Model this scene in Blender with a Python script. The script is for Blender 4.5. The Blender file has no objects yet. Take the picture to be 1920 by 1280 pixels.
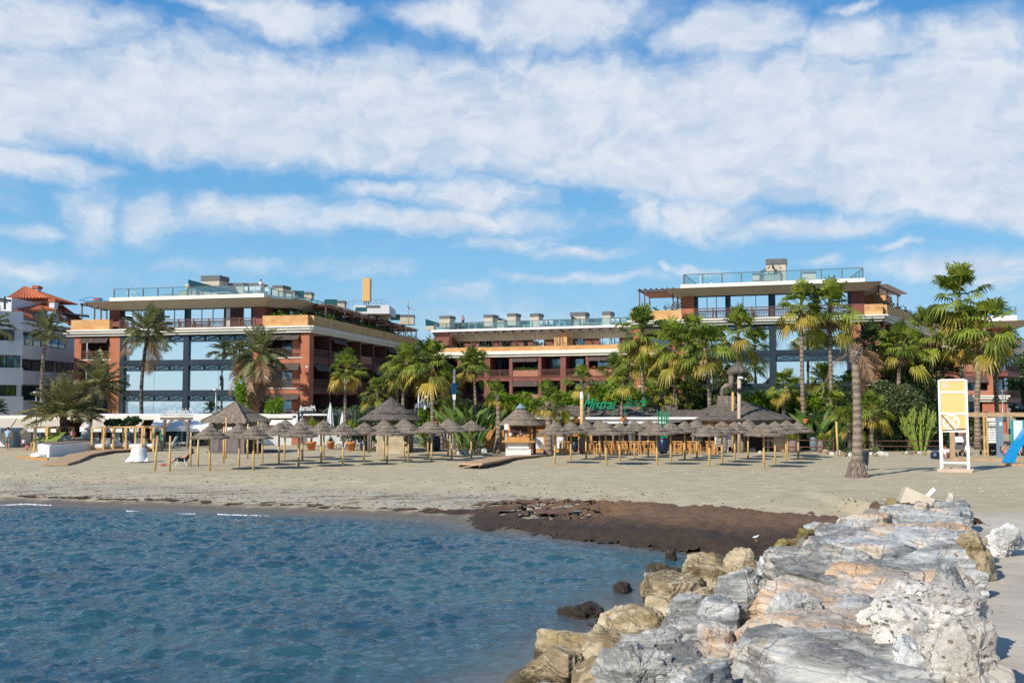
import bpy, math, random
import numpy as np
from mathutils import Vector, Matrix
PI=math.pi
sc=bpy.context.scene
C=sc.collection
# ---------------- camera ----------------
F=1867.0; CH=4.4; HZ=758.0
PITCH=math.atan((HZ-640)/F)
cam_d=bpy.data.cameras.new("camera"); cam=bpy.data.objects.new("camera",cam_d); C.objects.link(cam)
cam_d.sensor_width=36; cam_d.sensor_fit='HORIZONTAL'; cam_d.lens=36*F/1920
cam_d.clip_start=0.1; cam_d.clip_end=9000
cam.location=(0,0,CH); cam.rotation_euler=(PI/2+PITCH,0,0)
sc.camera=cam
# ---------------- light ----------------
SUN_EL=math.radians(34); SUN_FROM=Vector((-math.sin(math.radians(43)),-math.cos(math.radians(43)),0))
sd=bpy.data.lights.new("sun",'SUN'); sun=bpy.data.objects.new("sun",sd); C.objects.link(sun)
sd.energy=4.6; sd.angle=math.radians(0.5); sd.color=(1.0,0.94,0.84)
tos=Vector((SUN_FROM.x*math.cos(SUN_EL),SUN_FROM.y*math.cos(SUN_EL),math.sin(SUN_EL)))
sun.rotation_euler=tos.to_track_quat('Z','Y').to_euler()
sc.view_settings.view_transform='Standard'; sc.view_settings.look='None'
sc.view_settings.exposure=0.18; sc.view_settings.gamma=1.0
# ---------------- node helper ----------------
class NT:
    def __init__(s,tree): s.t=tree; s.n=tree.nodes; s.l=tree.links
    def node(s,typ,**kw):
        n=s.n.new(typ)
        for k,v in kw.items(): setattr(n,k,v)
        return n
    def put(s,sock,val):
        if isinstance(val,bpy.types.NodeSocket): s.l.new(val,sock)
        else: sock.default_value=val
    def m(s,op,a,b=None,c=None,clamp=False):
        n=s.node('ShaderNodeMath',operation=op); n.use_clamp=clamp
        s.put(n.inputs[0],a)
        if b is not None: s.put(n.inputs[1],b)
        if c is not None: s.put(n.inputs[2],c)
        return n.outputs[0]
    def vm(s,op,a,b=None,out=0):
        n=s.node('ShaderNodeVectorMath',operation=op)
        s.put(n.inputs[0],a)
        if b is not None: s.put(n.inputs[1],b)
        return n.outputs[out]
    def noise(s,vec,scale,detail=4,rough=0.55,lac=2.0,dist=0.0,w=None):
        n=s.node('ShaderNodeTexNoise')
        if vec is not None: s.put(n.inputs['Vector'],vec)
        n.inputs['Scale'].default_value=scale; n.inputs['Detail'].default_value=detail
        n.inputs['Roughness'].default_value=rough; n.inputs['Lacunarity'].default_value=lac
        n.inputs['Distortion'].default_value=dist
        return n.outputs['Fac']
    def ramp(s,fac,stops,interp='LINEAR'):
        n=s.node('ShaderNodeValToRGB'); n.color_ramp.interpolation=interp
        e=n.color_ramp.elements
        while len(e)>1: e.remove(e[-1])
        e[0].position=stops[0][0]; e[0].color=c4(stops[0][1])
        for p,c in stops[1:]:
            x=e.new(p); x.color=c4(c)
        s.put(n.inputs['Fac'],fac)
        return n.outputs['Color']
    def mix(s,fac,a,b,blend='MIX'):
        n=s.node('ShaderNodeMix',data_type='RGBA',blend_type=blend)
        s.put(n.inputs[0],fac); s.put(n.inputs[6],a if isinstance(a,bpy.types.NodeSocket) else c4(a))
        s.put(n.inputs[7],b if isinstance(b,bpy.types.NodeSocket) else c4(b))
        return n.outputs[2]
    def sstep(s,x,lo,hi):
        n=s.node('ShaderNodeMapRange',interpolation_type='SMOOTHSTEP')
        s.put(n.inputs[0],x); s.put(n.inputs[1],lo); s.put(n.inputs[2],hi)
        n.inputs[3].default_value=0; n.inputs[4].default_value=1
        return n.outputs[0]
def c4(c):
    if isinstance(c,(int,float)): return (c,c,c,1)
    return (c[0],c[1],c[2],1)
# ---------------- world: sky and clouds by direction ----------------
w=bpy.data.worlds.new("World"); sc.world=w; w.use_nodes=True
T=NT(w.node_tree); T.n.clear()
sky=T.node('ShaderNodeTexSky',sky_type='NISHITA'); sky.sun_disc=False
sky.sun_elevation=SUN_EL; sky.sun_rotation=math.atan2(SUN_FROM.x,SUN_FROM.y)
sky.altitude=0; sky.air_density=1.0; sky.dust_density=0.3; sky.ozone_density=2.5
hs=T.node('ShaderNodeHueSaturation'); T.l.new(sky.outputs[0],hs.inputs['Color'])
hs.inputs['Saturation'].default_value=1.2; hs.inputs['Value'].default_value=0.93
tc=T.node('ShaderNodeTexCoord'); sep=T.node('ShaderNodeSeparateXYZ'); T.l.new(tc.outputs['Generated'],sep.inputs[0])
AZ=T.m('ARCTAN2',sep.outputs[0],sep.outputs[1]); EL=T.m('ARCSINE',sep.outputs[2])
cmb=T.node('ShaderNodeCombineXYZ'); T.l.new(AZ,cmb.inputs[0]); T.l.new(EL,cmb.inputs[1])
V=cmb.outputs[0]
# domain warp
wn=T.node('ShaderNodeTexNoise'); T.l.new(V,wn.inputs['Vector']); wn.inputs['Scale'].default_value=9; wn.inputs['Detail'].default_value=5; wn.inputs['Roughness'].default_value=0.6
wv=T.vm('MULTIPLY',T.vm('SUBTRACT',wn.outputs['Color'],(0.5,0.5,0.5)),(0.13,0.055,0))
VW=T.vm('ADD',V,wv)
sp2=T.node('ShaderNodeSeparateXYZ'); T.l.new(VW,sp2.inputs[0]); A=sp2.outputs[0]; E=sp2.outputs[1]
def ae(u,v):
    x=(u-960)/F; y=(640-v)/F; d=Vector((x,math.cos(PITCH)-y*math.sin(PITCH),math.sin(PITCH)+y*math.cos(PITCH))).normalized()
    return math.atan2(d.x,d.y),math.asin(d.z)
aL,eL=ae(0,300); aM,eM=ae(960,350); aR,eR=ae(1920,430)
# lower edge as a quadratic of azimuth
qa=np.polyfit([aL,aM,aR],[ae(0,285)[1],ae(960,345)[1],ae(1920,450)[1]],2)
qb=np.polyfit([aL,aM,aR],[ae(0,70)[1],ae(960,105)[1],ae(1920,95)[1]],2)
def quad(q): return T.m('ADD',T.m('MULTIPLY',T.m('ADD',T.m('MULTIPLY',A,float(q[0])),float(q[1])),A),float(q[2]))
low=T.sstep(T.m('SUBTRACT',E,quad(qa)),-0.013,0.022)
up=T.m('SUBTRACT',1.0,T.sstep(T.m('SUBTRACT',E,quad(qb)),-0.03,0.035))
mask=T.m('MULTIPLY',low,up)
mask=T.m('MULTIPLY',mask,1.0)
blobs=[(70,50,170,50,1.0),(540,22,130,34,1.0),(380,5,90,12,.8),(1060,35,210,52,1.0),(860,22,130,26,.9),(1360,60,115,46,1.0),(1590,72,110,42,1.0),(1810,70,120,40,.95),(1600,8,50,10,.7),
 (165,410,58,58,.72),(290,405,62,42,.78),(480,408,140,34,.95),(820,412,250,26,.95),(890,368,115,28,.95),(1185,395,40,52,.8),(1330,400,125,44,.95),(1520,428,190,22,.85),(720,350,70,20,.8),(940,452,90,16,.7),
 (30,300,120,28,.9),(170,312,60,14,.7),(1085,472,70,13,.65),(1060,527,160,12,.6),(1830,500,150,26,.85),(1880,530,90,16,.7),(480,505,260,18,.38),(60,510,160,26,.42),(860,555,60,30,.5),(1310,510,60,10,.6),(1540,498,40,9,.6),(1235,508,20,8,.6),(900,600,260,34,.4),(1690,468,60,7,.6),(60,438,90,12,.5)]
for (u,v,ru,rv,wt) in blobs:
    a,e=ae(u,v); ra=ru/F; re=rv/F
    L=T.vm('LENGTH',T.vm('MULTIPLY',T.vm('SUBTRACT',VW,(a,e,0)),(1/ra/1.25,1/re/1.25,0)),out=1)
    mask=T.m('MAXIMUM',mask,T.m('MULTIPLY',T.m('SUBTRACT',1.25,L),wt))
# generic clouds away from the photographed sector (behind the viewer, overhead)
outm=T.m('MAXIMUM',T.sstep(T.m('ABSOLUTE',AZ),0.62,0.95),T.sstep(EL,0.46,0.7))
gen=T.sstep(T.noise(T.vm('MULTIPLY',V,(1.0,2.6,1)),2.2,6,0.55),0.52,0.72)
gen=T.m('MULTIPLY',gen,T.sstep(EL,0.16,0.34))
mask=T.m('ADD',T.m('MULTIPLY',mask,T.m('SUBTRACT',1.0,outm)),T.m('MULTIPLY',gen,outm))
mask=T.m('MINIMUM',mask,1.0)
n1=T.noise(T.vm('MULTIPLY',VW,(1.0,2.0,1)),9,8,0.6)
n2=T.noise(T.vm('MULTIPLY',VW,(1.0,1.5,1)),34,6,0.6)
n3=T.noise(T.vm('MULTIPLY',V,(1.0,1.7,1)),110,4,0.62)
nn=T.m('ADD',T.m('ADD',T.m('MULTIPLY',T.m('SUBTRACT',n1,0.5),1.25),T.m('MULTIPLY',T.m('SUBTRACT',n2,0.5),0.55)),T.m('MULTIPLY',T.m('SUBTRACT',n3,0.5),0.16))
den=T.sstep(T.m('ADD',mask,nn),-0.02,1.0)
den=T.m('MULTIPLY',den,0.93)
# thin veil low over the horizon
veil=T.m('MULTIPLY',T.m('SUBTRACT',1.0,T.sstep(EL,0.0,0.2)),T.m('MULTIPLY',T.sstep(n1,0.3,0.75),0.35))
den=T.m('MAXIMUM',den,veil)
shade=T.sstep(T.m('ADD',T.m('MULTIPLY',n2,0.55),T.m('MULTIPLY',n1,0.6)),0.42,0.72)
ccol=T.mix(shade,(5.9,6.8,8.2),(7.9,8.4,9.1))
blue=T.ramp(T.m('MAXIMUM',EL,0.0),[(0.0,(4.0,6.6,8.6)),(0.13,(2.5,5.7,8.9)),(0.24,(1.5,4.5,8.3)),(0.40,(0.75,3.1,7.2)),(0.9,(0.3,1.3,3.8))])
skyc=T.mix(0.8,hs.outputs[0],blue)
skc=T.mix(den,skyc,ccol)
bg=T.node('ShaderNodeBackground'); T.l.new(skc,bg.inputs[0]); bg.inputs[1].default_value=0.088
wo=T.node('ShaderNodeOutputWorld'); T.l.new(bg.outputs[0],wo.inputs[0])

# ---------------- geometry helpers ----------------
cp,sp=math.cos(PITCH),math.sin(PITCH)
def ray(u,v):
    x=(u-960)/F; y=(640-v)/F
    return Vector((x,cp-y*sp,sp+y*cp))
def G(u,v,z=0.8):
    d=ray(u,v); t=(z-CH)/d.z; return Vector((d.x*t,d.y*t,z))
def P(u,v,Y):
    d=ray(u,v); t=Y/d.y; return Vector((d.x*t,Y,CH+d.z*t))
def Gd(u,Y,z=0.8): # point above pixel column u at distance Y
    return Vector(((u-960)/F*Y*1.0,Y,z))
class Frame:
    """vertical facade plane; s runs to the right, o outwards to the viewer"""
    def __init__(s,p0,p1):
        s.O=Vector((p0[0],p0[1])); d=Vector((p1[0]-p0[0],p1[1]-p0[1])); s.len=d.length; s.a=d.normalized(); s.n=Vector((s.a.y,-s.a.x))
    def pt(s,S,o,z):
        q=s.O+s.a*S+s.n*o; return Vector((q.x,q.y,z))
    def px(s,u,v,o=0.0):
        d=ray(u,v); O=s.O+s.n*o
        # O + a*S = t*d
        det=s.a.x*(-d.y)-s.a.y*(-d.x)
        # a.x S - d.x t = -O.x ; a.y S - d.y t = -O.y
        S=((-O.x)*(-d.y)-(-O.y)*(-d.x))/det
        t=(s.a.x*(-O.y)-s.a.y*(-O.x))/det
        return S,CH+d.z*t
BASE={}
class MB:
    def __init__(s): s.v=[]; s.f=[]
    def add(s,vs,fs):
        b=len(s.v); s.v.extend([tuple(v) for v in vs]); s.f.extend([tuple(b+i for i in f) for f in fs]); return s
    def hexa(s,c):
        return s.add(c,[(0,3,2,1),(4,5,6,7),(0,1,5,4),(1,2,6,5),(2,3,7,6),(3,0,4,7)])
    def box(s,x0,x1,y0,y1,z0,z1):
        return s.hexa([(x0,y0,z0),(x1,y0,z0),(x1,y1,z0),(x0,y1,z0),(x0,y0,z1),(x1,y0,z1),(x1,y1,z1),(x0,y1,z1)])
    def fb(s,fr,s0,s1,o0,o1,z0,z1):
        if o0>o1: o0,o1=o1,o0
        if s0>s1: s0,s1=s1,s0
        return s.hexa([fr.pt(s0,o1,z0),fr.pt(s1,o1,z0),fr.pt(s1,o0,z0),fr.pt(s0,o0,z0),fr.pt(s0,o1,z1),fr.pt(s1,o1,z1),fr.pt(s1,o0,z1),fr.pt(s0,o0,z1)])
    def bar(s,p,q,w,h=None):
        p=Vector(p); q=Vector(q); h=h or w; d=(q-p).normalized()
        upv=Vector((0,0,1)) if abs(d.z)<0.95 else Vector((0,1,0))
        a=d.cross(upv).normalized()*(w/2); b=a.cross(d).normalized()*(h/2)
        return s.hexa([p-a-b,p+a-b,q+a-b,q-a-b,p-a+b,p+a+b,q+a+b,q-a+b])
    def tube(s,pts,rs,n=8,cap=True):
        pts=[Vector(p) for p in pts]; b=len(s.v); m=len(pts)
        if not isinstance(rs,(list,tuple)): rs=[rs]*m
        for i,p in enumerate(pts):
            d=(pts[min(i+1,m-1)]-pts[max(i-1,0)]).normalized()
            upv=Vector((0,0,1)) if abs(d.z)<0.9 else Vector((0,1,0))
            a=d.cross(upv).normalized(); c=a.cross(d)
            for k in range(n):
                t=2*PI*k/n; s.v.append(tuple(p+(a*math.cos(t)+c*math.sin(t))*rs[i]))
        for i in range(m-1):
            for k in range(n):
                k2=(k+1)%n; s.f.append((b+i*n+k,b+i*n+k2,b+(i+1)*n+k2,b+(i+1)*n+k))
        if cap:
            s.f.append(tuple(b+k for k in range(n))[::-1]); s.f.append(tuple(b+(m-1)*n+k for k in range(n)))
        return s
    def lathe(s,c,prof,n=16,jit=0,rnd=None,sq=None):
        """prof: list of (r,z); open at r=0 ends closed by caps"""
        c=Vector(c); b=len(s.v)
        for i,(r,z) in enumerate(prof):
            for k in range(n):
                t=2*PI*k/n; j=(rnd.uniform(-jit,jit) if rnd else 0)
                s.v.append((c.x+(r+j)*math.cos(t),c.y+(r+j)*math.sin(t),c.z+z+j*0.4))
        m=len(prof)
        for i in range(m-1):
            for k in range(n):
                k2=(k+1)%n; s.f.append((b+i*n+k,b+i*n+k2,b+(i+1)*n+k2,b+(i+1)*n+k))
        s.f.append(tuple(b+k for k in range(n))[::-1]); s.f.append(tuple(b+(m-1)*n+k for k in range(n)))
        return s
    def prism(s,poly,z0,z1):
        n=len(poly); b=len(s.v)
        # ensure ccw
        ar=sum(poly[i][0]*poly[(i+1)%n][1]-poly[(i+1)%n][0]*poly[i][1] for i in range(n))
        if ar<0: poly=poly[::-1]
        s.v.extend([(p[0],p[1],z0) for p in poly]); s.v.extend([(p[0],p[1],z1) for p in poly])
        s.f.append(tuple(b+i for i in range(n))[::-1]); s.f.append(tuple(b+n+i for i in range(n)))
        for i in range(n):
            j=(i+1)%n; s.f.append((b+i,b+j,b+n+j,b+n+i))
        return s
    def build(s,name,mat,parent=None,smooth=False,at=None,bev=0):
        base=Vector((0,0,0))
        if parent is not None: base=BASE[parent.name]
        elif at is not None: base=Vector(at)
        me=bpy.data.meshes.new(name)
        vs=np.array(s.v,dtype=np.float64).reshape(-1,3)-np.array(base)
        me.from_pydata(vs.tolist(),[],s.f); me.update()
        if mat: me.materials.append(mat)
        if smooth: me.polygons.foreach_set('use_smooth',[True]*len(me.polygons))
        o=bpy.data.objects.new(name,me); C.objects.link(o)
        BASE[o.name]=base.copy()
        if parent is not None: o.parent=parent
        else: o.location=base
        if bev:
            m=o.modifiers.new('b','BEVEL'); m.width=bev; m.segments=2; m.limit_method='ANGLE'
        return o
def tag(o,label,cat,group=None,kind=None):
    if label: o['label']=label
    if cat: o['category']=cat
    if group: o['group']=group
    if kind: o['kind']=kind
    return o
def thing(name,label,cat,loc=(0,0,0),group=None):
    o=bpy.data.objects.new(name,None); C.objects.link(o); o.location=Vector(loc); o.empty_display_size=.2
    BASE[o.name]=Vector(loc).copy(); return tag(o,label,cat,group)
def struct(o): o['kind']='structure'; return o
def dup(root,loc,rz=0,s=1.0,label=None,group=None,tilt=(0,0)):
    def cpy(o,par):
        c=o.copy(); C.objects.link(c); c.parent=par
        for ch in o.children: cpy(ch,c)
        return c
    r=cpy(root,None); r.location=Vector(loc); r.rotation_euler=(tilt[0],tilt[1],rz)
    r.scale=(s,s,s) if isinstance(s,(int,float)) else s
    if label: r['label']=label
    if group: r['group']=group
    return r
def place(root,loc,rz=0,s=1.0,tilt=(0,0)):
    root.location=Vector(loc); root.rotation_euler=(tilt[0],tilt[1],rz); root.scale=(s,s,s) if isinstance(s,(int,float)) else s
# ---------------- materials ----------------
def mat(name,col,rough=0.7,var=0.25,scale=3.0,bump=0.0,bscale=None,metal=0.0,col2=None,emit=None,spec=0.4,detail=6):
    m=bpy.data.materials.new(name); m.use_nodes=True; t=NT(m.node_tree); t.n.clear()
    b=t.node('ShaderNodeBsdfPrincipled'); o=t.node('ShaderNodeOutputMaterial'); t.l.new(b.outputs[0],o.inputs[0])
    tc=t.node('ShaderNodeTexCoord')
    c2=col2 or tuple(x*(1-var) for x in col); c1=tuple(min(1,x*(1+var*0.6)) for x in col) if not col2 else col
    n=t.noise(tc.outputs['Object'],scale,detail,0.6)
    cc=t.mix(t.sstep(n,0.3,0.7),c2,c1)
    t.l.new(cc,b.inputs['Base Color']); b.inputs['Roughness'].default_value=rough; b.inputs['Metallic'].default_value=metal
    b.inputs['Specular IOR Level'].default_value=spec
    if bump:
        bn=t.node('ShaderNodeBump'); bn.inputs['Strength'].default_value=bump; bn.inputs['Distance'].default_value=0.05
        t.l.new(t.noise(tc.outputs['Object'],bscale or scale*6,5,0.6),bn.inputs['Height']); t.l.new(bn.outputs[0],b.inputs['Normal'])
    return m
def leafmat(name,c_dark,c_light,c_old,trans=0.35,scale=1.2):
    m=bpy.data.materials.new(name); m.use_nodes=True; t=NT(m.node_tree); t.n.clear()
    o=t.node('ShaderNodeOutputMaterial'); tc=t.node('ShaderNodeTexCoord')
    at=t.node('ShaderNodeAttribute'); at.attribute_name='age'
    at2=t.node('ShaderNodeAttribute'); at2.attribute_name='rnd'
    n=t.noise(tc.outputs['Object'],scale,3,0.6)
    f=t.m('ADD',t.m('MULTIPLY',at2.outputs['Fac'],0.6),t.m('MULTIPLY',n,0.5))
    c=t.mix(t.sstep(f,0.2,0.85),c_dark,c_light); c=t.mix(at.outputs['Fac'],c,c_old)
    b=t.node('ShaderNodeBsdfPrincipled'); t.l.new(c,b.inputs['Base Color']); b.inputs['Roughness'].default_value=0.45; b.inputs['Specular IOR Level'].default_value=0.35
    tr=t.node('ShaderNodeBsdfTranslucent'); t.l.new(t.mix(1.0,c,(1.25,1.25,0.6),'MULTIPLY'),tr.inputs[0])
    ms=t.node('ShaderNodeMixShader'); ms.inputs[0].default_value=trans; t.l.new(b.outputs[0],ms.inputs[1]); t.l.new(tr.outputs[0],ms.inputs[2])
    t.l.new(ms.outputs[0],o.inputs[0]); return m
def thatchmat(name,c1,c2):
    m=bpy.data.materials.new(name); m.use_nodes=True; t=NT(m.node_tree); t.n.clear()
    b=t.node('ShaderNodeBsdfPrincipled'); o=t.node('ShaderNodeOutputMaterial'); t.l.new(b.outputs[0],o.inputs[0])
    tc=t.node('ShaderNodeTexCoord'); s=t.node('ShaderNodeSeparateXYZ'); t.l.new(tc.outputs['Object'],s.inputs[0])
    an=t.m('ARCTAN2',s.outputs[1],s.outputs[0]); r=t.vm('LENGTH',tc.outputs['Object'],out=1)
    cb=t.node('ShaderNodeCombineXYZ'); t.l.new(t.m('MULTIPLY',an,14),cb.inputs[0]); t.l.new(t.m('MULTIPLY',s.outputs[2],2.2),cb.inputs[1])
    n=t.noise(cb.outputs[0],1.6,5,0.7); n2=t.noise(tc.outputs['Object'],2.5,4,0.6)
    f=t.m('ADD',t.m('MULTIPLY',n,0.7),t.m('MULTIPLY',n2,0.4))
    t.l.new(t.mix(t.sstep(f,0.36,0.74),c2,c1),b.inputs['Base Color']); b.inputs['Roughness'].default_value=0.95
    b.inputs['Specular IOR Level'].default_value=0.1
    bn=t.node('ShaderNodeBump'); bn.inputs['Strength'].default_value=0.9; bn.inputs['Distance'].default_value=0.06
    t.l.new(f,bn.inputs['Height']); t.l.new(bn.outputs[0],b.inputs['Normal']); return m
def blockmat(name,cols,bw=1.2,bh=0.35):
    m=bpy.data.materials.new(name); m.use_nodes=True; t=NT(m.node_tree); t.n.clear()
    b=t.node('ShaderNodeBsdfPrincipled'); o=t.node('ShaderNodeOutputMaterial'); t.l.new(b.outputs[0],o.inputs[0])
    tc=t.node('ShaderNodeTexCoord'); s=t.node('ShaderNodeSeparateXYZ'); t.l.new(tc.outputs['Object'],s.inputs[0])
    cb=t.node('ShaderNodeCombineXYZ'); t.l.new(t.m('ADD',s.outputs[0],s.outputs[1]),cb.inputs[0]); t.l.new(s.outputs[2],cb.inputs[1])
    br=t.node('ShaderNodeTexBrick'); t.l.new(cb.outputs[0],br.inputs['Vector']); br.inputs['Scale'].default_value=1
    br.inputs['Brick Width'].default_value=bw; br.inputs['Row Height'].default_value=bh; br.inputs['Mortar Size'].default_value=0.008
    br.inputs['Color1'].default_value=c4(cols[0]); br.inputs['Color2'].default_value=c4(cols[1]); br.inputs['Mortar'].default_value=c4(cols[2]); br.offset=0.5
    n=t.noise(tc.outputs['Object'],1.1,6,0.6)
    t.l.new(t.mix(t.sstep(n,0.35,0.8),br.outputs[0],cols[3]),b.inputs['Base Color']); b.inputs['Roughness'].default_value=0.75
    return m
M={}
M['orange']=mat('orange_stone',(0.40,0.135,0.07),0.75,0.14,0.9,0.1)
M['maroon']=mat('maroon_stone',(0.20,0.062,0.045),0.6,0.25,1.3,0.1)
M['shademaroon']=mat('shaded_maroon_stone',(0.12,0.042,0.034),0.6,0.25,1.3,0.1)  # maroon stone again, with the side facade's shade put into its colour
M['gold']=blockmat('golden_stone',[(0.60,0.33,0.115),(0.48,0.22,0.07),(0.36,0.19,0.08),(0.66,0.42,0.2)])
M['cornice']=mat('cornice_plaster',(0.74,0.70,0.61),0.7,0.07,0.8)
M['soffit']=mat('soffit_plaster',(0.50,0.44,0.34),0.8,0.06,0.5)
M['white']=mat('white_paint',(0.80,0.79,0.76),0.6,0.06,1.0)
M['whitewall']=mat('white_render',(0.66,0.66,0.66),0.8,0.08,0.6,0.05)
M['steel']=mat('dark_blue_steel',(0.028,0.045,0.062),0.35,0.2,2,metal=0.3)
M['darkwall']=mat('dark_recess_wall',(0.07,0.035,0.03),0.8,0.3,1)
M['wood']=mat('dark_brown_wood',(0.13,0.058,0.040),0.6,0.25,2)
M['slat']=mat('brown_louvre',(0.085,0.058,0.05),0.6,0.25,5)
M['pergola']=mat('pergola_steel',(0.11,0.07,0.06),0.5,0.2,2)
M['canopybrown']=mat('brown_canopy_fabric',(0.36,0.16,0.10),0.8,0.1,2)
M['beige']=mat('beige_chimney_render',(0.52,0.45,0.35),0.85,0.12,1.5,0.1)
M['grey']=mat('dark_grey_cap',(0.12,0.12,0.12),0.6,0.2,2)
M['metal']=mat('grey_metal',(0.35,0.36,0.37),0.4,0.15,2,metal=0.5)
M['tile']=mat('terracotta_tiles',(0.48,0.13,0.055),0.8,0.4,5,0.5,9)
M['pole']=mat('pale_pine_pole',(0.62,0.40,0.16),0.7,0.2,4)
M['pine']=mat('varnished_pine',(0.60,0.30,0.09),0.5,0.25,5)
M['deck']=mat('timber_decking',(0.50,0.33,0.19),0.75,0.2,4)
M['thatch']=thatchmat('grey_thatch',(0.33,0.27,0.205),(0.115,0.09,0.07))
M['thatchd']=thatchmat('dark_thatch',(0.20,0.17,0.145),(0.07,0.058,0.05))
M['yellow']=mat('tower_yellow',(0.74,0.50,0.19),0.5,0.06,1.5)
M['orangetower']=mat('ochre_cladding',(0.66,0.42,0.16),0.6,0.06,.8)
M['blue']=mat('slide_blue_plastic',(0.01,0.25,0.55),0.3,0.05,1)
M['teal']=mat('teal_plastic',(0.01,0.30,0.26),0.35,0.05,1)
M['greensign']=mat('green_sign',(0.005,0.28,0.12),0.4,0.1,1)
M['greenplast']=mat('bright_green_plastic',(0.02,0.42,0.08),0.4,0.1,1)
M['potblue']=mat('blue_glazed_pot',(0.012,0.025,0.06),0.35,0.3,4)
M['potgrey']=mat('grey_glazed_pot',(0.16,0.20,0.23),0.4,0.3,6)
M['potbrown']=mat('brown_pot',(0.22,0.16,0.14),0.7,0.35,6)
M['terracotta']=mat('terracotta_pot',(0.60,0.22,0.07),0.8,0.15,4)
M['fabric']=mat('white_fabric',(0.76,0.76,0.74),0.9,0.06,3)
M['awncream']=mat('cream_awning',(0.62,0.52,0.40),0.9,0.1,1)
M['skin']=mat('skin',(0.50,0.26,0.17),0.6,0.1,3)
M['hair']=mat('dark_hair',(0.035,0.022,0.015),0.7,0.2,10)
M['clothw']=mat('white_cloth',(0.75,0.73,0.72),0.9,0.1,3)
M['clothb']=mat('pale_blue_cloth',(0.35,0.55,0.68),0.9,0.1,3)
M['clothd']=mat('dark_cloth',(0.03,0.035,0.05),0.9,0.2,3)
M['clothg']=mat('grey_cloth',(0.17,0.2,0.2),0.9,0.2,3)
M['clothp']=mat('pink_cloth',(0.62,0.25,0.28),0.9,0.2,3)
M['black']=mat('black_plastic',(0.02,0.02,0.022),0.5,0.2,3)
M['taupe']=mat('taupe_boards',(0.15,0.125,0.125),0.7,0.15,3)
M['bluegrey']=mat('blue_grey_panel',(0.20,0.27,0.34),0.6,0.1,1)
M['rope']=mat('weathered_wood',(0.24,0.19,0.155),0.9,0.3,4,0.3)
M['pinkconc']=mat('pinkish_concrete',(0.56,0.42,0.33),0.9,0.1,3,0.2)
M['redflower']=mat('red_geraniums',(0.45,0.03,0.02),0.6,0.5,9,col2=(0.05,0.12,0.02))
M['red']=mat('red_flowers',(0.5,0.03,0.02),0.6,0.4,8)
M['sandstone']=mat('pale_sandstone',(0.52,0.42,0.28),0.85,0.2,2,0.3)
def glassmat(name,tint,rough=0.02,wob=0.02,metal=1.0):
    m=bpy.data.materials.new(name); m.use_nodes=True; t=NT(m.node_tree); t.n.clear()
    b=t.node('ShaderNodeBsdfPrincipled'); o=t.node('ShaderNodeOutputMaterial'); t.l.new(b.outputs[0],o.inputs[0])
    b.inputs['Base Color'].default_value=c4(tint); b.inputs['Metallic'].default_value=metal; b.inputs['Roughness'].default_value=rough
    tc=t.node('ShaderNodeTexCoord'); bn=t.node('ShaderNodeBump'); bn.inputs['Strength'].default_value=wob; bn.inputs['Distance'].default_value=0.1
    t.l.new(t.noise(tc.outputs['Object'],0.7,2,0.5),bn.inputs['Height']); t.l.new(bn.outputs[0],b.inputs['Normal']); return m
M['mirror']=glassmat('solar_mirror_glass',(0.86,0.93,0.95),0.02,0.05)
M['darkglass']=glassmat('dark_window_glass',(0.16,0.24,0.28),0.05,0.05)
M['spandrel']=glassmat('spandrel_glass',(0.20,0.29,0.34),0.12,0.05)
def clearglass(name,tint,a):
    m=bpy.data.materials.new(name); m.use_nodes=True; t=NT(m.node_tree); t.n.clear()
    o=t.node('ShaderNodeOutputMaterial'); tr=t.node('ShaderNodeBsdfTransparent'); tr.inputs[0].default_value=c4(tint)
    gl=t.node('ShaderNodeBsdfGlossy'); gl.inputs['Roughness'].default_value=0.03; gl.inputs[0].default_value=c4((0.8,0.95,0.95))
    df=t.node('ShaderNodeBsdfDiffuse'); df.inputs[0].default_value=c4(tuple(x*0.35 for x in tint))
    m1=t.node('ShaderNodeMixShader'); m1.inputs[0].default_value=0.12; t.l.new(tr.outputs[0],m1.inputs[1]); t.l.new(gl.outputs[0],m1.inputs[2])
    m2=t.node('ShaderNodeMixShader'); m2.inputs[0].default_value=a; t.l.new(m1.outputs[0],m2.inputs[1]); t.l.new(df.outputs[0],m2.inputs[2])
    t.l.new(m2.outputs[0],o.inputs[0]); return m
M['railglass']=clearglass('balustrade_glass',(0.86,0.95,0.96),0.03)
M['tealglass']=clearglass('teal_screen_glass',(0.10,0.38,0.38),0.45)
M['fan']=leafmat('fan_palm_leaf',(0.04,0.085,0.014),(0.24,0.30,0.035),(0.52,0.36,0.07),0.3)
M['fandark']=leafmat('dark_palm_leaf',(0.018,0.045,0.012),(0.07,0.12,0.03),(0.25,0.22,0.08),0.2)
M['feather']=leafmat('feather_palm_leaf',(0.075,0.095,0.04),(0.25,0.26,0.11),(0.34,0.26,0.15),0.25)
M['dead']=leafmat('dead_frond',(0.13,0.075,0.04),(0.34,0.21,0.12),(0.30,0.18,0.1),0.15)
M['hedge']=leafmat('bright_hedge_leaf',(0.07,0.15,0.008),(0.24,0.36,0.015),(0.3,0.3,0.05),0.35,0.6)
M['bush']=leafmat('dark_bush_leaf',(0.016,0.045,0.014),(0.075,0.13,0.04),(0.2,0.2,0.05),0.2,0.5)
M['olive']=leafmat('grey_green_leaf',(0.05,0.07,0.03),(0.15,0.18,0.07),(0.25,0.22,0.1),0.2,0.5)
M['yucca']=leafmat('yellow_green_leaf',(0.16,0.22,0.02),(0.42,0.46,0.06),(0.5,0.45,0.1),0.35)
M['banana']=leafmat('banana_leaf',(0.05,0.12,0.02),(0.19,0.28,0.07),(0.35,0.25,0.1),0.35)
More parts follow.
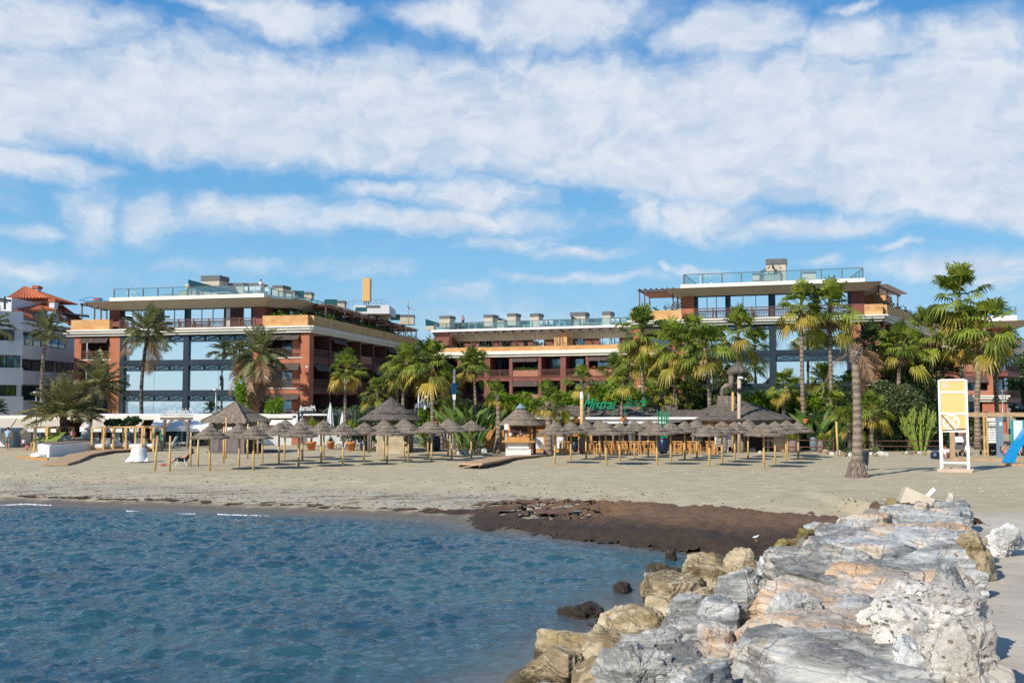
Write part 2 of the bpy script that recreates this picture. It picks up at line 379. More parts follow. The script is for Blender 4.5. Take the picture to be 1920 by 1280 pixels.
M['cactus']=mat('cactus_green',(0.26,0.31,0.05),0.6,0.4,3,col2=(0.10,0.16,0.03))
def trunkmat(name,c1,c2,rings=9.0):
    m=bpy.data.materials.new(name); m.use_nodes=True; t=NT(m.node_tree); t.n.clear()
    b=t.node('ShaderNodeBsdfPrincipled'); o=t.node('ShaderNodeOutputMaterial'); t.l.new(b.outputs[0],o.inputs[0])
    tc=t.node('ShaderNodeTexCoord'); s=t.node('ShaderNodeSeparateXYZ'); t.l.new(tc.outputs['Object'],s.inputs[0])
    n=t.noise(tc.outputs['Object'],3,5,0.65)
    wv=t.m('SINE',t.m('ADD',t.m('MULTIPLY',s.outputs[2],rings*2),t.m('MULTIPLY',n,7)))
    f=t.m('ADD',t.m('MULTIPLY',wv,0.2),n)
    t.l.new(t.mix(t.sstep(f,0.25,0.8),c2,c1),b.inputs['Base Color']); b.inputs['Roughness'].default_value=0.95
    bn=t.node('ShaderNodeBump'); bn.inputs['Strength'].default_value=0.8; bn.inputs['Distance'].default_value=0.05
    t.l.new(f,bn.inputs['Height']); t.l.new(bn.outputs[0],b.inputs['Normal']); return m
M['trunk']=trunkmat('grey_palm_trunk',(0.30,0.235,0.175),(0.14,0.105,0.08))
M['trunkd']=trunkmat('dark_palm_trunk',(0.15,0.11,0.08),(0.05,0.038,0.03),6)
# ---------------- terrain ----------------
SH=[(-1200,330),(-300,110),(-120,64),(-60,52),(-35,47.6),(-23.5,45.4),(-16,43.6),(-10.3,41.7),(-5.5,40.3),(-2.3,38.9),(-0.9,36.3),(1.0,34.6),(3.0,32.8),(5.5,30.4),(7.4,29.4),(7.0,27.6),
    (4.6,25.4),(3.2,22.6),(2.3,19.4),(0.4,16.0),(-1.6,11),(-2.6,4),(-3,-40),(-3,-900)]
SHA=np.array(SH,float)
def sdist(x,y):
    x=np.asarray(x,float); y=np.asarray(y,float); best=np.full(x.shape,1e9)
    for i in range(len(SHA)-1):
        ax,ay=SHA[i]; bx,by=SHA[i+1]; dx,dy=bx-ax,by-ay; t=np.clip(((x-ax)*dx+(y-ay)*dy)/(dx*dx+dy*dy),0,1)
        best=np.minimum(best,np.hypot(x-ax-t*dx,y-ay-t*dy))
    poly=list(SH)+[(3000,-900),(3000,3000),(-1200,3000)]
    ins=np.zeros(x.shape,bool); n=len(poly)
    for i in range(n):
        x1,y1=poly[i]; x2,y2=poly[(i+1)%n]
        c=((y1>y)!=(y2>y)); 
        with np.errstate(divide='ignore',invalid='ignore'):
            xi=(x2-x1)*(y-y1)/(y2-y1 if y2!=y1 else 1e-9)+x1
        ins^=(c&(x<xi))
    return np.where(ins,best,-best)
def sst(x,a,b):
    t=np.clip((x-a)/(b-a),0,1); return t*t*(3-2*t)
# cheap value noise on numpy
def vnoise(x,y,seed=0):
    xi=np.floor(x).astype(np.int64); yi=np.floor(y).astype(np.int64); xf=x-xi; yf=y-yi
    def h(a,b):
        n=(a*374761393+b*668265263+seed*1442695041)&0xffffffff; n=((n^(n>>13))*1274126177)&0xffffffff
        return ((n^(n>>16))&0xffff)/65535.0
    u=xf*xf*(3-2*xf); v=yf*yf*(3-2*yf)
    return (h(xi,yi)*(1-u)+h(xi+1,yi)*u)*(1-v)+(h(xi,yi+1)*(1-u)+h(xi+1,yi+1)*u)*v
def fbm(x,y,o=4,seed=0,g=0.5):
    s=0;a=1;t=0
    for i in range(o): s=s+a*(vnoise(x*2**i,y*2**i,seed+i)-.5); t+=a; a*=g
    return s/t
PATHE=[(2.5,-40),(3.2,5),(5.6,11.4),(8.1,17.5),(10.3,22.5),(13.2,28.5),(14.6,33),(14.8,40)]
def pathx(y):
    return np.interp(y,[p[1] for p in PATHE],[p[0] for p in PATHE])
def theight(x,y,d=None):
    x=np.asarray(x,float); y=np.asarray(y,float)
    if d is None: d=sdist(x,y)
    zb=0.8*(1-np.exp(-np.maximum(d,0)/6.0))*1.0
    zb=zb+0.10*np.exp(-((d-9)/2.2)**2)
    px=pathx(y); zk=0.6*np.clip(d/3.0,0,1); zk=zk+(1.15-zk)*sst(x,px-1.3,px-.2)
    w=1-sst(y,29.5,34.5)
    w=w*sst(x,-4,-1) if True else w
    z=zb*(1-w)+zk*w
    z=np.where((x>12)&(y>29)&(y<42),np.maximum(z,1.15-(y-29)*0.027),z)
    rough=0.05*fbm(x*0.8,y*0.8,4,3)+0.045*fbm(x*3.1,y*3.1,3,8)*sst(d,8,14)*(1-sst(y,95,120))
    onpath=((x>px)&(y<31))
    rough=np.where(onpath,rough*0.25,rough)
    z=z+rough*sst(d,0.2,2.0)
    return np.where(d<0,-np.minimum(-d*0.10,3.0)-0.02,z)
def tz(x,y): return float(theight(np.array([x]),np.array([y]))[0])
def axis(segs):
    out=[]
    for a,b,st in segs: out+=list(np.arange(a,b-1e-9,st))
    out.append(segs[-1][1]); return np.array(out)
def gridmesh(name,X,Y,Z,mat_,keep=None,smooth=True,attrs=None):
    ny,nx=X.shape; v=np.stack([X.ravel(),Y.ravel(),Z.ravel()],1)
    i=np.arange(ny*nx).reshape(ny,nx); q=np.stack([i[:-1,:-1],i[:-1,1:],i[1:,1:],i[1:,:-1]],-1).reshape(-1,4)
    if keep is not None:
        k=keep.ravel(); q=q[k[q].all(1)]
        used=np.unique(q); rem=-np.ones(len(v),int); rem[used]=np.arange(len(used)); v=v[used]; q=rem[q]
    else: used=None
    me=bpy.data.meshes.new(name); me.vertices.add(len(v)); me.vertices.foreach_set('co',v.ravel())
    me.loops.add(q.size); me.loops.foreach_set('vertex_index',q.ravel().astype(np.int32))
    me.polygons.add(len(q)); me.polygons.foreach_set('loop_start',np.arange(0,q.size,4,dtype=np.int32)); me.polygons.foreach_set('loop_total',np.full(len(q),4,np.int32))
    me.update(); me.validate()
    me.polygons.foreach_set('use_smooth',[smooth]*len(me.polygons))
    if attrs:
        for k,a in attrs.items():
            a=a.ravel(); a=a[used] if used is not None else a
            at=me.attributes.new(k,'FLOAT','POINT'); at.data.foreach_set('value',a.astype(np.float32))
    me.materials.append(mat_); o=bpy.data.objects.new(name,me); C.objects.link(o); BASE[o.name]=Vector((0,0,0)); return o
# sand material
def sandmat():
    m=bpy.data.materials.new('beach_sand'); m.use_nodes=True; t=NT(m.node_tree); t.n.clear()
    b=t.node('ShaderNodeBsdfPrincipled'); o=t.node('ShaderNodeOutputMaterial'); t.l.new(b.outputs[0],o.inputs[0])
    tc=t.node('ShaderNodeTexCoord'); V=tc.outputs['Object']
    ad=t.node('ShaderNodeAttribute'); ad.attribute_name='shore'; d=ad.outputs['Fac']
    ap=t.node('ShaderNodeAttribute'); ap.attribute_name='path'; pth=ap.outputs['Fac']
    big=t.noise(V,0.12,4,0.6); mid=t.noise(V,1.1,5,0.65); fine=t.noise(V,14,4,0.7)
    dry=t.mix(t.sstep(mid,0.25,0.75),(0.38,0.322,0.208),(0.55,0.468,0.31))
    dry=t.mix(t.m('MULTIPLY',t.sstep(big,0.35,0.7),0.35),dry,(0.52,0.42,0.29))
    dry=t.mix(t.m('MULTIPLY',t.sstep(fine,0.56,0.8),0.35),dry,(0.26,0.21,0.15))
    # raked / tyre track streaks running along the shore
    st=t.noise(t.vm('MULTIPLY',V,(0.3,1.5,1)),2.6,7,0.75)
    dry=t.mix(t.m('MULTIPLY',t.sstep(st,0.56,0.70),0.3),dry,(0.24,0.2,0.15))
    # scattered white shells
    vo=t.node('ShaderNodeTexVoronoi'); t.l.new(V,vo.inputs['Vector']); vo.inputs['Scale'].default_value=1.6
    dry=t.mix(t.m('MULTIPLY',t.m('LESS_THAN',vo.outputs['Distance'],0.045),0.8),dry,(0.7,0.68,0.62))
    # pebble strip
    vp=t.node('ShaderNodeTexVoronoi'); t.l.new(V,vp.inputs['Vector']); vp.inputs['Scale'].default_value=11
    peb=t.ramp(vp.outputs['Color'],[(0,(0.10,0.09,0.08)),(0.45,(0.30,0.28,0.25)),(0.8,(0.5,0.48,0.44)),(1,(0.7,0.69,0.66))])
    dj=t.m('ADD',d,t.m('MULTIPLY',t.m('SUBTRACT',mid,0.5),2.2))
    pm=t.m('MULTIPLY',t.sstep(dj,0.9,1.8),t.m('SUBTRACT',1.0,t.sstep(dj,4.2,7.0)))
    pm=t.m('MULTIPLY',pm,t.sstep(t.m('ADD',mid,t.m('MULTIPLY',fine,0.5)),0.5,0.85))
    # only on the open beach, thins left
    c=t.mix(t.m('MULTIPLY',pm,0.6),dry,peb)
    # dark seaweed scraps, streaky along shore
    sw=t.noise(t.vm('MULTIPLY',V,(0.35,1.5,1)),1.7,7,0.75)
    sm=t.m('MULTIPLY',t.sstep(dj,0.4,1.0),t.m('SUBTRACT',1.0,t.sstep(dj,3.4,6.0)))
    sm=t.m('MULTIPLY',sm,t.sstep(sw,0.52,0.6))
    c=t.mix(t.m('MULTIPLY',sm,0.85),c,(0.055,0.032,0.02))
    sm2=t.m('MULTIPLY',t.m('MULTIPLY',t.sstep(dj,5,7),t.m('SUBTRACT',1.0,t.sstep(dj,11,15))),t.sstep(sw,0.63,0.7))
    c=t.mix(t.m('MULTIPLY',sm2,0.7),c,(0.08,0.05,0.03))
    # wet sand
    wet=t.m('SUBTRACT',1.0,t.sstep(dj,0.2,1.3))
    c=t.mix(wet,c,(0.15,0.115,0.08))
    # concrete path, weathered
    con=t.mix(t.sstep(t.noise(V,0.5,6,0.65),0.3,0.75),(0.44,0.385,0.31),(0.64,0.57,0.47))
    con=t.mix(t.m('MULTIPLY',t.sstep(t.noise(t.vm('MULTIPLY',V,(1.3,2.6,1)),2.6,7,0.75),0.58,0.68),0.7),con,(0.19,0.16,0.13))
    con=t.mix(t.m('MULTIPLY',t.sstep(fine,0.6,0.75),0.35),con,(0.25,0.22,0.19))
    c=t.mix(t.sstep(t.m('ADD',pth,t.m('MULTIPLY',t.m('SUBTRACT',mid,0.5),0.8)),0.4,0.6),c,con)
    ar=t.node('ShaderNodeAttribute'); ar.attribute_name='rubble_shade'; c=t.mix(ar.outputs['Fac'],c,t.mix(mid,(0.05,0.045,0.035),(0.16,0.14,0.11)))  # rubble ground, darkened so the gaps between boulders read as shadow
    t.l.new(c,b.inputs['Base Color'])
    t.l.new(t.m('SUBTRACT',0.95,t.m('MULTIPLY',wet,0.6)),b.inputs['Roughness'])
    b.inputs['Specular IOR Level'].default_value=0.25
    bn=t.node('ShaderNodeBump'); bn.inputs['Strength'].default_value=0.75; bn.inputs['Distance'].default_value=0.06
    t.l.new(t.m('ADD',t.m('ADD',t.m('MULTIPLY',mid,0.9),t.m('MULTIPLY',fine,0.35)),t.m('MULTIPLY',st,0.8)),bn.inputs['Height']); t.l.new(bn.outputs[0],b.inputs['Normal'])
    return m
M['sand']=sandmat()
xs=axis([(-2400,-400,200),(-400,-80,20),(-80,-48,2),(-48,38,0.3),(38,70,2),(70,400,30),(400,2400,200)])
ys=axis([(-300,-20,20),(-20,8,2),(8,45,0.22),(45,75,0.4),(75,130,2.5),(130,400,30),(400,4200,300)])
X,Y=np.meshgrid(xs,ys); D=sdist(X,Y)
Z=theight(X,Y,D)
RUB_SHADE=sst(D,.3,1.2)*(1-sst(X,pathx(Y)-1.3,pathx(Y)-.7))*(1-sst(Y,31,33.5))*sst(X,-5,-3)
PTH=np.clip((X-pathx(Y))*1.5+1.3,0,1)*(1-sst(Y,28.5,32.5))
beach=struct(gridmesh('ground',X,Y,Z,M['sand'],attrs={'shore':D,'path':PTH,'rubble_shade':RUB_SHADE}))
# seaweed bank
def seaweedmat():
    m=bpy.data.materials.new('wet_seaweed'); m.use_nodes=True; t=NT(m.node_tree); t.n.clear()
    b=t.node('ShaderNodeBsdfPrincipled'); o=t.node('ShaderNodeOutputMaterial'); t.l.new(b.outputs[0],o.inputs[0])
    tc=t.node('ShaderNodeTexCoord'); V=tc.outputs['Object']
    ad=t.node('ShaderNodeAttribute'); ad.attribute_name='shore'
    n=t.noise(V,2.5,7,0.7); f=t.noise(V,22,4,0.7)
    c=t.mix(t.sstep(t.m('ADD',ad.outputs['Fac'],t.m('MULTIPLY',t.m('SUBTRACT',n,.5),3.0)),0.4,3.0),(0.040,0.025,0.015),(0.17,0.095,0.05))
    c=t.mix(t.m('MULTIPLY',t.sstep(f,0.5,0.8),0.5),c,(0.24,0.14,0.08))
    t.l.new(c,b.inputs['Base Color']); b.inputs['Roughness'].default_value=0.8
    bn=t.node('ShaderNodeBump'); bn.inputs['Strength'].default_value=1.0; bn.inputs['Distance'].default_value=0.1
    t.l.new(t.m('ADD',n,t.m('MULTIPLY',f,0.4)),bn.inputs['Height']); t.l.new(bn.outputs[0],b.inputs['Normal']); return m
M['weed']=seaweedmat()
xs=np.arange(-42,13,0.11); ys=np.arange(27,52,0.11); X,Y=np.meshgrid(xs,ys); D=sdist(X,Y)
wid=np.interp(X,[-42,-9,-5,-2.5,0,3,7,12],[2.4,2.4,2.2,2.6,3.8,5.6,6.0,5.8])
# toward the left it is narrow and close to the water
e=fbm(X*0.9,Y*0.9,5,11,0.6)
e2=fbm(X*4.1,Y*4.1,4,21,0.7); Dn=D+e*2.6+e2*.9
h=np.minimum(sst(Dn,-0.5,0.5),1-sst(Dn,wid-1.2,wid+0.5))
th=0.05+0.24*sst(X,-3,4); patchy=fbm(X*.5,Y*2.2,5,71,.7)+.35*fbm(X*2.5,Y*6,3,73,.7)
h=h*th*(0.8+0.9*fbm(X*1.5,Y*1.5,4,5,0.6))+0.14*fbm(X*3.2,Y*3.2,4,17,0.65)*sst(h,0.05,0.5)
Z=theight(X,Y,D); Z=np.maximum(Z,-0.12)
gap=fbm(X*0.55+3,Y*1.6,4,31,0.6)
mid_=1-sst(D,1.0,1.5)*sst(gap+e2*.3,.02,.10)*(1-sst(X,3.0,5.5))
left=np.maximum(sst(X,-2.5,-.5),np.maximum(sst(patchy,.10,.2)*sst(X,-16,-4)*sst(D,.5,.9),(1-sst(np.abs(D-1.2-e*1.2),.12,.40+.3*sst(X,-20,-2)))*sst(patchy,-.16,.0)))
h=h*mid_*left
keep=h>0.004
weed=gridmesh('seaweed',X,Y,Z+h+(0.13*np.abs(e2)+.10*np.abs(fbm(X*1.8,Y*2.6,3,91)))*sst(h,.02,.12)-0.028+.02*sst(h,0,.05),M['weed'],keep=keep,attrs={'shore':D}); tag(weed,'dark brown bank of washed up seaweed along the waterline','seaweed',kind='stuff')
# scattered pebbles, shells and weed scraps on the sand
def litter(name,label,m_,n,seed,x0,x1,y0,y1,dlo,dhi,smin,smax,flat):
    rs=np.random.RandomState(seed); mb=MB(); xx=rs.uniform(x0,x1,n*6); yy=rs.uniform(y0,y1,n*6); dd=sdist(xx,yy); k=(dd>dlo)&(dd<dhi)&(fbm(xx*.3,yy*1.2,3,seed)>-.06); k&=~((yy<33)&(xx>2))
    xx=xx[k][:n]; yy=yy[k][:n]; zz=theight(xx,yy); rr=random.Random(seed)
    for x,y,z in zip(xx,yy,zz):
        s=rr.uniform(smin,smax); a=rr.random()*6.3; c,s_=math.cos(a)*s,math.sin(a)*s; e=rr.uniform(.4,1)
        mb.add([(x-c,y-s_,z-.01),(x+s_*e,y-c*e,z-.01),(x+c,y+s_,z-.01),(x-s_*e,y+c*e,z-.01),(x,y,z+s*flat)],[(0,1,4),(1,2,4),(2,3,4),(3,0,4)])
    tag(mb.build(name,m_),label,'debris',kind='stuff')
litter('shells','pale pebbles and shells scattered over the beach',mat('shell',(0.62,0.58,0.5),.8,.3,2),1300,3,-34,24,36,72,1.5,26,.02,.055,.6)
litter('weed_scraps','dark dry seaweed scraps scattered along the tide lines',mat('dry_weed',(0.09,0.055,0.03),.9,.3,2),1700,8,-40,22,34,60,1.0,9,.03,.10,.35)
# ---------------- water ----------------
def watermat():
    m=bpy.data.materials.new('sea_water'); m.use_nodes=True; t=NT(m.node_tree); t.n.clear()
    b=t.node('ShaderNodeBsdfPrincipled'); o=t.node('ShaderNodeOutputMaterial'); t.l.new(b.outputs[0],o.inputs[0])
    tc=t.node('ShaderNodeTexCoord'); V=tc.outputs['Object']
    ad=t.node('ShaderNodeAttribute'); ad.attribute_name='depth'
    n=t.noise(t.vm('MULTIPLY',V,(0.25,0.6,1)),0.45,5,0.6)
    deep=t.mix(t.sstep(n,0.3,0.72),(0.022,0.070,0.108),(0.036,0.108,0.130))
    n2=t.noise(t.vm('MULTIPLY',V,(0.5,1.2,1)),0.5,5,0.6)
    deep=t.mix(t.m('MULTIPLY',t.sstep(n2,0.55,0.7),0.2),deep,(0.06,0.075,0.11))
    c=t.mix(t.sstep(t.m('ADD',ad.outputs['Fac'],t.m('MULTIPLY',n,1.4)),0.9,3.0),(0.13,0.13,0.125),deep)
    t.l.new(c,b.inputs['Base Color']); b.inputs['Roughness'].default_value=0.035; b.inputs['IOR'].default_value=1.33; b.inputs['Specular IOR Level'].default_value=0.5
    bn=t.node('ShaderNodeBump'); bn.inputs['Strength'].default_value=0.85; bn.inputs['Distance'].default_value=0.08
    r1=t.noise(t.vm('MULTIPLY',V,(0.8,1.2,1)),4.2,5,0.62); r2=t.noise(t.vm('MULTIPLY',V,(0.8,1.3,1)),8.5,3,0.6)
    t.l.new(t.m('ADD',r1,t.m('MULTIPLY',r2,0.3)),bn.inputs['Height']); t.l.new(bn.outputs[0],b.inputs['Normal']); return m
M['water']=watermat()
xs=axis([(-3000,-400,400),(-400,-60,20),(-60,-42,1),(-42,9,0.10),(9,14,1)])
ys=axis([(-3000,-200,400),(-200,0,20),(0,10,1),(10,47,0.09),(47,70,1),(70,300,20)])
X,Y=np.meshgrid(xs,ys); D=-sdist(X,Y)
am=sst(D,0.0,5)*0.85+0.15
def wv(X,Y):
    wx=X*1.45+fbm(X*.5,Y*.5,3,41)*1.8; wy=Y*1.3+fbm(X*.5,Y*.5,3,43)*1.8
    a=1-np.abs(2*vnoise(wx*1.3+wy*0.4,wy*2.1-wx*.3,51)-1); b_=1-np.abs(2*vnoise(wx*2.3-wy*.7,wy*3.1+wx*.5,53)-1)
    c_=1-np.abs(2*vnoise(wx*2.7,wy*4.4,57)-1)
    cr=np.clip(vnoise(wx*1.5+3,wy*3.0-wx*.3,61)-.66,0,1)
    s1=vnoise(wx*3.0+wy*.8,wy*4.0-wx*.5,63); s2=vnoise(wx*4.4-wy*1.2,wy*5.4,65)
    return 0.028*a**2+0.028*b_**2+0.26*cr+0.05*s1+0.036*s2+0.04*fbm(X*.2,Y*.3,2,60)
Z=wv(X,Y)*am-0.06
far=(X<-60)|(Y<5)|(Y>60); Z=np.where(far,-0.02,Z)
sea=struct(gridmesh('water',X,Y,Z,M['water'],keep=(D>-3.5),attrs={'depth':D}))
# foam: two small breakers and the swash line at the left
M['foam']=mat('sea_foam',(0.78,0.80,0.82),0.6,0.1,6,0.4,20)
def foam_strip(pts,wd,seed):
    mb=MB(); rr=random.Random(seed)
    n=int(sum((Vector(pts[i+1])-Vector(pts[i])).length for i in range(len(pts)-1))/0.07)
    for k in range(n):
        t=k/n*(len(pts)-1); i=int(t); f=t-i; p=Vector(pts[i])*(1-f)+Vector(pts[i+1])*f
        env=math.sin(PI*k/n)**0.6
        if float(vnoise(np.array([p.x*2.1]),np.array([seed*3.3]),5)[0])<.45: continue
        for _ in range(3):
            r=rr.uniform(0.008,0.04)*env+0.004; c=p+Vector((rr.uniform(-.1,.1),rr.gauss(0,wd*env),0))
            b=len(mb.v); m_=6
            for q in range(m_):
                a=2*PI*q/m_; rad=r*rr.uniform(.7,1.3); mb.v.append((c.x+rad*math.cos(a)*1.8,c.y+rad*math.sin(a),0.07+r*0.1))
            mb.v.append((c.x,c.y,0.07+r*0.9))
            for q in range(m_): mb.f.append((b+q,b+(q+1)%m_,b+m_))
    return mb
def gw(u,v): p=G(u,v,0.0); return (p.x,p.y,0)
fo=MB()
for pts,wd,sd_ in (([gw(190,962),gw(262,961)],0.05,1),([gw(330,966),gw(400,967),gw(520,971)],0.06,2),([gw(410,968),gw(515,970)],0.1,3),([gw(0,950),gw(50,948),gw(125,952)],0.09,4)):
    q=foam_strip(pts,wd,sd_); fo.add(q.v,q.f)
tag(fo.build('foam',M['foam']),'white foam of two small waves breaking at the left shore','foam',kind='stuff')
# far hill at the right edge
def hillmesh(name,cx,cy,rx,ry,h,m_,seed):
    t=np.linspace(-1,1,70); A_,B_=np.meshgrid(t,t); r=np.hypot(A_,B_)
    z=h*np.clip(1-r**1.6,0,1)*(1+0.5*fbm(A_*3,B_*3,5,seed))-8
    return struct(gridmesh(name,cx+A_*rx,cy+B_*ry,z,m_,keep=r<1))
M['hillhaze']=mat('far_mountain_haze',(0.10,0.17,0.28),0.9,0.2,0.004)  # distance haze painted into the hill as blue
hillmesh('hill',1750,3000,600,500,235,M['hillhaze'],4)
# ---------------- buildings ----------------
def part(mb,name,mat_,root,smooth=False,label=None):
    o=mb.build(name,mat_,root,smooth)
    if label: o['label']=label
    return o
def railing(fr,root,s0,s1,z0,h=0.95,o=0.0,m_='wood',step=0.16,posts=1.9,par=None):
    mb=MB()
    mb.fb(fr,s0,s1,o-.05,o+.04,z0+h-.09,z0+h); mb.fb(fr,s0,s1,o-.03,o+.02,z0+.06,z0+.13); mb.fb(fr,s0,s1,o-.02,o+.01,z0+h-.27,z0+h-.22)
    n=max(2,int((s1-s0)/step))
    for i in range(1,n):
        s=s0+(s1-s0)*i/n; mb.fb(fr,s-.022,s+.022,o-.02,o+.015,z0+.13,z0+h-.27)
    n=max(1,round((s1-s0)/posts))
    for i in range(n+1):
        s=s0+(s1-s0)*i/n; mb.fb(fr,s-.06,s+.06,o-.065,o+.055,z0,z0+h+.03)
    return part(mb,'balcony_railing',M[m_],root)
def window(fr,root,s0,s1,z0,z1,o,glass='darkglass',n=2,fw=0.06,name='window'):
    f=MB(); 
    for i in range(n+1):
        s=s0+(s1-s0)*i/n; f.fb(fr,s-fw/2,s+fw/2,o,o+.07,z0,z1)
    f.fb(fr,s0,s1,o,o+.068,z1,z1+fw); f.fb(fr,s0,s1,o,o+.068,z0-fw,z0)
    w_=part(f,name,M['steel'],root)
    g=MB(); g.fb(fr,s0,s1,o-.02,o+.02,z0,z1); part(g,'pane',M[glass],w_)
    return w_
def awning(fr,root,s0,s1,ztop,o,drop=0.75,out=0.8,m_='slat'):
    # louvred awning panels propped open at the bottom
    n=max(1,round((s1-s0)/1.9))
    for i in range(n):
        a=s0+(s1-s0)*i/n+.05; b=s0+(s1-s0)*(i+1)/n-.05; mb=MB()
        p=[fr.pt(a,o,ztop),fr.pt(b,o,ztop),fr.pt(b,o+out,ztop-drop),fr.pt(a,o+out,ztop-drop)]
        for q in range(7):
            t0=q/7+.01; t1=(q+1)/7-.04
            A=p[0].lerp(p[3],t0); B=p[1].lerp(p[2],t0); C_=p[1].lerp(p[2],t1); D_=p[0].lerp(p[3],t1); dz=Vector((0,0,-.04))
            mb.hexa([A+dz,B+dz,C_+dz,D_+dz,A,B,C_,D_])
        for (x,y) in ((p[0],p[3]),(p[1],p[2]),(p[3],p[2]),(p[0].lerp(p[1],.5),p[3].lerp(p[2],.5))): mb.bar(x,y,.06)
        part(mb,'awning',M[m_],root)
def truss(fr,root,s0,s1,z0,z1,o,mod=2.0):
    mb=MB(); mb.fb(fr,s0,s1,o-.1,o+.05,z1-.16,z1); mb.fb(fr,s0,s1,o-.1,o+.05,z0,z0+.14)
    n=max(1,round((s1-s0)/mod))
    for i in range(n+1):
        s=s0+(s1-s0)*i/n; mb.fb(fr,s-.06,s+.06,o-.06,o+.03,z0+.14,z1-.16)
        if i<n:
            t=s0+(s1-s0)*(i+1)/n
            mb.bar(fr.pt(s+.06,o,z0+.1),fr.pt(t-.06,o,z1-.12),.06); mb.bar(fr.pt(s+.06,o+.005,z1-.12),fr.pt(t-.06,o+.005,z0+.1),.06)
    part(mb,'truss',M['steel'],root)
    g=MB(); g.fb(fr,s0,s1,o-.3,o-.15,z0,z1); part(g,'spandrel_panel',M['spandrel'],root)
def bays(fr,root,cols,ztop,nfl,fh,o=0.0,pm='orange',depth=2.4,band=0.62,detail=None,rnd=None,rail='wood',solid=()):
    """cols: list of (s0,s1) openings; draws slab bands, back windows, railings, awnings"""
    s0=cols[0][0]-.3; s1=cols[-1][1]+.3; rnd=rnd or random.Random(5)
    for k in range(nfl):
        zt=ztop-fh*k; zb=zt-(fh-band)
        mb=MB(); mb.fb(fr,s0+.05,s1-.05,o-depth,o-.06,zb-band,zb); part(mb,'floor_band',M[pm],root)
        mb=MB(); mb.fb(fr,s0+.04,s1-.04,o-.06,o+.05,zb-.09,zb+.0); part(mb,'sill',M['cornice'] if pm=='orange' else M['maroon'],root)
        for j,(a,b) in enumerate(cols):
            typ=(detail or 'ar')[(j+k)%len(detail or 'ar')] if not isinstance(detail,list) else detail[k][j]
            if b-a>1.2:
                m_=a+(b-a)*rnd.uniform(.05,.3); window(fr,root,m_,min(b-.1,m_+(b-a)*.6),zb+.05,zt-.35,o-depth+.05,'darkglass',2)
            if 's' in typ: # solid planter parapet
                q=MB(); q.fb(fr,a,b,o-.2,o-.04,zb,zb+.9); part(q,'parapet',M['orange'] if pm=='orange' else M['canopybrown'],root)
            else: railing(fr,root,a,b,zb,0.95,o-.12,rail)
            if 'a' in typ: awning(fr,root,a+.05,b-.05,zt-.02,o-.1,.72,.55)
            if 'f' in typ:
                leafbox(fr,root,a+.1,b-.1,o-.12,zb+.9,.35,'flowers')
def leafbox(fr,root,s0,s1,o,z,h,name='planter_plants',m_='bush',dens=26,red=.3):
    rr=random.Random(int(s0*100+z*37)&0xffff); mb=MB(); n=int((s1-s0)*dens)+6
    for i in range(n):
        c=fr.pt(rr.uniform(s0,s1),o+rr.uniform(-.18,.18),z+rr.random()**1.3*h*(0.5+0.7*math.sin((s0+i)*1.7)**2))
        leaf(mb,c,rr,rr.uniform(.14,.28))
    o_=part(mb,name,M[m_],root); o_['kind']='stuff'; return o_
def leaf(mb,c,rr,s,asp=.45):
    d=Vector((rr.gauss(0,1),rr.gauss(0,1),rr.gauss(.3,1))).normalized(); a=d.cross(Vector((rr.gauss(0,1),rr.gauss(0,1),rr.gauss(0,1)))).normalized()*s*asp
    c=Vector(c); mb.add([c-d*s*.5,c+a,c+d*s*.5,c-a],[(0,1,2,3)])
def glassrail(fr,root,s0,s1,z0,h,o,step=1.9,name='glass_balustrade',cap=True):
    n=max(1,round((s1-s0)/step)); mb=MB()
    for i in range(n+1):
        s=s0+(s1-s0)*i/n; mb.fb(fr,s-.05,s+.05,o-.05,o+.05,z0,z0+h)
    if cap: mb.fb(fr,s0,s1,o-.04,o+.04,z0+h-.06,z0+h)
    r=part(mb,name,M['grey'],root)
    g=MB(); g.fb(fr,s0,s1,o-.015,o+.015,z0+.06,z0+h-.07); part(g,'glass_panel',M['railglass'],r); return r
def flare(fr,root,s0,s1,zb,zt,o_in,o_out,back,ext,name='soffit'):
    """overhanging roof edge: flares outwards as it rises"""
    b=[fr.pt(s0,o_in,zb),fr.pt(s1,o_in,zb),fr.pt(s1,back,zb),fr.pt(s0,back,zb)]
    t=[fr.pt(s0-ext,o_out,zt),fr.pt(s1+ext,o_out,zt),fr.pt(s1+ext,back,zt),fr.pt(s0-ext,back,zt)]
    mb=MB(); mb.hexa(b+t); return part(mb,name,M['soffit'],root)
def boxat(mb,fr,u0,u1,v0,v1,o,dep=1.0):
    """box whose front face at offset o covers pixel rectangle"""
    s0,z1=fr.px(u0,v0,o); s1,_=fr.px(u1,(v0+v1)/2,o); _,z0=fr.px(u0,v1,o); mb.fb(fr,s0,s1,o-dep,o,z0,z1); return s0,s1,z0,z1
def chimney(fr,root,u0,u1,v0,v1,o,dep=1.2):
    mb=MB(); s0,s1,z0,z1=boxat(mb,fr,u0,u1,v0+(v1-v0)*.2,v1,o,dep); c=part(mb,'chimney',M['beige'],root)
    q=MB(); s0,s1,z0,z1=boxat(q,fr,u0-.6,u1+.6,v0,v0+(v1-v0)*.24,o+.08,dep+.16); part(q,'chimney_cap',M['grey'],c)
FH=3.23
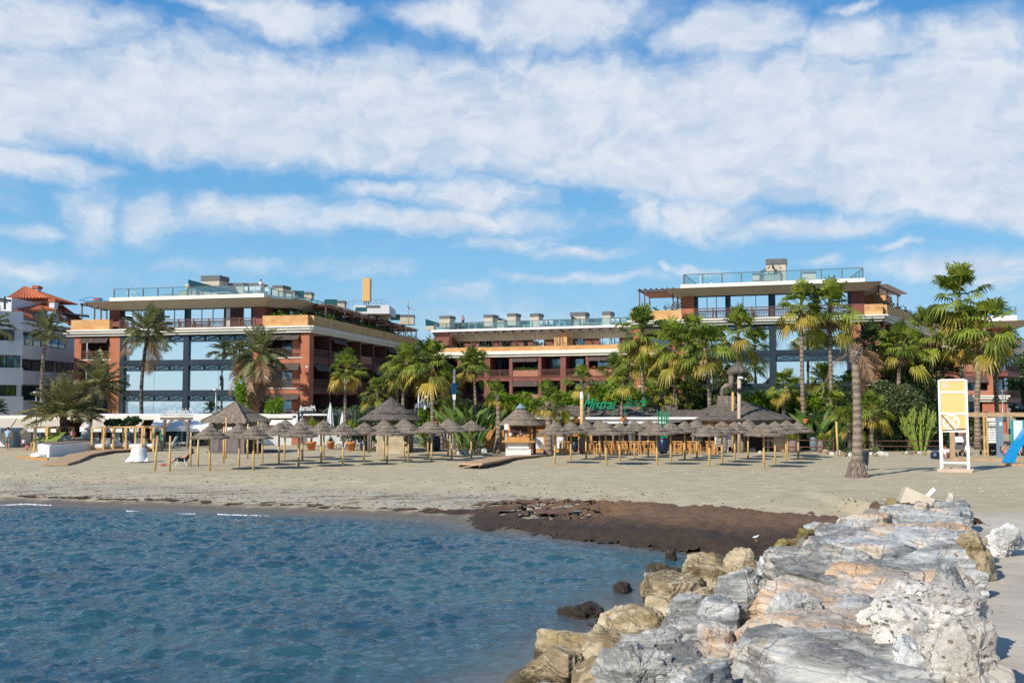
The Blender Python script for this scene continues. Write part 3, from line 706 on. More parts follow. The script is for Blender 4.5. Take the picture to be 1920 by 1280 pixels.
# ---- left hotel block ----
LC=Vector(((579.6-960)/F*105,105)); LLf=Vector(((128-960)/F*111.8,111.8))
fl=Frame(LLf,LC)
hl=thing('hotel_building','large brick red hotel block with mirrored glass front, behind the massage hut on the left','hotel',(LC.x-14,LC.y+12,0.8))
_,zct=fl.px(579,611); _,zcb=fl.px(579,623)
Ltot=fl.len
def S(fr,u,v=690,o=0): return fr.px(u,v,o)[0]
def Zp(fr,u,v,o=0): return fr.px(u,v,o)[1]
sd1=Frame(LC,(LC.x+7.9,LC.y+41.0)) # right-hand side facade running back
back=fl.pt(0,-38,0)
# core body (behind recess depth)
bR=sd1.pt(41,-2.4,0)
core=[fl.pt(0.6,-2.4,0),fl.pt(Ltot-2.4,-2.4,0),sd1.pt(2.6,-2.4,0),bR,Vector((bR.x-24,bR.y+5,0)),fl.pt(0.6,-30,0)]
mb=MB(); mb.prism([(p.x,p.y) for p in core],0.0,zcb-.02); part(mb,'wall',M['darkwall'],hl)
# cornice slab with stepped profile, front and side
def cornice(fr,root,s0,s1,z0,z1,o=0.0,oo=.75):
    h=z1-z0; mb=MB()
    mb.fb(fr,s0-.15,s1+.15,-2.4,o+oo*.45,z0,z0+h*.4); mb.fb(fr,s0-.35,s1+.35,-2.4,o+oo*.8,z0+h*.4+.002,z0+h*.75); mb.fb(fr,s0-.5,s1+.5,-2.4,o+oo,z0+h*.75+.002,z1)
    part(mb,'cornice',M['cornice'],root)
cornice(fl,hl,0,Ltot-.05,zcb,zct); cornice(sd1,hl,-.2,41,zcb-.004,zct-.004,0,.70)
mb=MB(); q=[fl.pt(0,-2.3,0),fl.pt(Ltot-2.3,-2.3,0),sd1.pt(41,-2.3,0),fl.pt(0,-30,0)]; mb.prism([(p.x,p.y) for p in q],zcb-.01,zct-.03); part(mb,'terrace_slab',M['cornice'],hl)
# pillars on the front
def pillar(fr,root,u0,u1,zb,zt,o=0,dep=.9,m_='orange',label=None):
    mb=MB(); s0=S(fr,u0,700,o); s1=S(fr,u1,700,o); mb.fb(fr,s0,s1,o-dep,o,zb,zt-.003); part(mb,'pillar',M[m_],root)
for u0,u1 in ((138,151),(203.5,223.5),(473,492),(563,579.5)): pillar(fl,hl,u0,u1,0.3,zcb)
bays(fl,hl,[(S(fl,151),S(fl,203.5))],zcb,4,FH,0,detail='a')
bays(fl,hl,[(S(fl,492),S(fl,563))],zcb,4,FH,0,detail='a')
# curtain wall
sc0,sc1=S(fl,226),S(fl,470.5); sm=S(fl,348)
mb=MB(); mb.fb(fl,sc0-.1,sc1+.1,-2.4,-.45,0.3,zcb-.005); part(mb,'curtain_wall_core',M['steel'],hl)
for a,b in ((sc0-.12,sc0+.45),(sm-.33,sm+.33),(sc1-.35,sc1+.12)):
    mb=MB(); mb.fb(fl,a,b,-.44,.02,0.3,zcb-.006); part(mb,'mullion',M['steel'],hl)
zt1=Zp(fl,348,641); z2t=Zp(fl,348,674); z2m=Zp(fl,348,683); z2b=Zp(fl,348,695)
fhh=Zp(fl,348,674)-Zp(fl,348,731)
for k in range(4):
    tt=z2m-fhh*(k-1) if k else zcb-.02; tb=(z2b-fhh*(k-1)) if k else zt1
    for a,b in ((sc0+.45,sm-.33),(sm+.33,sc1-.35)):
        truss(fl,hl,a,b,tb,tt,-.12,1.75)
        if k:
            mb=MB(); mb.fb(fl,a,b,-.4,-.02,tt+.01,z2t-fhh*(k-1)); part(mb,'transom',M['steel'],hl)
        gt=tb; gb=z2t-fhh*k
        mid=(a+b)/2
        for (c,d) in ((a,mid-.015),(mid+.015,b)):
            mb=MB(); mb.fb(fl,c,d,-.3,-.22,gb+.0,gt); part(mb,'glass_panel',M['mirror'],hl)
# top storey, set back
o2=-1.1
zu=Zp(fl,400,577,o2)  # underside of roof
for u0,u1 in ((205,224),(474,497)):
    mb=MB(); mb.fb(fl,S(fl,u0,600,o2),S(fl,u1,600,o2),o2-2,o2,zct,zu); part(mb,'pillar',M['maroon'],hl)
a,b=S(fl,224,600,o2),S(fl,474,600,o2)
mb=MB(); mb.fb(fl,a,b,o2-6,o2-.35,zct-.01,zu); part(mb,'upper_wall',M['steel'],hl)
for u0,u1,n in ((231,277,3),(305,344,2),(355,418,3)):
    n_=n; s0,s1=S(fl,u0,600,o2),S(fl,u1,600,o2)
    window(fl,hl,s0,s1,zct+.1,zu-.12,o2-.3,'mirror',n_)
# open door: dark panel painted as the shade inside, with white curtain
mb=MB(); mb.fb(fl,S(fl,431,600,o2),S(fl,453,600,o2),o2-.36,o2-.3,zct+.1,zu-.15); part(mb,'doorway_shade',M['darkwall'],hl)
mb=MB(); s0=S(fl,422.5,600,o2)
for i in range(8): mb.tube([fl.pt(s0+i*.06,o2-.25+.05*(i%2),zct+.05),fl.pt(s0+i*.055,o2-.25,zu-.1)],.05,6)
part(mb,'curtain',M['fabric'],hl)
window(fl,hl,S(fl,454,600,o2),S(fl,469,600,o2),zct+.1,zu-.12,o2-.3,'mirror',1)
railing(fl,hl,S(fl,224,605,.3),S(fl,478,605,.3),zct,1.0,.3)
# golden stone parapets
mb=MB(); mb.fb(fl,S(fl,133,610,.4),S(fl,205,610,.4),-.2,.4,zct+.003,zct+1.15); part(mb,'stone_parapet',M['gold'],hl)
mb=MB(); mb.fb(fl,S(fl,492,600,.4),S(fl,577,600,.4),-.2,.4,zct+.003,zct+1.15); part(mb,'stone_parapet',M['gold'],hl)
mb=MB(); mb.fb(sd1,.3,41,-.25,.35,zct+.002,zct+1.14); part(mb,'stone_parapet',M['gold'],hl)
# roof: flared soffit + white parapet
s0,s1=S(fl,204,590,o2),S(fl,497,590,o2)
_,zr=fl.px(380,560,1.4); 
flare(fl,hl,s0,s1,zu,zr,o2+.15,1.5,-14,1.6)
mb=MB(); mb.fb(fl,S(fl,205,565,.9),S(fl,495,555,.9),-16,.9,zr+.002,zr+.46); part(mb,'roof_parapet',M['cornice'],hl)
# lower flared roof strip along the side
mb=MB()
b_=[sd1.pt(2,-3.4,zu),sd1.pt(14,-3.4,zu),sd1.pt(14,-9,zu),sd1.pt(2,-9,zu)]; t_=[sd1.pt(0.5,-1.6,zr-.05),sd1.pt(14,-1.6,zr-.05),sd1.pt(14,-9,zr-.05),sd1.pt(0.5,-9,zr-.05)]
mb.hexa(b_+t_); part(mb,'side_soffit',M['soffit'],hl)
mb=MB(); mb.prism([(p.x,p.y) for p in (sd1.pt(3.5,-3.6,0),sd1.pt(40,-3.6,0),sd1.pt(40,-12,0),sd1.pt(7.5,-12,0))],zct,zu+.3); part(mb,'upper_side_wall',M['darkwall'],hl)
for i in range(6): window(sd1,hl,3+i*6,5.8+i*6,zct+.1,zct+2.3,-3.58,'darkglass',3)
# roof terrace
zr2=zr+.46; zr2L=zr2
glassrail(fl,hl,S(fl,214,545,.6),S(fl,495,540,.6),zr2,1.0,.6)
rs=Frame(fl.pt(S(fl,495,545,.6),.6,0),fl.pt(S(fl,495,545,.6),.6,0)+Vector((7.9,41,0)))
glassrail(rs,hl,0,26,zr2-.3,1.1,0)
chimney(fl,hl,377,411,517,556,-3,2.0); chimney(fl,hl,428,456,531,553,-5,2.4); chimney(fl,hl,461,485,531,553,-6,2.2); chimney(fl,hl,511,530,535,556,-11,2)
mb=MB(); boxat(mb,fl,334,348,545,556,.2,1); boxat(mb,fl,347.5,353,532,556,.22,1.2); boxat(mb,fl,354,367,542,556,.2,1); part(mb,'roof_planter',M['beige'],hl)
def tri_screen(fr,root,u0,v0,u1,v1,vb,o,dep=3,m_='tealglass'):
    s0,z0=fr.px(u0,v0,o); s1,z1=fr.px(u1,v1,o); _,zb=fr.px(u0,vb,o); mb=MB()
    A_=[fr.pt(s0,o,zb),fr.pt(s1,o-dep,zb),fr.pt(s1,o-dep,z1),fr.pt(s0,o,z0)]; off=Vector((fr.n.x,fr.n.y,0))*.06+Vector((fr.a.x,fr.a.y,0))*.03
    mb.add(A_+[p-off for p in A_],[(0,1,2,3),(7,6,5,4),(0,4,5,1),(1,5,6,2),(2,6,7,3),(3,7,4,0)]); part(mb,'wind_screen',M[m_],root)
tri_screen(fl,hl,353,524,393,535,545,0); tri_screen(fl,hl,411,537,447,552,552,-1)
for (u0,v0,u1,v1,o) in ((552,544,570,556,-14),(668,560,684,572,-40),(605,560,630,569,-26)):
    pass
# canopies along the side terrace (brown fabric pergolas)
def side_pergola(fr,root,s0,s1,z,dep=3.0,o=-.6):
    c=MB(); c.fb(fr,s0+.1,s1-.1,o-dep,o+.05,z-.12,z-.05); cn=part(c,'canopy_fabric',M['canopybrown'],root)
    mb=MB()
    for s in (s0,(s0+s1)/2,s1):
        mb.fb(fr,s-.06,s+.06,o-.06,o+.06,zct,z); mb.fb(fr,s-.05,s+.05,o-dep,o+.3,z,z+.14)
    mb.fb(fr,s0-.2,s1+.2,o-.07,o+.07,z+.001,z+.16)
    n=int((s1-s0)/.7)
    for i in range(n): s=s0+(s1-s0)*(i+.5)/n; mb.fb(fr,s-.04,s+.04,o-dep,o+.35,z+.161,z+.26)
    part(mb,'pergola',M['pergola'],root)
for i in range(6): side_pergola(sd1,hl,6+i*6.1,11.2+i*6.1,zct+2.75-.05*i)
# sloping slatted screens between
for i in range(5):
    mb=MB(); s=11.3+i*6.1
    for q in range(8): mb.bar(sd1.pt(s-2.0+q*.28,-.8,zct+1.1),sd1.pt(s-4.2+q*.28,-2.6,zct+2.6),.07)
    part(mb,'slatted_screen',M['slat'],hl)
leafbox(sd1,hl,1.5,40,.05,zct+1.1,.7,'planter_plants','hedge',11); leafbox(fl,hl,S(fl,505,600),S(fl,575,600),.1,zct+1.1,.55,'planter_plants','hedge',18)
# side facade bays
cols=[]; s=0.9
while s<39: cols.append((s+.35,s+4.6)); s+=4.95
bays(sd1,hl,cols,zcb,4,FH,0,pm='shademaroon',depth=2.3,detail='rarsra',rnd=random.Random(8))
for i in range(len(cols)+1):
    s=cols[i][0]-.36 if i<len(cols) else cols[-1][1]; 
    mb=MB(); mb.fb(sd1,s,s+.36,-2.3,.02 if i else -.02,0.3,zcb-.01); part(mb,'pillar',M['shademaroon' if i else 'orange'],hl)
# security camera dome on the corner pillar
mb=MB(); mb.lathe(P(575,690,LC.y-.3),[(.05,.25),(.12,.1),(.1,-.05),(.02,-.12)],10); part(mb,'security_camera',M['white'],hl)
# ochre tower + rooftop plant rooms
def towerbox(name,label,cat,u0,u1,v0,v1,Yd,dep,m_,extra=None,root=None):
    p0=P(u0,v1,Yd); p1=P(u1,v0,Yd); mb=MB(); mb.box(p0.x,p1.x,Yd,Yd+dep,p0.z,p1.z); return mb,p0,p1
ot=thing('roof_tower','tall ochre box tower standing on the flat roof of the left hotel block','tower',P(687,574,128))
mb,p0,p1=towerbox('','','',679,693.5,521,564,128,1.6,'')
part(mb,'cladding',M['orangetower'],ot)
mb=MB()
for x in (p0.x+.2,p1.x-.2,(p0.x+p1.x)/2): mb.tube([(x,128.4,p0.z-.9),(x,128.4,p0.z+.01)],.06,6)
part(mb,'support_frame',M['grey'],ot)
mb,p0,p1=towerbox('','','',663,730,572,588,127,7,''); part(mb,'plant_room',M['whitewall'],hl)
mb,p0,p1=towerbox('','','',686,712,572.5,576,126.9,.3,''); part(mb,'plant_room_trim',M['grey'],hl)
mb=MB()
for u,v0,v1 in ((654,565,575),(663,564,574),(715,561,575),(730,567,590),(705,561,575)):
    mb.tube([P(u,v1,128),P(u,v0,128)],.035,5)
mb.tube([P(654,565,128),P(679,563,128)],.03,5); mb.tube([P(693,562,128),P(713,561,128),P(730,568,128)],.03,5); mb.tube([P(693,569,128),P(713,568,128),P(730,575,128)],.03,5)
part(mb,'roof_guardrail',M['metal'],hl)
for (u0,u1,v0,v1,Yd) in ((551,570,545,560,118),(608,632,561,575,124),(666,688,576,584,124),(732,750,589,600,134)):
    mb,p0,p1=towerbox('','','',u0,u1,v0,v1,Yd,.1,''); part(mb,'wind_screen',M['tealglass'],hl)
for (u0,u1,v0,v1,Yd) in ((566,584,552,562,121),(632,646,568,580,126),(750,776,594,608,138),(712,728,580,600,130),(534,552,549,556,116)):
    mb,p0,p1=towerbox('','','',u0,u1,v0,v1,Yd,1.5,''); c=part(mb,'chimney',M['beige'],hl)
    q=MB(); q.box(p0.x-.05,p1.x+.05,Yd-.05,Yd+1.55,p1.z+.002,p1.z+.3); part(q,'chimney_cap',M['grey'],c)
an=thing('antenna','thin roof antenna mast right of the ochre tower','antenna',P(766,608,137))
mb=MB(); mb.tube([P(766,608,137),P(766,562,137)],[.06,.03],6); mb.tube([P(766,578,137),P(779,581,137)],.03,5); mb.tube([P(764,573,137),P(768,580,137)],.12,6); part(mb,'mast',M['metal'],an)

# ---- middle block ----
mm0=Vector(((790-960)/F*143.6,143.6)); mm1=Vector(((1190-960)/F*132.6,132.6))
fm=Frame(mm0,mm1); hm=thing('hotel_building','recessed middle wing of the hotel with golden stone parapet and row of roof chimneys','hotel',((mm0.x+mm1.x)/2,145,.8))
zmb=Zp(fm,847,670.6); zmt=Zp(fm,847,660.5)
Lm=fm.len
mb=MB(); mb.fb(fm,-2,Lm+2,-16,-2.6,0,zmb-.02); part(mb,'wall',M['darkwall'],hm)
h=zmt-zmb; mb=MB(); mb.fb(fm,-3,Lm+2.8,-2.6,.35,zmb,zmb+h*.4); mb.fb(fm,-3,Lm+2.8,-2.6,.6,zmb+h*.4+.002,zmt); part(mb,'cornice',M['cornice'],hm)
mb=MB(); zpt=Zp(fm,838,652.3,.35); mb.fb(fm,-2.9,Lm+2.7,-.1,.35,zmt+.002,zpt-.0); part(mb,'stone_parapet',M['gold'],hm)
mb=MB(); mb.fb(fm,-3,Lm+2.8,-16,-2.6,zmb,zmt-.02); part(mb,'terrace_slab',M['cornice'],hm)
us=[(802,858,'r'),(866,908,'r'),(919,955,'r'),(961,1009,'asf'),(1015,1051,'r'),(1061,1098,'r'),(1104,1153,'asf'),(1159,1186,'r')]
cols=[(S(fm,a,690),S(fm,b,690)) for a,b,_ in us]; det=[[u[2] for u in us]]*4
FM=3.38
bays(fm,hm,cols,zmb,3,FM,0,pm='maroon',detail=det,rnd=random.Random(3))
for i in range(len(cols)+1):
    a=cols[i-1][1] if i else cols[0][0]-.7; b=cols[i][0] if i<len(cols) else a+.7
    mb=MB(); mb.fb(fm,a,b,-2.4,.05,.3,zmb-.01); part(mb,'pillar',M['maroon'],hm)
for (ua,ub,k) in ((1106,1151,0),(1106,1151,1),(963,1007,0)):
    leafbox(fm,hm,S(fm,ua,690),S(fm,ub,690),-.1,zmb-FM*k-(FM-.62)+.92,.32,'geraniums','redflower' if ua>1000 else 'hedge',30)
# set back top storey with pergola
zur=Zp(fm,1000,633,-3.0)
mb=MB(); mb.fb(fm,1,Lm+2,-14,-3.2,zmt-.01,zur-.3); part(mb,'upper_wall',M['maroon'],hm)
for u0,u1,g in ((850,868,'darkglass'),(898,910,'mirror'),(911,924,'darkglass'),(940,957,'mirror'),(999,1020,'mirror'),(982,988,'darkglass'),(1082,1094,'darkglass'),(1125,1161,'mirror')):
    window(fm,hm,S(fm,u0,640,-3),S(fm,u1,640,-3),zmt+.1,zmt+2.3,-3.15,g,2)
zr=Zp(fm,1000,613,-.9)
flare(fm,hm,1.2,Lm+2,zur-.3,zr-.32,-2.9,-.95,-14,0)
mb=MB(); mb.fb(fm,1.0,Lm+2,-14,-1.1,zr-.318,zr); part(mb,'roof_parapet',M['white'],hm)
glassrail(fm,hm,1.4,Lm+2,zr,1.0,-1.4)
sx=1.5; zpg=Zp(fm,1000,621,.3)
for (u0,u1) in ((842,1050),(1068,1182)):
    mb=MB(); a,b=S(fm,u0,625),S(fm,u1,625)
    mb.fb(fm,a,b,.05,.2,zpg-.16,zpg); mb.fb(fm,a,b,-2.8,-2.7,zpg-.1,zpg)
    n=int((b-a)/1.35)
    for i in range(n+1):
        s=a+(b-a)*i/n
        pts=[fm.pt(s,-3.0,zpg-.55),fm.pt(s,-1.8,zpg-.1),fm.pt(s,-.6,zpg+.12),fm.pt(s,.5,zpg+.1)]
        for k in range(3): mb.bar(pts[k],pts[k+1],.09,.2)
    part(mb,'pergola',M['pergola'],hm)
    mb=MB(); n=int((b-a)/2.9)
    for i in range(n+1):
        s=a+.4+(b-a-.8)*i/n
        for ds in ((0,.4) if i%2 else (0,)):
            mb=MB(); mb.fb(fm,s+ds-.05,s+ds+.05,.06,.16,zmt,zpg-.161); part(mb,'pergola_post',M['pergola'],hm)
for u0,u1,v0,v1 in ((824,843,592,614),(907,924,590,612),(951,967,587.5,610),(994,1010,587.5,612),(1069,1097,585.5,614),(1129,1144.5,584,611)): chimney(fm,hm,u0,u1,v0,v1,-3.4,2.0)
mb=MB(); a,b=S(fm,842,605,-6),S(fm,1182,605,-6)
for i in range(8): 
    s=a+(b-a)*i/8; mb.fb(fm,s+.06,s+(b-a)/8-.06,-6.05,-6,zr,Zp(fm,1000,601,-6))
part(mb,'wind_screen',M['tealglass'],hm)
tri_screen(fm,hm,798,598,826,608,612,-2); tri_screen(fm,hm,934,595,950,602,612,-2); tri_screen(fm,hm,1071,592,1086,601,612,-2)
for u0,u1,v0,v1 in ((798,813,611,619),(932,945,601,616),(1076,1086,598,616)):
    mb=MB(); boxat(mb,fm,u0,u1,v0,v1,-1.6,1); part(mb,'roof_planter',M['beige'],hm)
mb=MB(); boxat(mb,fm,813,843,632,652,-.5,2.5); part(mb,'terrace_wall',M['maroon'],hm)
mb=MB(); boxat(mb,fm,1039,1063,632,652,-.5,2.5); part(mb,'terrace_wall',M['gold'],hm)
leafbox(fm,hm,2,Lm,0.1,zpt-.05,.75,'planter_plants','hedge',10)

# ---- right hotel block ----
r0=Vector(((1182-960)/F*99,99)); r1=Vector(((1657-960)/F*91.9,91.9)); frr=Frame(r0,r1)
hr=thing('hotel_building','brick red hotel block with mirrored glass front behind the tall fan palms on the right','hotel',((r0.x+r1.x)/2,104,.8))
zct=Zp(frr,1657,590); zcb=Zp(frr,1657,602); Lr=frr.len
r2=Vector(((1718-960)/F*105.2,105.2)); r2=r1+(r2-r1)*1.7; sd2=Frame(r1,r2)
q=[frr.pt(.5,-2.4,0),frr.pt(Lr-2.8,-2.4,0),sd2.pt(sd2.len,-2.4,0),Vector((r2.x-8,r2.y+12,0)),frr.pt(.5,-26,0)]
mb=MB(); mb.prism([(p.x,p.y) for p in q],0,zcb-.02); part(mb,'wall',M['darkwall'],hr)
mb=MB(); q=[frr.pt(0,-2.3,0),frr.pt(Lr-2.5,-2.3,0),sd2.pt(sd2.len,-2.2,0),Vector((r2.x-8,r2.y+12,0)),frr.pt(0,-26,0)]; mb.prism([(p.x,p.y) for p in q],zcb-.01,zct-.03); part(mb,'terrace_slab',M['cornice'],hr)
cornice(frr,hr,.3,Lr-.2,zcb,zct); cornice(sd2,hr,.1,sd2.len,zcb-.004,zct-.004,0,.6)
for u0,u1 in ((1188,1201),(1262,1283),(1599,1616),(1640,1652)): pillar(frr,hr,u0,u1,.3,zcb)
bays(frr,hr,[(S(frr,1201),S(frr,1262))],zcb,4,FH,0,detail='a'); bays(frr,hr,[(S(frr,1616),S(frr,1640))],zcb,4,FH,0,detail='r')
mb=MB(); 
cols=[(1.0,5.0),(5.6,9.6),(10.2,14.5),(15.1,19.5),(20,24)]
bays(sd2,hr,cols,zcb,4,FH,0,pm='maroon',detail='rs',rnd=random.Random(4))
for i,(a,b) in enumerate(cols):
    mb=MB(); mb.fb(sd2,a-.6,a,-2.3,.03,.3,zcb-.01); part(mb,'pillar',M['maroon'],hr)
sc0,sc1=S(frr,1286),S(frr,1597); sm=S(frr,1449.5)
mb=MB(); mb.fb(frr,sc0-.1,sc1+.1,-2.4,-.45,0.3,zcb-.005); part(mb,'curtain_wall_core',M['steel'],hr)
for a,b in ((sc0-.12,sc0+.4),(sm-.33,sm+.33),(sc1-.4,sc1+.12)):
    mb=MB(); mb.fb(frr,a,b,-.44,.02,0.3,zcb-.006); part(mb,'mullion',M['steel'],hr)
uu=1449
t1b=Zp(frr,uu,617.5); tA=Zp(frr,uu,656); tB=Zp(frr,uu,664); tC=Zp(frr,uu,678); per=tA-Zp(frr,uu,718.5)
for k in range(4):
    tt=tB-per*(k-1) if k else zcb-.02; tb=tC-per*(k-1) if k else t1b
    for a,b in ((sc0+.4,sm-.33),(sm+.33,sc1-.4)):
        truss(frr,hr,a,b,tb,tt,-.12,1.75)
        if k: mb=MB(); mb.fb(frr,a,b,-.4,-.02,tt+.01,tA-per*(k-1)); part(mb,'transom',M['steel'],hr)
        gb=max(tA-per*k,.9)
        if gb<tb:
            for (c,d) in ((a,(a+b)/2-.015),((a+b)/2+.015,b)):
                mb=MB(); mb.fb(frr,c,d,-.3,-.22,gb,tb); part(mb,'glass_panel',M['mirror'],hr)
o2=-1.0; zu=Zp(frr,1400,552,o2)
for u0,u1 in ((1278,1301),(1596,1622)):
    mb=MB(); mb.fb(frr,S(frr,u0,570,o2),S(frr,u1,570,o2),o2-2,o2,zct,zu); part(mb,'pillar',M['maroon'] if u0>1500 else M['orange'],hr)
a,b=S(frr,1301,570,o2),S(frr,1596,570,o2)
mb=MB(); mb.fb(frr,a,b,o2-6,o2-.35,zct-.01,zu); part(mb,'upper_wall',M['steel'],hr)
for u0,u1,n in ((1308,1360,3),(1369,1441,3),(1453,1525,3),(1536,1590,3)):
    window(frr,hr,S(frr,u0,570,o2),S(frr,u1,570,o2),zct+.1,zu-.12,o2-.3,'mirror',n)
railing(frr,hr,S(frr,1301,585,.3),S(frr,1600,585,.3),zct,1.05,.3)
mb=MB(); mb.fb(frr,S(frr,1182,590,.4),S(frr,1278,590,.4),-.2,.4,zct+.003,zct+.95); part(mb,'stone_parapet',M['gold'],hr)
mb=MB(); mb.fb(frr,S(frr,1621,580,.4),S(frr,1655,580,.4),-.2,.4,zct+.003,zct+.98); part(mb,'stone_parapet',M['gold'],hr)
mb=MB(); mb.fb(sd2,.4,sd2.len,-.25,.35,zct+.002,zct+.97); part(mb,'stone_parapet',M['gold'],hr)
s0,s1=S(frr,1278,560,o2),S(frr,1622,560,o2)
_,zr=frr.px(1400,536,1.3)
flare(frr,hr,s0,s1,zu,zr,o2+.15,1.4,-13,1.4)
mb=MB(); mb.fb(frr,S(frr,1276,540,.8),S(frr,1622,530,.8),-15,.8,zr+.002,zr+.42); part(mb,'roof_parapet',M['cornice'],hr)
zr2=zr+.42
glassrail(frr,hr,S(frr,1282,525,.5),S(frr,1618,520,.5),zr2,1.02,.5)
gs=S(frr,1618,520,.5); e0=frr.pt(gs,.5,0); rs=Frame(e0,e0+Vector((2.5,14,0))); glassrail(rs,hr,0,12,zr2,1.0,0)
e0=frr.pt(S(frr,1284,520,.5),.5,0); rs=Frame(e0,e0+Vector((4.3,12.6,0))); glassrail(rs,hr,0,12,zr2,1.0,0)
chimney(frr,hr,1436,1474,486,528,-2.5,1.8); chimney(frr,hr,1411,1424,512,525,-6,1.6); chimney(frr,hr,1505,1530,509,524,-5,1.6)
mb=MB(); boxat(mb,frr,1426,1447,514,527,.2,1); boxat(mb,frr,1446.5,1451,504,527,.22,1.4); boxat(mb,frr,1451,1467,514,527,.2,1); part(mb,'roof_planter',M['beige'],hr)
tri_screen(frr,hr,1448,493,1460,516,520,0,2,'steel')
for (a_,b_,o_) in ((1426,1446,-.2),(1451,1467,-.2)): leafbox(frr,hr,S(frr,a_,515,o_),S(frr,b_,515,o_),o_-.3,Zp(frr,1440,515),.8,'planter_plants','olive',30)
mb=MB(); mb.fb(frr,S(frr,1340,520,-5),S(frr,1420,520,-5),-5.1,-5,zr2,zr2+.35); mb.fb(frr,S(frr,1540,520,-5),S(frr,1605,520,-5),-5.1,-5,zr2,zr2+.4); part(mb,'wind_screen',M['tealglass'],hr)
# terrace pergola at the left end, and the one at the right side
def pergola_px(fr,root,u0,u1,v,o0,o1,zfloor,rows=3,fabric=True):
    z=Zp(fr,u0,v,o0); s0,s1=S(fr,u0,v,o0),S(fr,u1,v,o0); mb=MB()
    for s in (s0,s1):
        for o in (o0,(o0+o1)/2,o1): mb.fb(fr,s-.06,s+.06,o-.06,o+.06,zfloor,z-.002)
        mb.fb(fr,s-.06,s+.06,o1-.2,o0+.2,z,z+.14)
    n=max(3,int((s1-s0)/.55))
    for i in range(n+1):
        s=s0+(s1-s0)*i/n; mb.fb(fr,s-.04,s+.04,o1-.2,o0+.3,z+.141,z+.26)
    mb.fb(fr,s0-.2,s1+.2,o0-.06,o0+.06,z+.001,z+.139)
    part(mb,'pergola',M['pergola'],root)
    if fabric: c=MB(); c.fb(fr,s0+.1,s1-.1,o1,o0-.1,z-.12,z-.03); part(c,'canopy_fabric',M['canopybrown'],root)
pergola_px(frr,hr,1199,1262,546,-1,-7,zct)
pergola_px(fl,hl,154,190,573,-1.5,-6,Zp(fl,300,611),fabric=False)
# reed blind under the left terrace pergola
mb=MB(); s0,z0=fl.px(157,571,-1.5); s1,_=fl.px(197,582,-1.5)
P4=[fl.pt(s0,-1.5,z0),fl.pt(s0+1.5,-1.5,z0-.5),fl.pt(s1,-1.5,z0-.75),fl.pt(s1,-4.5,z0-.2),fl.pt(s0,-4.5,z0+.05)]
mb.add(P4+[p-Vector((0,0,.04)) for p in P4],[(0,1,2,3,4),(9,8,7,6,5)]+[(i,i+5,(i+1)%5+5,(i+1)%5) for i in range(5)]); part(mb,'reed_blind',M['rope'],hl)
leafbox(frr,hr,S(frr,1186,580),S(frr,1276,580),.1,zct+.9,.75,'planter_plants','olive',22)
mb=MB()
z=zr-.1
for i in range(9): mb.fb(sd2,1.5+i*1.1,1.6+i*1.1,-3.5,.3,z+.001,z+.14)
mb.fb(sd2,1,11,-.6,-.45,z-.15,z); mb.fb(sd2,1,11,-3.2,-3.05,z-.15,z)
for s in (1.2,5,9.8): mb.fb(sd2,s-.06,s+.06,-.58,-.46,zct,z-.151)
part(mb,'pergola',M['pergola'],hr)
mb=MB(); mb.fb(sd2,7.4,10.4,-3.5,-1.2,zct,z-.2); part(mb,'terrace_wall',M['gold'],hr)
mb=MB(); b_=[sd2.pt(0,-3.4,zu),sd2.pt(3,-3.4,zu),sd2.pt(3,-9,zu),sd2.pt(0,-9,zu)]; t_=[sd2.pt(-.6,-1.6,zr-.05),sd2.pt(3,-1.6,zr-.05),sd2.pt(3,-9,zr-.05),sd2.pt(-.6,-9,zr-.05)]
leafbox(sd2,hr,.5,sd2.len-.5,.05,zct+.95,.6,'planter_plants','bush',14)
mb=MB()
for q in range(8): mb.bar(frr.pt(S(frr,1238,580,-2)+q*.3,-2,zct+.3),frr.pt(S(frr,1262,580,-2)+q*.3,-4,zct+2.2),.1)
part(mb,'slatted_screen',M['fabric'],hr)

# ---- far right wing ----
w0=Vector(((1712-960)/F*126,126)); w1=Vector(((1887-960)/F*121.5,121.5)); fw=Frame(w0,w1)
hw=thing('hotel_building','far right end wing of the hotel with balconies above a white cornice and lamps','hotel',((w0.x+w1.x)/2,130,.8))
w2=Vector(((1914-960)/F*130,130)); sdw=Frame(w1,w2); Lw=fw.len
zb=Zp(fw,1886,655); zt=Zp(fw,1886,646)
q=[fw.pt(0,-2,0),fw.pt(Lw-2,-2,0),sdw.pt(sdw.len,-2,0),Vector((w2.x-6,w2.y+8,0)),fw.pt(0,-16,0)]
mb=MB(); mb.prism([(p.x,p.y) for p in q],0,zb-.02); part(mb,'wall',M['darkwall'],hw)
cornice(fw,hw,0,Lw-.2,zb,zt); cornice(sdw,hw,.1,sdw.len,zb-.004,zt-.004,0,.6)
cols=[(S(fw,a),S(fw,b)) for a,b in ((1715,1745),(1755,1788),(1799,1853),(1861,1885))]
bays(fw,hw,cols,zb,2,3.25,0,pm='maroon',depth=2.0,detail=[['r','r','s','r'],['r','r','as','r']])
for i,(a,b) in enumerate(cols):
    mb=MB(); mb.fb(fw,a-.62,a,-2,.04,4.9,zb-.01); part(mb,'pillar',M['orange'],hw)
bays(sdw,hw,[(.6,4.5),(5.1,sdw.len-.3)],zb,2,3.25,0,pm='maroon',depth=2.0,detail='r')
z5=Zp(fw,1860,751)
cornice(fw,hw,0,Lw-.2,z5-.1,Zp(fw,1860,741),.6,.8)
mb=MB(); mb.fb(fw,S(fw,1842,770),S(fw,1889,770),-2,.5,.3,z5-.12); part(mb,'ground_floor_wall',M['orange'],hw)
for u0,u1 in ((1720,1760),(1765,1800),(1804,1838)): window(fw,hw,S(fw,u0,780),S(fw,u1,780),1.0,4.6,-.1,'darkglass',3)
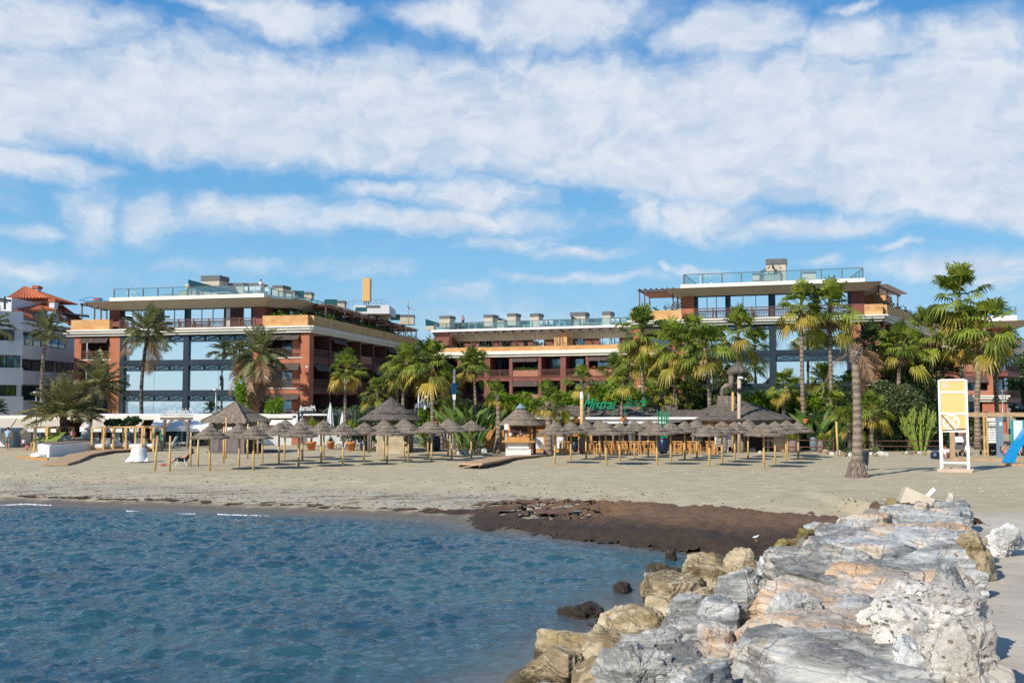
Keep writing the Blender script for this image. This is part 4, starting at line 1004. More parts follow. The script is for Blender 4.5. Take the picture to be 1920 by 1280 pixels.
for u0,u1 in ((1848,1857),(1866,1886)): window(fw,hw,S(fw,u0,780),S(fw,u1,780),2.4,Zp(fw,1860,773),.5,'darkglass',1)
mb=MB(); mb.fb(fw,S(fw,1860,620,-1.5),S(fw,1896,620,-1.5),-6,-1.5,zt,Zp(fw,1880,613)); part(mb,'upper_wall',M['orange'],hw)
wmb=MB(); wmb.fb(fw,S(fw,1725,640),S(fw,1862,640),-12,-3,zt,Zp(fw,1880,613)-.01); part(wmb,'upper_wall',M['maroon'],hw)
zz=Zp(fw,1880,613); flare(fw,hw,S(fw,1780,613,-1.2),S(fw,1896,613,-1.2),zz,zz+.75,-1.2,.3,-9,2.0)
mb=MB(); mb.fb(fw,S(fw,1780,600,0),S(fw,1907,600,0),-9,0,zz+.752,zz+1.4); part(mb,'roof_parapet',M['white'],hw)
glassrail(fw,hw,S(fw,1850,590,-.3),S(fw,1905,590,-.3),zz+1.4,1.1,-.3); 
mb=MB(); mb.fb(fw,S(fw,1860,585,-2.5),S(fw,1896,585,-2.5),-2.6,-2.5,zz+1.4,zz+2.6); part(mb,'wind_screen',M['tealglass'],hw)
mb=MB(); mb.fb(fw,S(fw,1862,640,.3),S(fw,1889,640,.3),-.2,.35,zt+.003,zt+1.0); part(mb,'stone_parapet',M['gold'],hw)
mb=MB(); mb.fb(sdw,.3,sdw.len,-.25,.3,zt+.002,zt+1.0); part(mb,'stone_parapet',M['gold'],hw)
leafbox(sdw,hw,.3,sdw.len-.5,.05,zt+1,.5,'planter_plants','bush',16)
mb=MB(); mb.fb(fw,S(fw,1799,640),S(fw,1862,640),-3,.3,zt+.004,zt+.9); part(mb,'stone_parapet',M['gold'],hw)

# ---- white apartment block, far left ----
aY=118
hb=thing('apartment_building','white stepped apartment block with terracotta tiled roofs at the left edge','apartment block',((40-960)/F*aY,aY+6,.8))
fa=Frame(((-60-960)/F*100,100),((43-960)/F*104,104)); fb2=Frame(((36-960)/F*108,108),((138-960)/F*120,120))
def wallpx(fr,u0,u1,v0,v1,o,dep,m_,name='wall',root=hb):
    mb=MB(); boxat(mb,fr,u0,u1,v0,v1,o,dep); return part(mb,name,M[m_],root)
zbse=.3
def storeys(fr,u0,u1,o):
    for k,(v0,v1) in enumerate(((636,660),(690,716),(744,790))):
        wallpx(fr,u0,u1,v0-18,v0+8,o,1.2,'whitewall','balcony_parapet') if k<0 else None
wallpx(fa,-60,41,578,796,-1.2,9,'whitewall')
for v0,v1 in ((635,662),(687,720),(742,790)): wallpx(fa,-60,43,v0,v1,0.6,2.2,'whitewall','balcony_parapet')
wallpx(fa,-60,43,579,612,.3,1.6,'whitewall','roof_parapet')
for (u0,u1,v0,v1) in ((-20,9,617,636),(12,26,617,636),(-20,12,663,687),(13,37,667,688),(0,8,718,742),(10,30,718,742),(8,34,770,786)):
    s0,z1=fa.px(u0,v0,-1.15); s1,_=fa.px(u1,v0,-1.15); _,z0=fa.px(u0,v1,-1.15); window(fa,hb,s0,s1,z0,z1,-1.18,'darkglass',2)
wallpx(fb2,36,150,600,800,-1.6,10,'whitewall')
for v0,v1 in ((646,671),(694,720),(750,775)): wallpx(fb2,41,150,v0,v1,.3,1.8,'whitewall','balcony_parapet')
wallpx(fb2,43,150,600,620,.3,2.2,'whitewall','roof_slab')
for (u0,u1,v0,v1) in ((33,78,620,646),(84,124,622,648),(40,100,673,694),(108,138,676,698),(44,90,724,750),(96,132,724,752)):
    s0,z1=fb2.px(u0,v0,-1.5); s1,_=fb2.px(u1,v0,-1.5); _,z0=fb2.px(u0,v1,-1.5); window(fb2,hb,s0,s1,z0,z1,-1.58,'darkglass',3)
def hiproof(root,u0,u1,uap,v_e,v_a,Yd,dep,over=.3):
    a=P(u0,v_e,Yd); b=P(u1,v_e,Yd); ap=P(uap,v_a,Yd+dep/2); mb=MB()
    e=[Vector((a.x,Yd,a.z)),Vector((b.x,Yd,b.z)),Vector((b.x,Yd+dep,b.z)),Vector((a.x,Yd+dep,a.z))]
    # rows of tiles as ridges down the slopes
    for i in range(4):
        p,q=e[i],e[(i+1)%4]; n=26; L=[]
        for k in range(n+1):
            t=k/n; bmp=.12*(k%2); lo=p.lerp(q,t)+Vector((0,0,bmp)); L.append(lo)
        for k in range(n): mb.add([L[k],L[k+1],ap],[(0,1,2)])
    mb.add(e,[(3,2,1,0)])
    return part(mb,'roof',M['tile'],root)
hiproof(hb,10,92,46,559,536,116,8)
wallpx(fb2,22,88,558,600,-3,6,'whitewall','wall')
def slope_roof(root,pts,m_='tile',th=.25):
    mb=MB(); n=len(pts); pts=[Vector(p) for p in pts]; mb.add(pts+[p-Vector((0,0,th)) for p in pts],[tuple(range(n)),tuple(range(2*n-1,n-1,-1))]+[(i,i+n,(i+1)%n+n,(i+1)%n) for i in range(n)]); return part(mb,'roof',M[m_],root)
slope_roof(hb,[P(12,578,112),P(104,580,115),P(84,568,119),P(12,567,117)])
slope_roof(hb,[P(25,583,108),P(62,596,110),P(60,588,114),P(28,578,113)])
slope_roof(hb,[P(104,582,116),P(128,606,116),P(168,608,119),P(118,572,124),P(104,572,124)])
slope_roof(hb,[P(108,596,117),P(134,606,117),P(165,606,120),P(125,584,124)])
for u0,u1,v0,v1,Yd in ((62,70,537,548,120),(92,102,559,578,116),(177,184,559,570,128)):
    mb,p0,p1=towerbox('','','',u0,u1,v0+(v1-v0)*.35,v1,Yd,1,''); c=part(mb,'chimney',M['whitewall'],hb)
    q=MB(); q.box(p0.x-.12,p1.x+.12,Yd-.12,Yd+1.12,p1.z,p1.z+.35); part(q,'chimney_cap',M['tile'],c)
mb=MB(); mb.tube([P(9,580,104),P(9,556,104)],.12,6); mb.bar(P(-8,559,103),P(20,564,103),.25); mb.bar(P(-8,563,103),P(14,567,103),.15); part(mb,'roof_pergola',M['steel'],hb)
mb=MB(); mb.bar(P(118,588,121),P(165,592,121),.25)
for i in range(8): mb.bar(P(118+i*6,587.5+i*.5,121),P(124+i*6,590+i*.5,119),.2)
part(mb,'roof_pergola',M['steel'],hb)
mb=MB(); boxat(mb,fb2,100,124,588,601,0,1.5); part(mb,'roof_wall',M['white'],hb)
mb=MB(); a=P(148,562,112); b=P(203,565,112); mb.tube([a,P(170,557,112),b],.04,5); mb.tube([P(149,563,112),P(200,566,112)],.04,5)
part(mb,'roof_guardrail',M['blue'],hl)
# ---------------- vegetation ----------------
def leafmesh(name,V,Fc,age,rnd,mat_,parent=None):
    mb=MB(); mb.v=V; mb.f=Fc; o=mb.build(name,mat_,parent)
    me=o.data
    a=me.attributes.new('age','FLOAT','POINT'); a.data.foreach_set('value',np.array(age,np.float32))
    a=me.attributes.new('rnd','FLOAT','POINT'); a.data.foreach_set('value',np.array(rnd,np.float32))
    return o
class LB:
    def __init__(s): s.v=[];s.f=[];s.a=[];s.r=[]
    def add(s,vs,fs,age,rnd):
        b=len(s.v); s.v+= [tuple(x) for x in vs]; s.f+=[tuple(b+i for i in f) for f in fs]; s.a+=[age]*len(vs); s.r+=[rnd]*len(vs)
def fan_leaf(lb,c,d,R,rr,age,droop,nseg=15,stiff=1.0):
    """petiole plus a pleated fan with split, drooping tips"""
    d=d.normalized(); Pl=R*rr.uniform(.38,.66)
    side=d.cross(Vector((0,0,1))); side=side.normalized() if side.length>.05 else Vector((1,0,0))
    side=(side+Vector((rr.gauss(0,.25),rr.gauss(0,.25),rr.gauss(0,.25)))).normalized()
    g=Vector((0,0,-1)); tip=c+d*Pl+g*droop*Pl*.35; rn=rr.random()
    w=side*.022*R
    lb.add([c-w,c+w,tip+w*.6,tip-w*.6],[(0,1,2,3)],min(1,age*.6+.25),rn)
    d2=(d+g*droop*.5).normalized(); side=(side-d2*side.dot(d2)).normalized(); nrm=side.cross(d2)
    bl=R*rr.uniform(.44,.60)
    for i in range(nseg):
        t=(i+.5)/nseg*2-1; an=t*1.75; dd=(d2*math.cos(an)+side*math.sin(an)+nrm*0.25*abs(math.sin(an))).normalized()
        L=bl*(0.72+.28*math.cos(an))*rr.uniform(.85,1.08); wd=bl*1.75/nseg*1.15
        lat=dd.cross(nrm).normalized()
        m=tip+dd*L*.55+g*droop*L*.12; e=tip+dd*L*(.95-.1*droop)+g*L*(.12+.42*droop+rr.uniform(0,.22))*stiff
        a2=min(1,age+max(0,rr.gauss(0,.06))); 
        lb.add([tip-lat*wd*.12,tip+lat*wd*.12,m+lat*wd*.36+nrm*.015*R*(i%2),m-lat*wd*.42+nrm*.015*R*((i+1)%2),e],[(0,1,2,3),(3,2,4)],a2,min(1,max(0,rn+rr.uniform(-.2,.2))))
def fan_crown(seed,n=40,R=1.0,wind=Vector((0,0,0)),old=.25):
    rr=random.Random(seed); lb=LB(); dl=LB()
    for i in range(n):
        f=i/n; el=math.radians(84-f*118+rr.uniform(-17,17)); az=i*2.39996+rr.uniform(-.3,.3)
        d=Vector((math.cos(az)*math.cos(el),math.sin(az)*math.cos(el),math.sin(el)))+wind*.5
        age=0 if f<.7 else (f-.7)/.3*old*2.2*rr.random()
        if f>.8 and rr.random()<old: age=rr.uniform(.6,1)
        fan_leaf(lb,Vector((0,0,.05-f*.22))+d*.04,d,R*rr.uniform(.72,1.18)*(.9 if f<.12 else 1),rr,min(1,age),.08+.85*f)
    for i in range(11):
        az=i*2.4+rr.uniform(-.3,.3); el=math.radians(rr.uniform(-80,-52)); d=Vector((math.cos(az)*math.cos(el),math.sin(az)*math.cos(el),math.sin(el)))
        fan_leaf(dl,Vector((math.cos(az)*.05,math.sin(az)*.05,-.1-rr.random()*.2)),d,R*rr.uniform(.6,.9),rr,rr.random(),1.0,9,.5)
    return lb,dl
def feather_crown(seed,n=30,R=1.0,wind=Vector((0,0,0)),up=80,dn=-25,age0=0,gap=1.0,arch=.75,nl=24):
    rr=random.Random(seed); lb=LB()
    for i in range(n):
        f=i/n; el=math.radians(up+(dn-up)*f+rr.uniform(-7,7)); az=i*2.39996+rr.uniform(-.25,.25)
        d=Vector((math.cos(az)*math.cos(el),math.sin(az)*math.cos(el),math.sin(el))); L=R*rr.uniform(.8,1.1); rn=rr.random(); age=min(1,max(0,age0+(f-.75)*1.6 if f>.75 else age0+rr.gauss(0,.08)))
        pts=[]; p=Vector((0,0,-f*.1))+d*.03; dd=d.copy(); st=14
        for k in range(st+1):
            pts.append(p.copy()); p=p+dd*L/st; dd=(dd+Vector((0,0,-1))*arch*(.5+f*.6)*1.9/st*(.4+k/st)+wind*1.5/st*(.3+k/st)).normalized()
        for k in range(st):
            a,b=pts[k],pts[k+1]; t=(b-a).normalized(); sd=t.cross(Vector((0,0,1))); sd=sd.normalized() if sd.length>.05 else Vector((1,0,0)); w=sd*.016*R*(1-k/st*.7)
            lb.add([a-w,a+w,b+w*.9,b-w*.9],[(0,1,2,3)],min(1,age+.3),rn)
        for q in range(nl):
            t=.16+.84*q/nl; k=min(st-1,int(t*st)); a=pts[k].lerp(pts[k+1],t*st-k); tg=(pts[k+1]-pts[k]).normalized()
            sd=tg.cross(Vector((0,0,1))); sd=sd.normalized() if sd.length>.05 else Vector((1,0,0)); up_=sd.cross(tg)
            ll=R*.30*(math.sin(PI*min(1,.12+t*.95)))**.6*rr.uniform(.8,1.1)
            for sg in (-1,1):
                dir_=(sd*sg*.75+tg*.75+up_*rr.uniform(-.05,.45)+wind*.4).normalized(); e=a+dir_*ll+Vector((0,0,-1))*ll*rr.uniform(.1,.4); m=a+dir_*ll*.5; w=tg*.017*R*gap
                lb.add([a-w*.6,a+w*.6,m+w,e,m-w],[(0,1,2,3,4)],age,min(1,max(0,rn+rr.uniform(-.25,.25))))
    return lb
def mkcrown(lb,name,m_): return leafmesh(name,lb.v,lb.f,lb.a,lb.r,M[m_])
CR={}
def store(key,lb,name,m_):
    o=mkcrown(lb,name,m_); CR[key]=o.data; bpy.data.objects.remove(o)
for k in range(6):
    lb,dl=fan_crown(10+k,[38,42,35,44,34,40][k],1.0,Vector((.15*(k%3-1)+.1,0,0)),[.35,.6,.3,.5,.7,.4][k])
    store('fan%d'%k,lb,'crown','fan'); store('skirt%d'%k,dl,'dead_fronds','dead')
lb,dl=fan_crown(77,44,1.0,Vector((0,0,0)),.15); store('fanD',lb,'crown','fandark')
lb,dl=fan_crown(78,26,1.0,Vector((0,0,0)),.5); store('fanY',lb,'crown','fan')
store('fe0',feather_crown(1,26,1,Vector((-.1,0,-.05)),78,-18),'crown','feather')
store('fe1',feather_crown(2,34,1,Vector((.35,0,.05)),80,-35),'crown','feather')
store('fe2',feather_crown(3,44,1,Vector((.12,0,-.1)),80,-48,arch=1.1),'crown','feather')
store('fe3',feather_crown(4,42,1,Vector((.06,0,0)),84,4,arch=.62,age0=.3),'crown','feather')
store('fe4',feather_crown(5,38,1,Vector((.22,0,-.1)),80,-42,arch=.9,age0=.25),'crown','feather')
store('cyc',feather_crown(6,26,1,Vector((0,0,0)),70,0,arch=.6),'crown','fandark')
store('hang2',feather_crown(8,4,1,Vector((.15,0,-.2)),0,-60,age0=.9,arch=2.0),'dead_fronds','dead')
store('hang',feather_crown(7,9,1,Vector((.1,0,-.3)),5,-75,age0=.9,arch=2.2),'dead_fronds','dead')
def crown_obj(key,root,at,s,rz=0,name='crown',tilt=(0,0)):
    o=bpy.data.objects.new(name,CR[key]); C.objects.link(o); o.parent=root; BASE[o.name]=BASE[root.name]
    o.location=Vector(at)-BASE[root.name]; o.rotation_euler=(tilt[0],tilt[1],rz); o.scale=(s,s,s); return o
def gz(x,y): return tz(x,y)
def palm(name,label,kind,cu,cv,rpx,Yd,bu=None,rt=.17,group=None,lean=0,skirt=True,tm='trunk',tilt=(0,0),seed=0,flare=1.35,cat='palm tree'):
    """crown centre pixel (cu,cv), crown radius px, distance Yd; trunk foot under pixel column bu"""
    top=P(cu,cv,Yd); bu=cu if bu is None else bu
    bx=(bu-960)/F*Yd; rr=random.Random(seed or int(cu*7+cv)); zb=gz(bx,Yd)-.05; base=Vector((bx,Yd,zb))
    t=thing(name,label,cat,base,group); s=rpx*Yd/F
    hgt=top.z-base.z; pts=[];rs=[]; n=14
    bend=rr.uniform(-.05,.05)*hgt
    for i in range(n+1):
        f=i/n; p=base.lerp(top,f)+Vector((math.sin(PI*f)*bend,0,0)); pts.append(p)
        rs.append(rt*(flare-(flare-1)*min(1,f*5))*(1-.28*f)*(1+.03*(i%2)))
    mb=MB(); mb.tube(pts,rs,12); part(mb,'trunk',M[tm],t,True)
    crown_obj(kind,t,top,s,rr.uniform(0,6.28) if not kind.startswith('fe') else 0,'crown',tilt)
    if skirt and kind.startswith('fan') and kind[3:].isdigit(): crown_obj('skirt'+kind[3:],t,top,s*.62,rr.uniform(0,6),'dead_fronds')
    return t
gA='tall fan palms in front of the hotel'
L=[ # label, kind, cu,cv,r, Y, bu, trunk r
("windswept feather palm with few fronds in front of the white apartment block",'fe0',88,622,48,92,92,.2),
("tall windswept date palm with dark slender trunk before the left mirrored glass wall",'fe1',278,620,60,97,272,.2),
("date palm with drooping crown and hanging dead fronds beside the orange pillar",'fe2',487,668,66,99,494,.3),
("bushy low date palm with whitewashed trunk rising from the white planter",'fe3',118,775,84,78,130,.36),
("leaning dark trunked date palm just right of the bushy palm in the white planter",'fe4',186,722,66,82,157,.28),
("date palm frond tips reaching in at the extreme left edge",'fe0',-22,612,58,90,-22,.2),
("dark low palm cut off by the left edge beside the white apartment",'cyc',-8,768,30,92,-8,.2)]
for i,(lab,k,cu,cv,r,Yd,bu,rt) in enumerate(L):
    t=palm('date_palm',lab,k,cu,cv,r,Yd,bu,rt,skirt=False,tm='trunkd' if i!=0 else 'trunk',group='feather palms by the left restaurants')
    if i in (3,4):
        b0=BASE[t.name]; mb=MB(); tp=P(cu,cv,Yd); q=b0.lerp(tp,.42); mb.tube([b0,q],[rt*1.38,rt*1.02],12); part(mb,'whitewash_band',M['whitewall'],t,True)
    if i in (1,2): crown_obj('hang2' if i==1 else 'hang',t,P(cu,cv+6,Yd),r*Yd/F*(1.3 if i==1 else 1.3),1.0,'dead_fronds')
    if i==2: crown_obj('hang',t,P(cu,cv+6,Yd),r*Yd/F*1.5,2.6,'dead_fronds')
L=[
("small fan palm with tilted yellowing crown before the shaded side of the left hotel",'fan4',650,692,36,86,652,.15,1),
("short fan palm with yellow green leaves peeking over the round thatched gazebo",'fan2',707,735,27,84,705,.16,0),
("tall fan palm with two pale trunks just left of the marquee, crown highest there",'fan0',763,678,40,80,766,.17,1),
("fan palm directly before the white marquee tent with hanging orange leaf",'fan1',812,683,48,78,814,.17,1),
("lower fan palm half hidden behind the solar lamp post",'fan3',832,735,36,82,830,.16,1),
("fan palm with bright green crown right of the solar lamp post",'fan5',886,684,33,86,888,.15,1),
("small fan palm with slim trunk rising left of the green script sign",'fan2',1090,712,28,78,1088,.12,0),
("short stout fan palm beside the thatched kiosk with thick brown trunk",'fanY',1026,752,34,70.5,1027,.28,0),
("short fan palm with pale trunk close behind the stout one by the kiosk",'fanY',1042,757,26,75,1037,.16,0),
("young fan palm with narrow trunk left of the thatched kiosk, small ragged crown",'fanY',932,740,24,73.5,931,.22,0),
("fan palm with drooping crown in front of the left end of the right hotel block",'fan1',1204,625,48,84,1212,.16,1),
("fan palm with curved trunk and orange dead leaves, third tall one from the green sign",'fan3',1266,652,50,80,1277,.19,1),
("fan palm with straight grey trunk and wide yellow green crown over the bar roof",'fan0',1322,652,52,79,1326,.19,1),
("slim fan palm rising behind the raised thatch umbrella post",'fan5',1384,620,42,86,1384,.17,1),
("second behind slim fan palm between the two wide crowned palms",'fan2',1300,625,36,90,1300,.15,1),
("short thick fan palm with brown skirt before the bright green right hedge",'fan4',1474,725,32,82,1474,.24,1),
("tall fan palm with long skirt, left one of the pair crossing the right glass wall",'fan1',1503,572,44,80,1507,.19,1),
("tall fan palm with long skirt, right one of the pair crossing the right glass wall",'fan3',1556,578,50,81,1557,.19,1),
("mid height palm with green crown low between the pair of tall palms",'fan2',1545,712,32,84,1546,.15,0),
("dark crowned fan palm behind the lone topless trunk",'fanD',1638,645,42,84,1634,.2,0),
("fan palm with pale leaves right of the lone topless trunk",'fan5',1688,650,42,82,1688,.2,1),
("fan palm between the pale leaved palm and the tallest palm",'fan2',1747,625,50,84,1750,.19,1),
("tallest fan palm on the right rising above every roof",'fan3',1798,558,56,83,1797,.2,1),
("fan palm with full shaggy crown right of the tallest palm",'fan0',1846,616,60,80,1830,.24,1),
("second lower crown of leafy fan palm under the tallest palm",'fan4',1806,640,46,85,1806,.15,1),
("low yellow fan palm left of the tall pair's foot, over the thatched bar roof end",'fanD',1705,690,40,88,1705,.2,0),
("young palm with orange leaf stalks over the green script sign",'fanY',1222,742,28,80,1214,.14,0),
("young palm with pale slender trunk splitting the green script sign",'fanY',1168,716,28,77,1168,.12,0),
("low green fan palm behind the bar roof beside the curved trunk palm",'fan2',1295,745,34,88,1296,.15,0),
("low spreading fan palm left of the curved trunk palm, behind the green sign",'fan5',1250,722,34,87,1250,.15,0),
("low yellow green fan palm just right of the lone trunk near the rocks",'fan4',1634,770,36,76,1632,.2,0),
("small shaded fan palm left of the lone trunk near the stone border",'fanY',1590,792,32,75,1592,.17,0),
("slim fan palm in the garden behind the parasols' right end",'fan2',1568,760,28,80,1560,.12,0),
("dusty fan palm behind the gazebo, right of its roof peak",'fan2',742,700,26,90,742,.14,1),
("green fan palm between the middle block and the bright hedge",'fan5',1152,690,26,92,1152,.14,0),
("dense dark palm low behind the grey green tree's left side",'fanD',1660,705,38,86,1660,.2,0),
("dark fan palm under the palm between pale leaved and tallest ones",'fanD',1722,668,42,87,1722,.2,0),
("bright low palm behind the lone trunk at mid height",'fan1',1606,725,34,86,1600,.16,0),
("green fan palm filling the space left of the curved trunk palm",'fan4',1240,688,34,90,1240,.16,0),
("small dark fan palm behind the straight grey trunk",'fanD',1348,712,32,89,1348,.16,0),
("ragged fan palm partly behind the orange pillar of the right block",'fan0',1185,668,32,90,1185,.15,1),
("dark palm crown hidden behind the shaggy palm on the right",'fanD',1872,655,34,88,1872,.2,0),
("low dark palm between tallest palm and lifeguard tower",'fanD',1768,700,34,86,1768,.2,0),
]
for i,(lab,k,cu,cv,r,Yd,bu,rt,sk) in enumerate(L):
    palm('fan_palm',lab,k,cu,cv,r*1.25,Yd,bu,rt,skirt=bool(sk),group=gA)
# second trunk by the marquee and lone topless palm on the sand
lone=thing('palm_trunk','lone thick palm trunk with flared root base and dead hanging fronds, standing on open sand','palm trunk',G(1607,893,.8))
b=G(1607,893,.8); top=P(1605,655,b.y); rr=random.Random(4)
pts=[];rs=[]
for i in range(20):
    f=i/19; pts.append(Vector((b.x+(top.x-b.x)*f+.05*math.sin(f*4),b.y,b.z-.1+(top.z-b.z+.1)*f)))
    rs.append((.30-.10*min(1,f*1.6)+(.36*math.exp(-f*22)))*(1.22 if f>.9 else 1)*(1+.015*math.sin(i*2.3)))
mb=MB(); mb.tube(pts,rs,20); part(mb,'trunk',M['trunk'],lone,True)
mb=MB()
for i in range(150):
    a=rr.random()*6.28; r=.36; h=rr.uniform(.2,.75); p=b+Vector((math.cos(a)*r,math.sin(a)*r,h)); q=b+Vector((math.cos(a)*rr.uniform(.42,.60),math.sin(a)*rr.uniform(.42,.60),.02)); mb.bar(p,q,.03,.02)
part(mb,'root_fibres',M['rope'],lone)
mb=MB()
for i in range(160):
    a=rr.random()*6.28; z=rr.uniform(-.75,.12); r=.2; p=top+Vector((math.cos(a)*r,math.sin(a)*r,z)); q=p+Vector((math.cos(a)*.13,math.sin(a)*.13,rr.uniform(.05,.2))); mb.bar(p,q,.06,.03)
part(mb,'cut_frond_stubs',M['rope'],lone)
crown_obj('hang2',lone,top+Vector((.1,0,.0)),2.4,.3,'dead_fronds')
# planted foliage volumes
def blob(name,label,cat,m_,c,rad,n,ls,seed=1,group=None,trunk=True,lumps=7,kind=None,asp=.45):
    rr=random.Random(seed); lb=LB(); c=Vector(c); base=Vector((c.x,c.y,gz(c.x,c.y)))
    L_=[(Vector((rr.uniform(-.6,.6)*rad[0],rr.uniform(-.6,.6)*rad[1],rr.uniform(-.45,.55)*rad[2])),rr.uniform(.38,.62)) for _ in range(lumps)]
    for i in range(n):
        o,s=L_[rr.randrange(lumps)]; d=Vector((rr.gauss(0,1),rr.gauss(0,1),rr.gauss(0,1))).normalized(); q=rr.random()**.35*s
        p=c+o+Vector((d.x*rad[0],d.y*rad[1],d.z*rad[2]))*q
        if p.z<base.z+.05: p.z=base.z+.05+rr.random()*.3
        D_=(d*.8+Vector((rr.gauss(0,.7),rr.gauss(0,.7),rr.gauss(.2,.7)))).normalized(); a=D_.cross(Vector((rr.gauss(0,1),rr.gauss(0,1),rr.gauss(0,1)))).normalized()*ls*asp*rr.uniform(.7,1.2); l=ls*rr.uniform(.6,1.3)
        lb.add([p-D_*l*.5,p+a,p+D_*l*.5,p-a],[(0,1,2,3)],0,rr.random())
    t=thing(name,label,cat,base,group)
    for i in range(len(lb.v)): pass
    o=leafmesh('foliage',lb.v,lb.f,lb.a,lb.r,M[m_],t)
    if trunk:
        mb=MB()
        for i in range(3):
            e=c+L_[i%lumps][0]*.7; mb.tube([base+Vector((.05*i,0,-.05)),base.lerp(e,.5)+Vector((rr.uniform(-.1,.1),0,0)),e],[.09,.06,.03],6)
        part(mb,'stem',M['trunkd'],t)
    return t
def bl(label,m_,u0,u1,v0,v1,Yd,n,ls,seed,name='bush',cat='bush',dep=1.0,lumps=8,**k):
    a=P(u0,v1,Yd); b_=P(u1,v0,Yd); c=(a+b_)/2; c.y=Yd; rad=((b_.x-a.x)/2/.85,dep,(b_.z-a.z)/2/.82)
    return blob(name,label,cat,m_,c,rad,n,ls,seed,lumps=lumps,**k)
bl('bright yellow green hedge behind the thatched kiosk','hedge',925,1010,738,800,84,7000,.24,1,'hedge','hedge',1.5,14)
bl('bright green hedge behind the long thatched bar roof, left of the green sign','hedge',1005,1110,733,790,86,6500,.24,2,'hedge','hedge',1.5,14)
bl('yellow flecked hedge behind the green script sign','hedge',1095,1215,722,790,87,7000,.24,3,'hedge','hedge',1.5,14)
bl('dense vivid green hedge right of the bar chimney','hedge',1392,1500,735,800,84,6500,.22,4,'hedge','hedge',1.5,12)
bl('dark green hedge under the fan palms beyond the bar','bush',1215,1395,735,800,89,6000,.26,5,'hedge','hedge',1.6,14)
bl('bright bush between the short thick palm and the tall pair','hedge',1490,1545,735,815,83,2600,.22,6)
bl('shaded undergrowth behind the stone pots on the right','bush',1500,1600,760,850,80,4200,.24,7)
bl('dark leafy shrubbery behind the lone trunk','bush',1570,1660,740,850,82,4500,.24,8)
bl('large rounded grey green tree right of the lone trunk','olive',1640,1720,712,800,79,7500,.17,9,'tree','tree',1.8,12)
bl('dark green dense tree behind the euphorbia clump','bush',1668,1755,705,850,84,7500,.22,10,'tree','tree',2.0,12)
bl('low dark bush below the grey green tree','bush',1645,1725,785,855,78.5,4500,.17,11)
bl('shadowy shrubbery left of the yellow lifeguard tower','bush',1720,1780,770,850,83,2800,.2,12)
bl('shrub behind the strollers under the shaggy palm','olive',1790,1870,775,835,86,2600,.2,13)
bl('dark evergreen tree at the far right edge beyond the wing','bush',1896,1950,680,800,140,3500,.5,14,'tree','tree',3,10)
bl('sunlit hillside tree at the far right edge under the balcony corner','olive',1893,1950,655,720,150,3000,.5,15,'tree','tree',3,8)
bl('green shrubs around the foot of the solar lamp post','hedge',800,875,755,815,82,2800,.2,16)
bl('olive shrub clump left of the kiosk below the banana leaves','olive',852,906,780,850,75,2600,.17,17)
bl('leafy shrubs under the small yellow palm beside the gazebo','hedge',780,815,770,830,84,1500,.2,18)
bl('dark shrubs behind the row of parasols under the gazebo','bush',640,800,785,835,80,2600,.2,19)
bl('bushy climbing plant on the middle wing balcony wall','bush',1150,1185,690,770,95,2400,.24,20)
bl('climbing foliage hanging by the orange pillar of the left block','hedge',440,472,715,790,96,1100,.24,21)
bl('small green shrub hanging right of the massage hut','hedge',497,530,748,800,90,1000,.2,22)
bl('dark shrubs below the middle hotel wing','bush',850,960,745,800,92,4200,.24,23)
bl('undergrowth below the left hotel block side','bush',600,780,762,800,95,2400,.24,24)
bl('grassy tufts on top of the left restaurant terrace, left clump','bush',197,232,785,800,80,450,.25,25,trunk=False)
bl('grassy tufts on top of the left restaurant terrace, right clump','bush',232,262,782,800,80,450,.25,26,trunk=False)
# paddle leaved banana / strelitzia plants
def paddle_plant(label,u,v0,v1,Yd,n,seed,m_='banana',wd=.11,name='banana_plant',cat='banana plant',spread=.45):
    rr=random.Random(seed); b=Vector(((u-960)/F*Yd,Yd,0)); b.z=gz(b.x,b.y); h=P(u,v0,Yd).z-b.z
    t=thing(name,label,cat,b); lb=LB()
    for i in range(n):
        az=i*2.4+rr.random(); an=rr.uniform(.1,spread+.3*i/n); d=Vector((math.cos(az)*math.sin(an),math.sin(az)*math.sin(an),math.cos(an)))
        H=h*rr.uniform(.65,1.0); s0=b+d*H*.45; L=H*.55; sd=d.cross(Vector((math.cos(az+1.2),math.sin(az+1.2),.2))).normalized(); W=H*wd
        lb.add([b-sd*.02,b+sd*.02,s0+sd*.02,s0-sd*.02],[(0,1,2,3)],.3,rr.random())
        rn=rr.random(); out=Vector((math.cos(az),math.sin(az),0)); pr=None
        for k in range(7):
            f=k/6; c=s0+d*L*f+out*L*.28*f*f-Vector((0,0,1))*L*.12*f*f; w=W*(math.sin(PI*min(1,.08+f*.92)))**.6*.5+.004; up_=sd.cross(d)*w*.35
            cur=[c-sd*w+up_,c,c+sd*w+up_]
            if pr: lb.add([pr[0],pr[1],cur[1],cur[0],pr[2],cur[2]],[(0,1,2,3),(1,4,5,2)],0 if rr.random()>.08 else .6,min(1,max(0,rn+rr.uniform(-.1,.1))))
            pr=cur
    leafmesh('leaves',lb.v,lb.f,lb.a,lb.r,M[m_],t); return t
for i,(lab,u,v0,Yd,n) in enumerate([("tall banana plant with broad pale leaves just right of the solar lamp post",862,745,76,16),("banana plant with upright leaves in the middle of the clump before the hedge",882,742,75,16),
  ("banana plant nearest the thin palm left of the kiosk",905,745,76,16),("low banana plant with drooping leaves behind the boulder row",893,790,72,12),("bird of paradise plant beside the lone trunk's left, upright grey leaves",1548,770,77,12),
  ("broad leafed plant behind the stone pots",1536,745,79,12),("leafy banana plant low beside the parasols' left cluster end",870,800,72.5,11),("large paddle leafed plant above the shrubs near the tall pair",1580,690,86,14)]):
    paddle_plant(lab,u,v0,0,Yd,n,60+i)
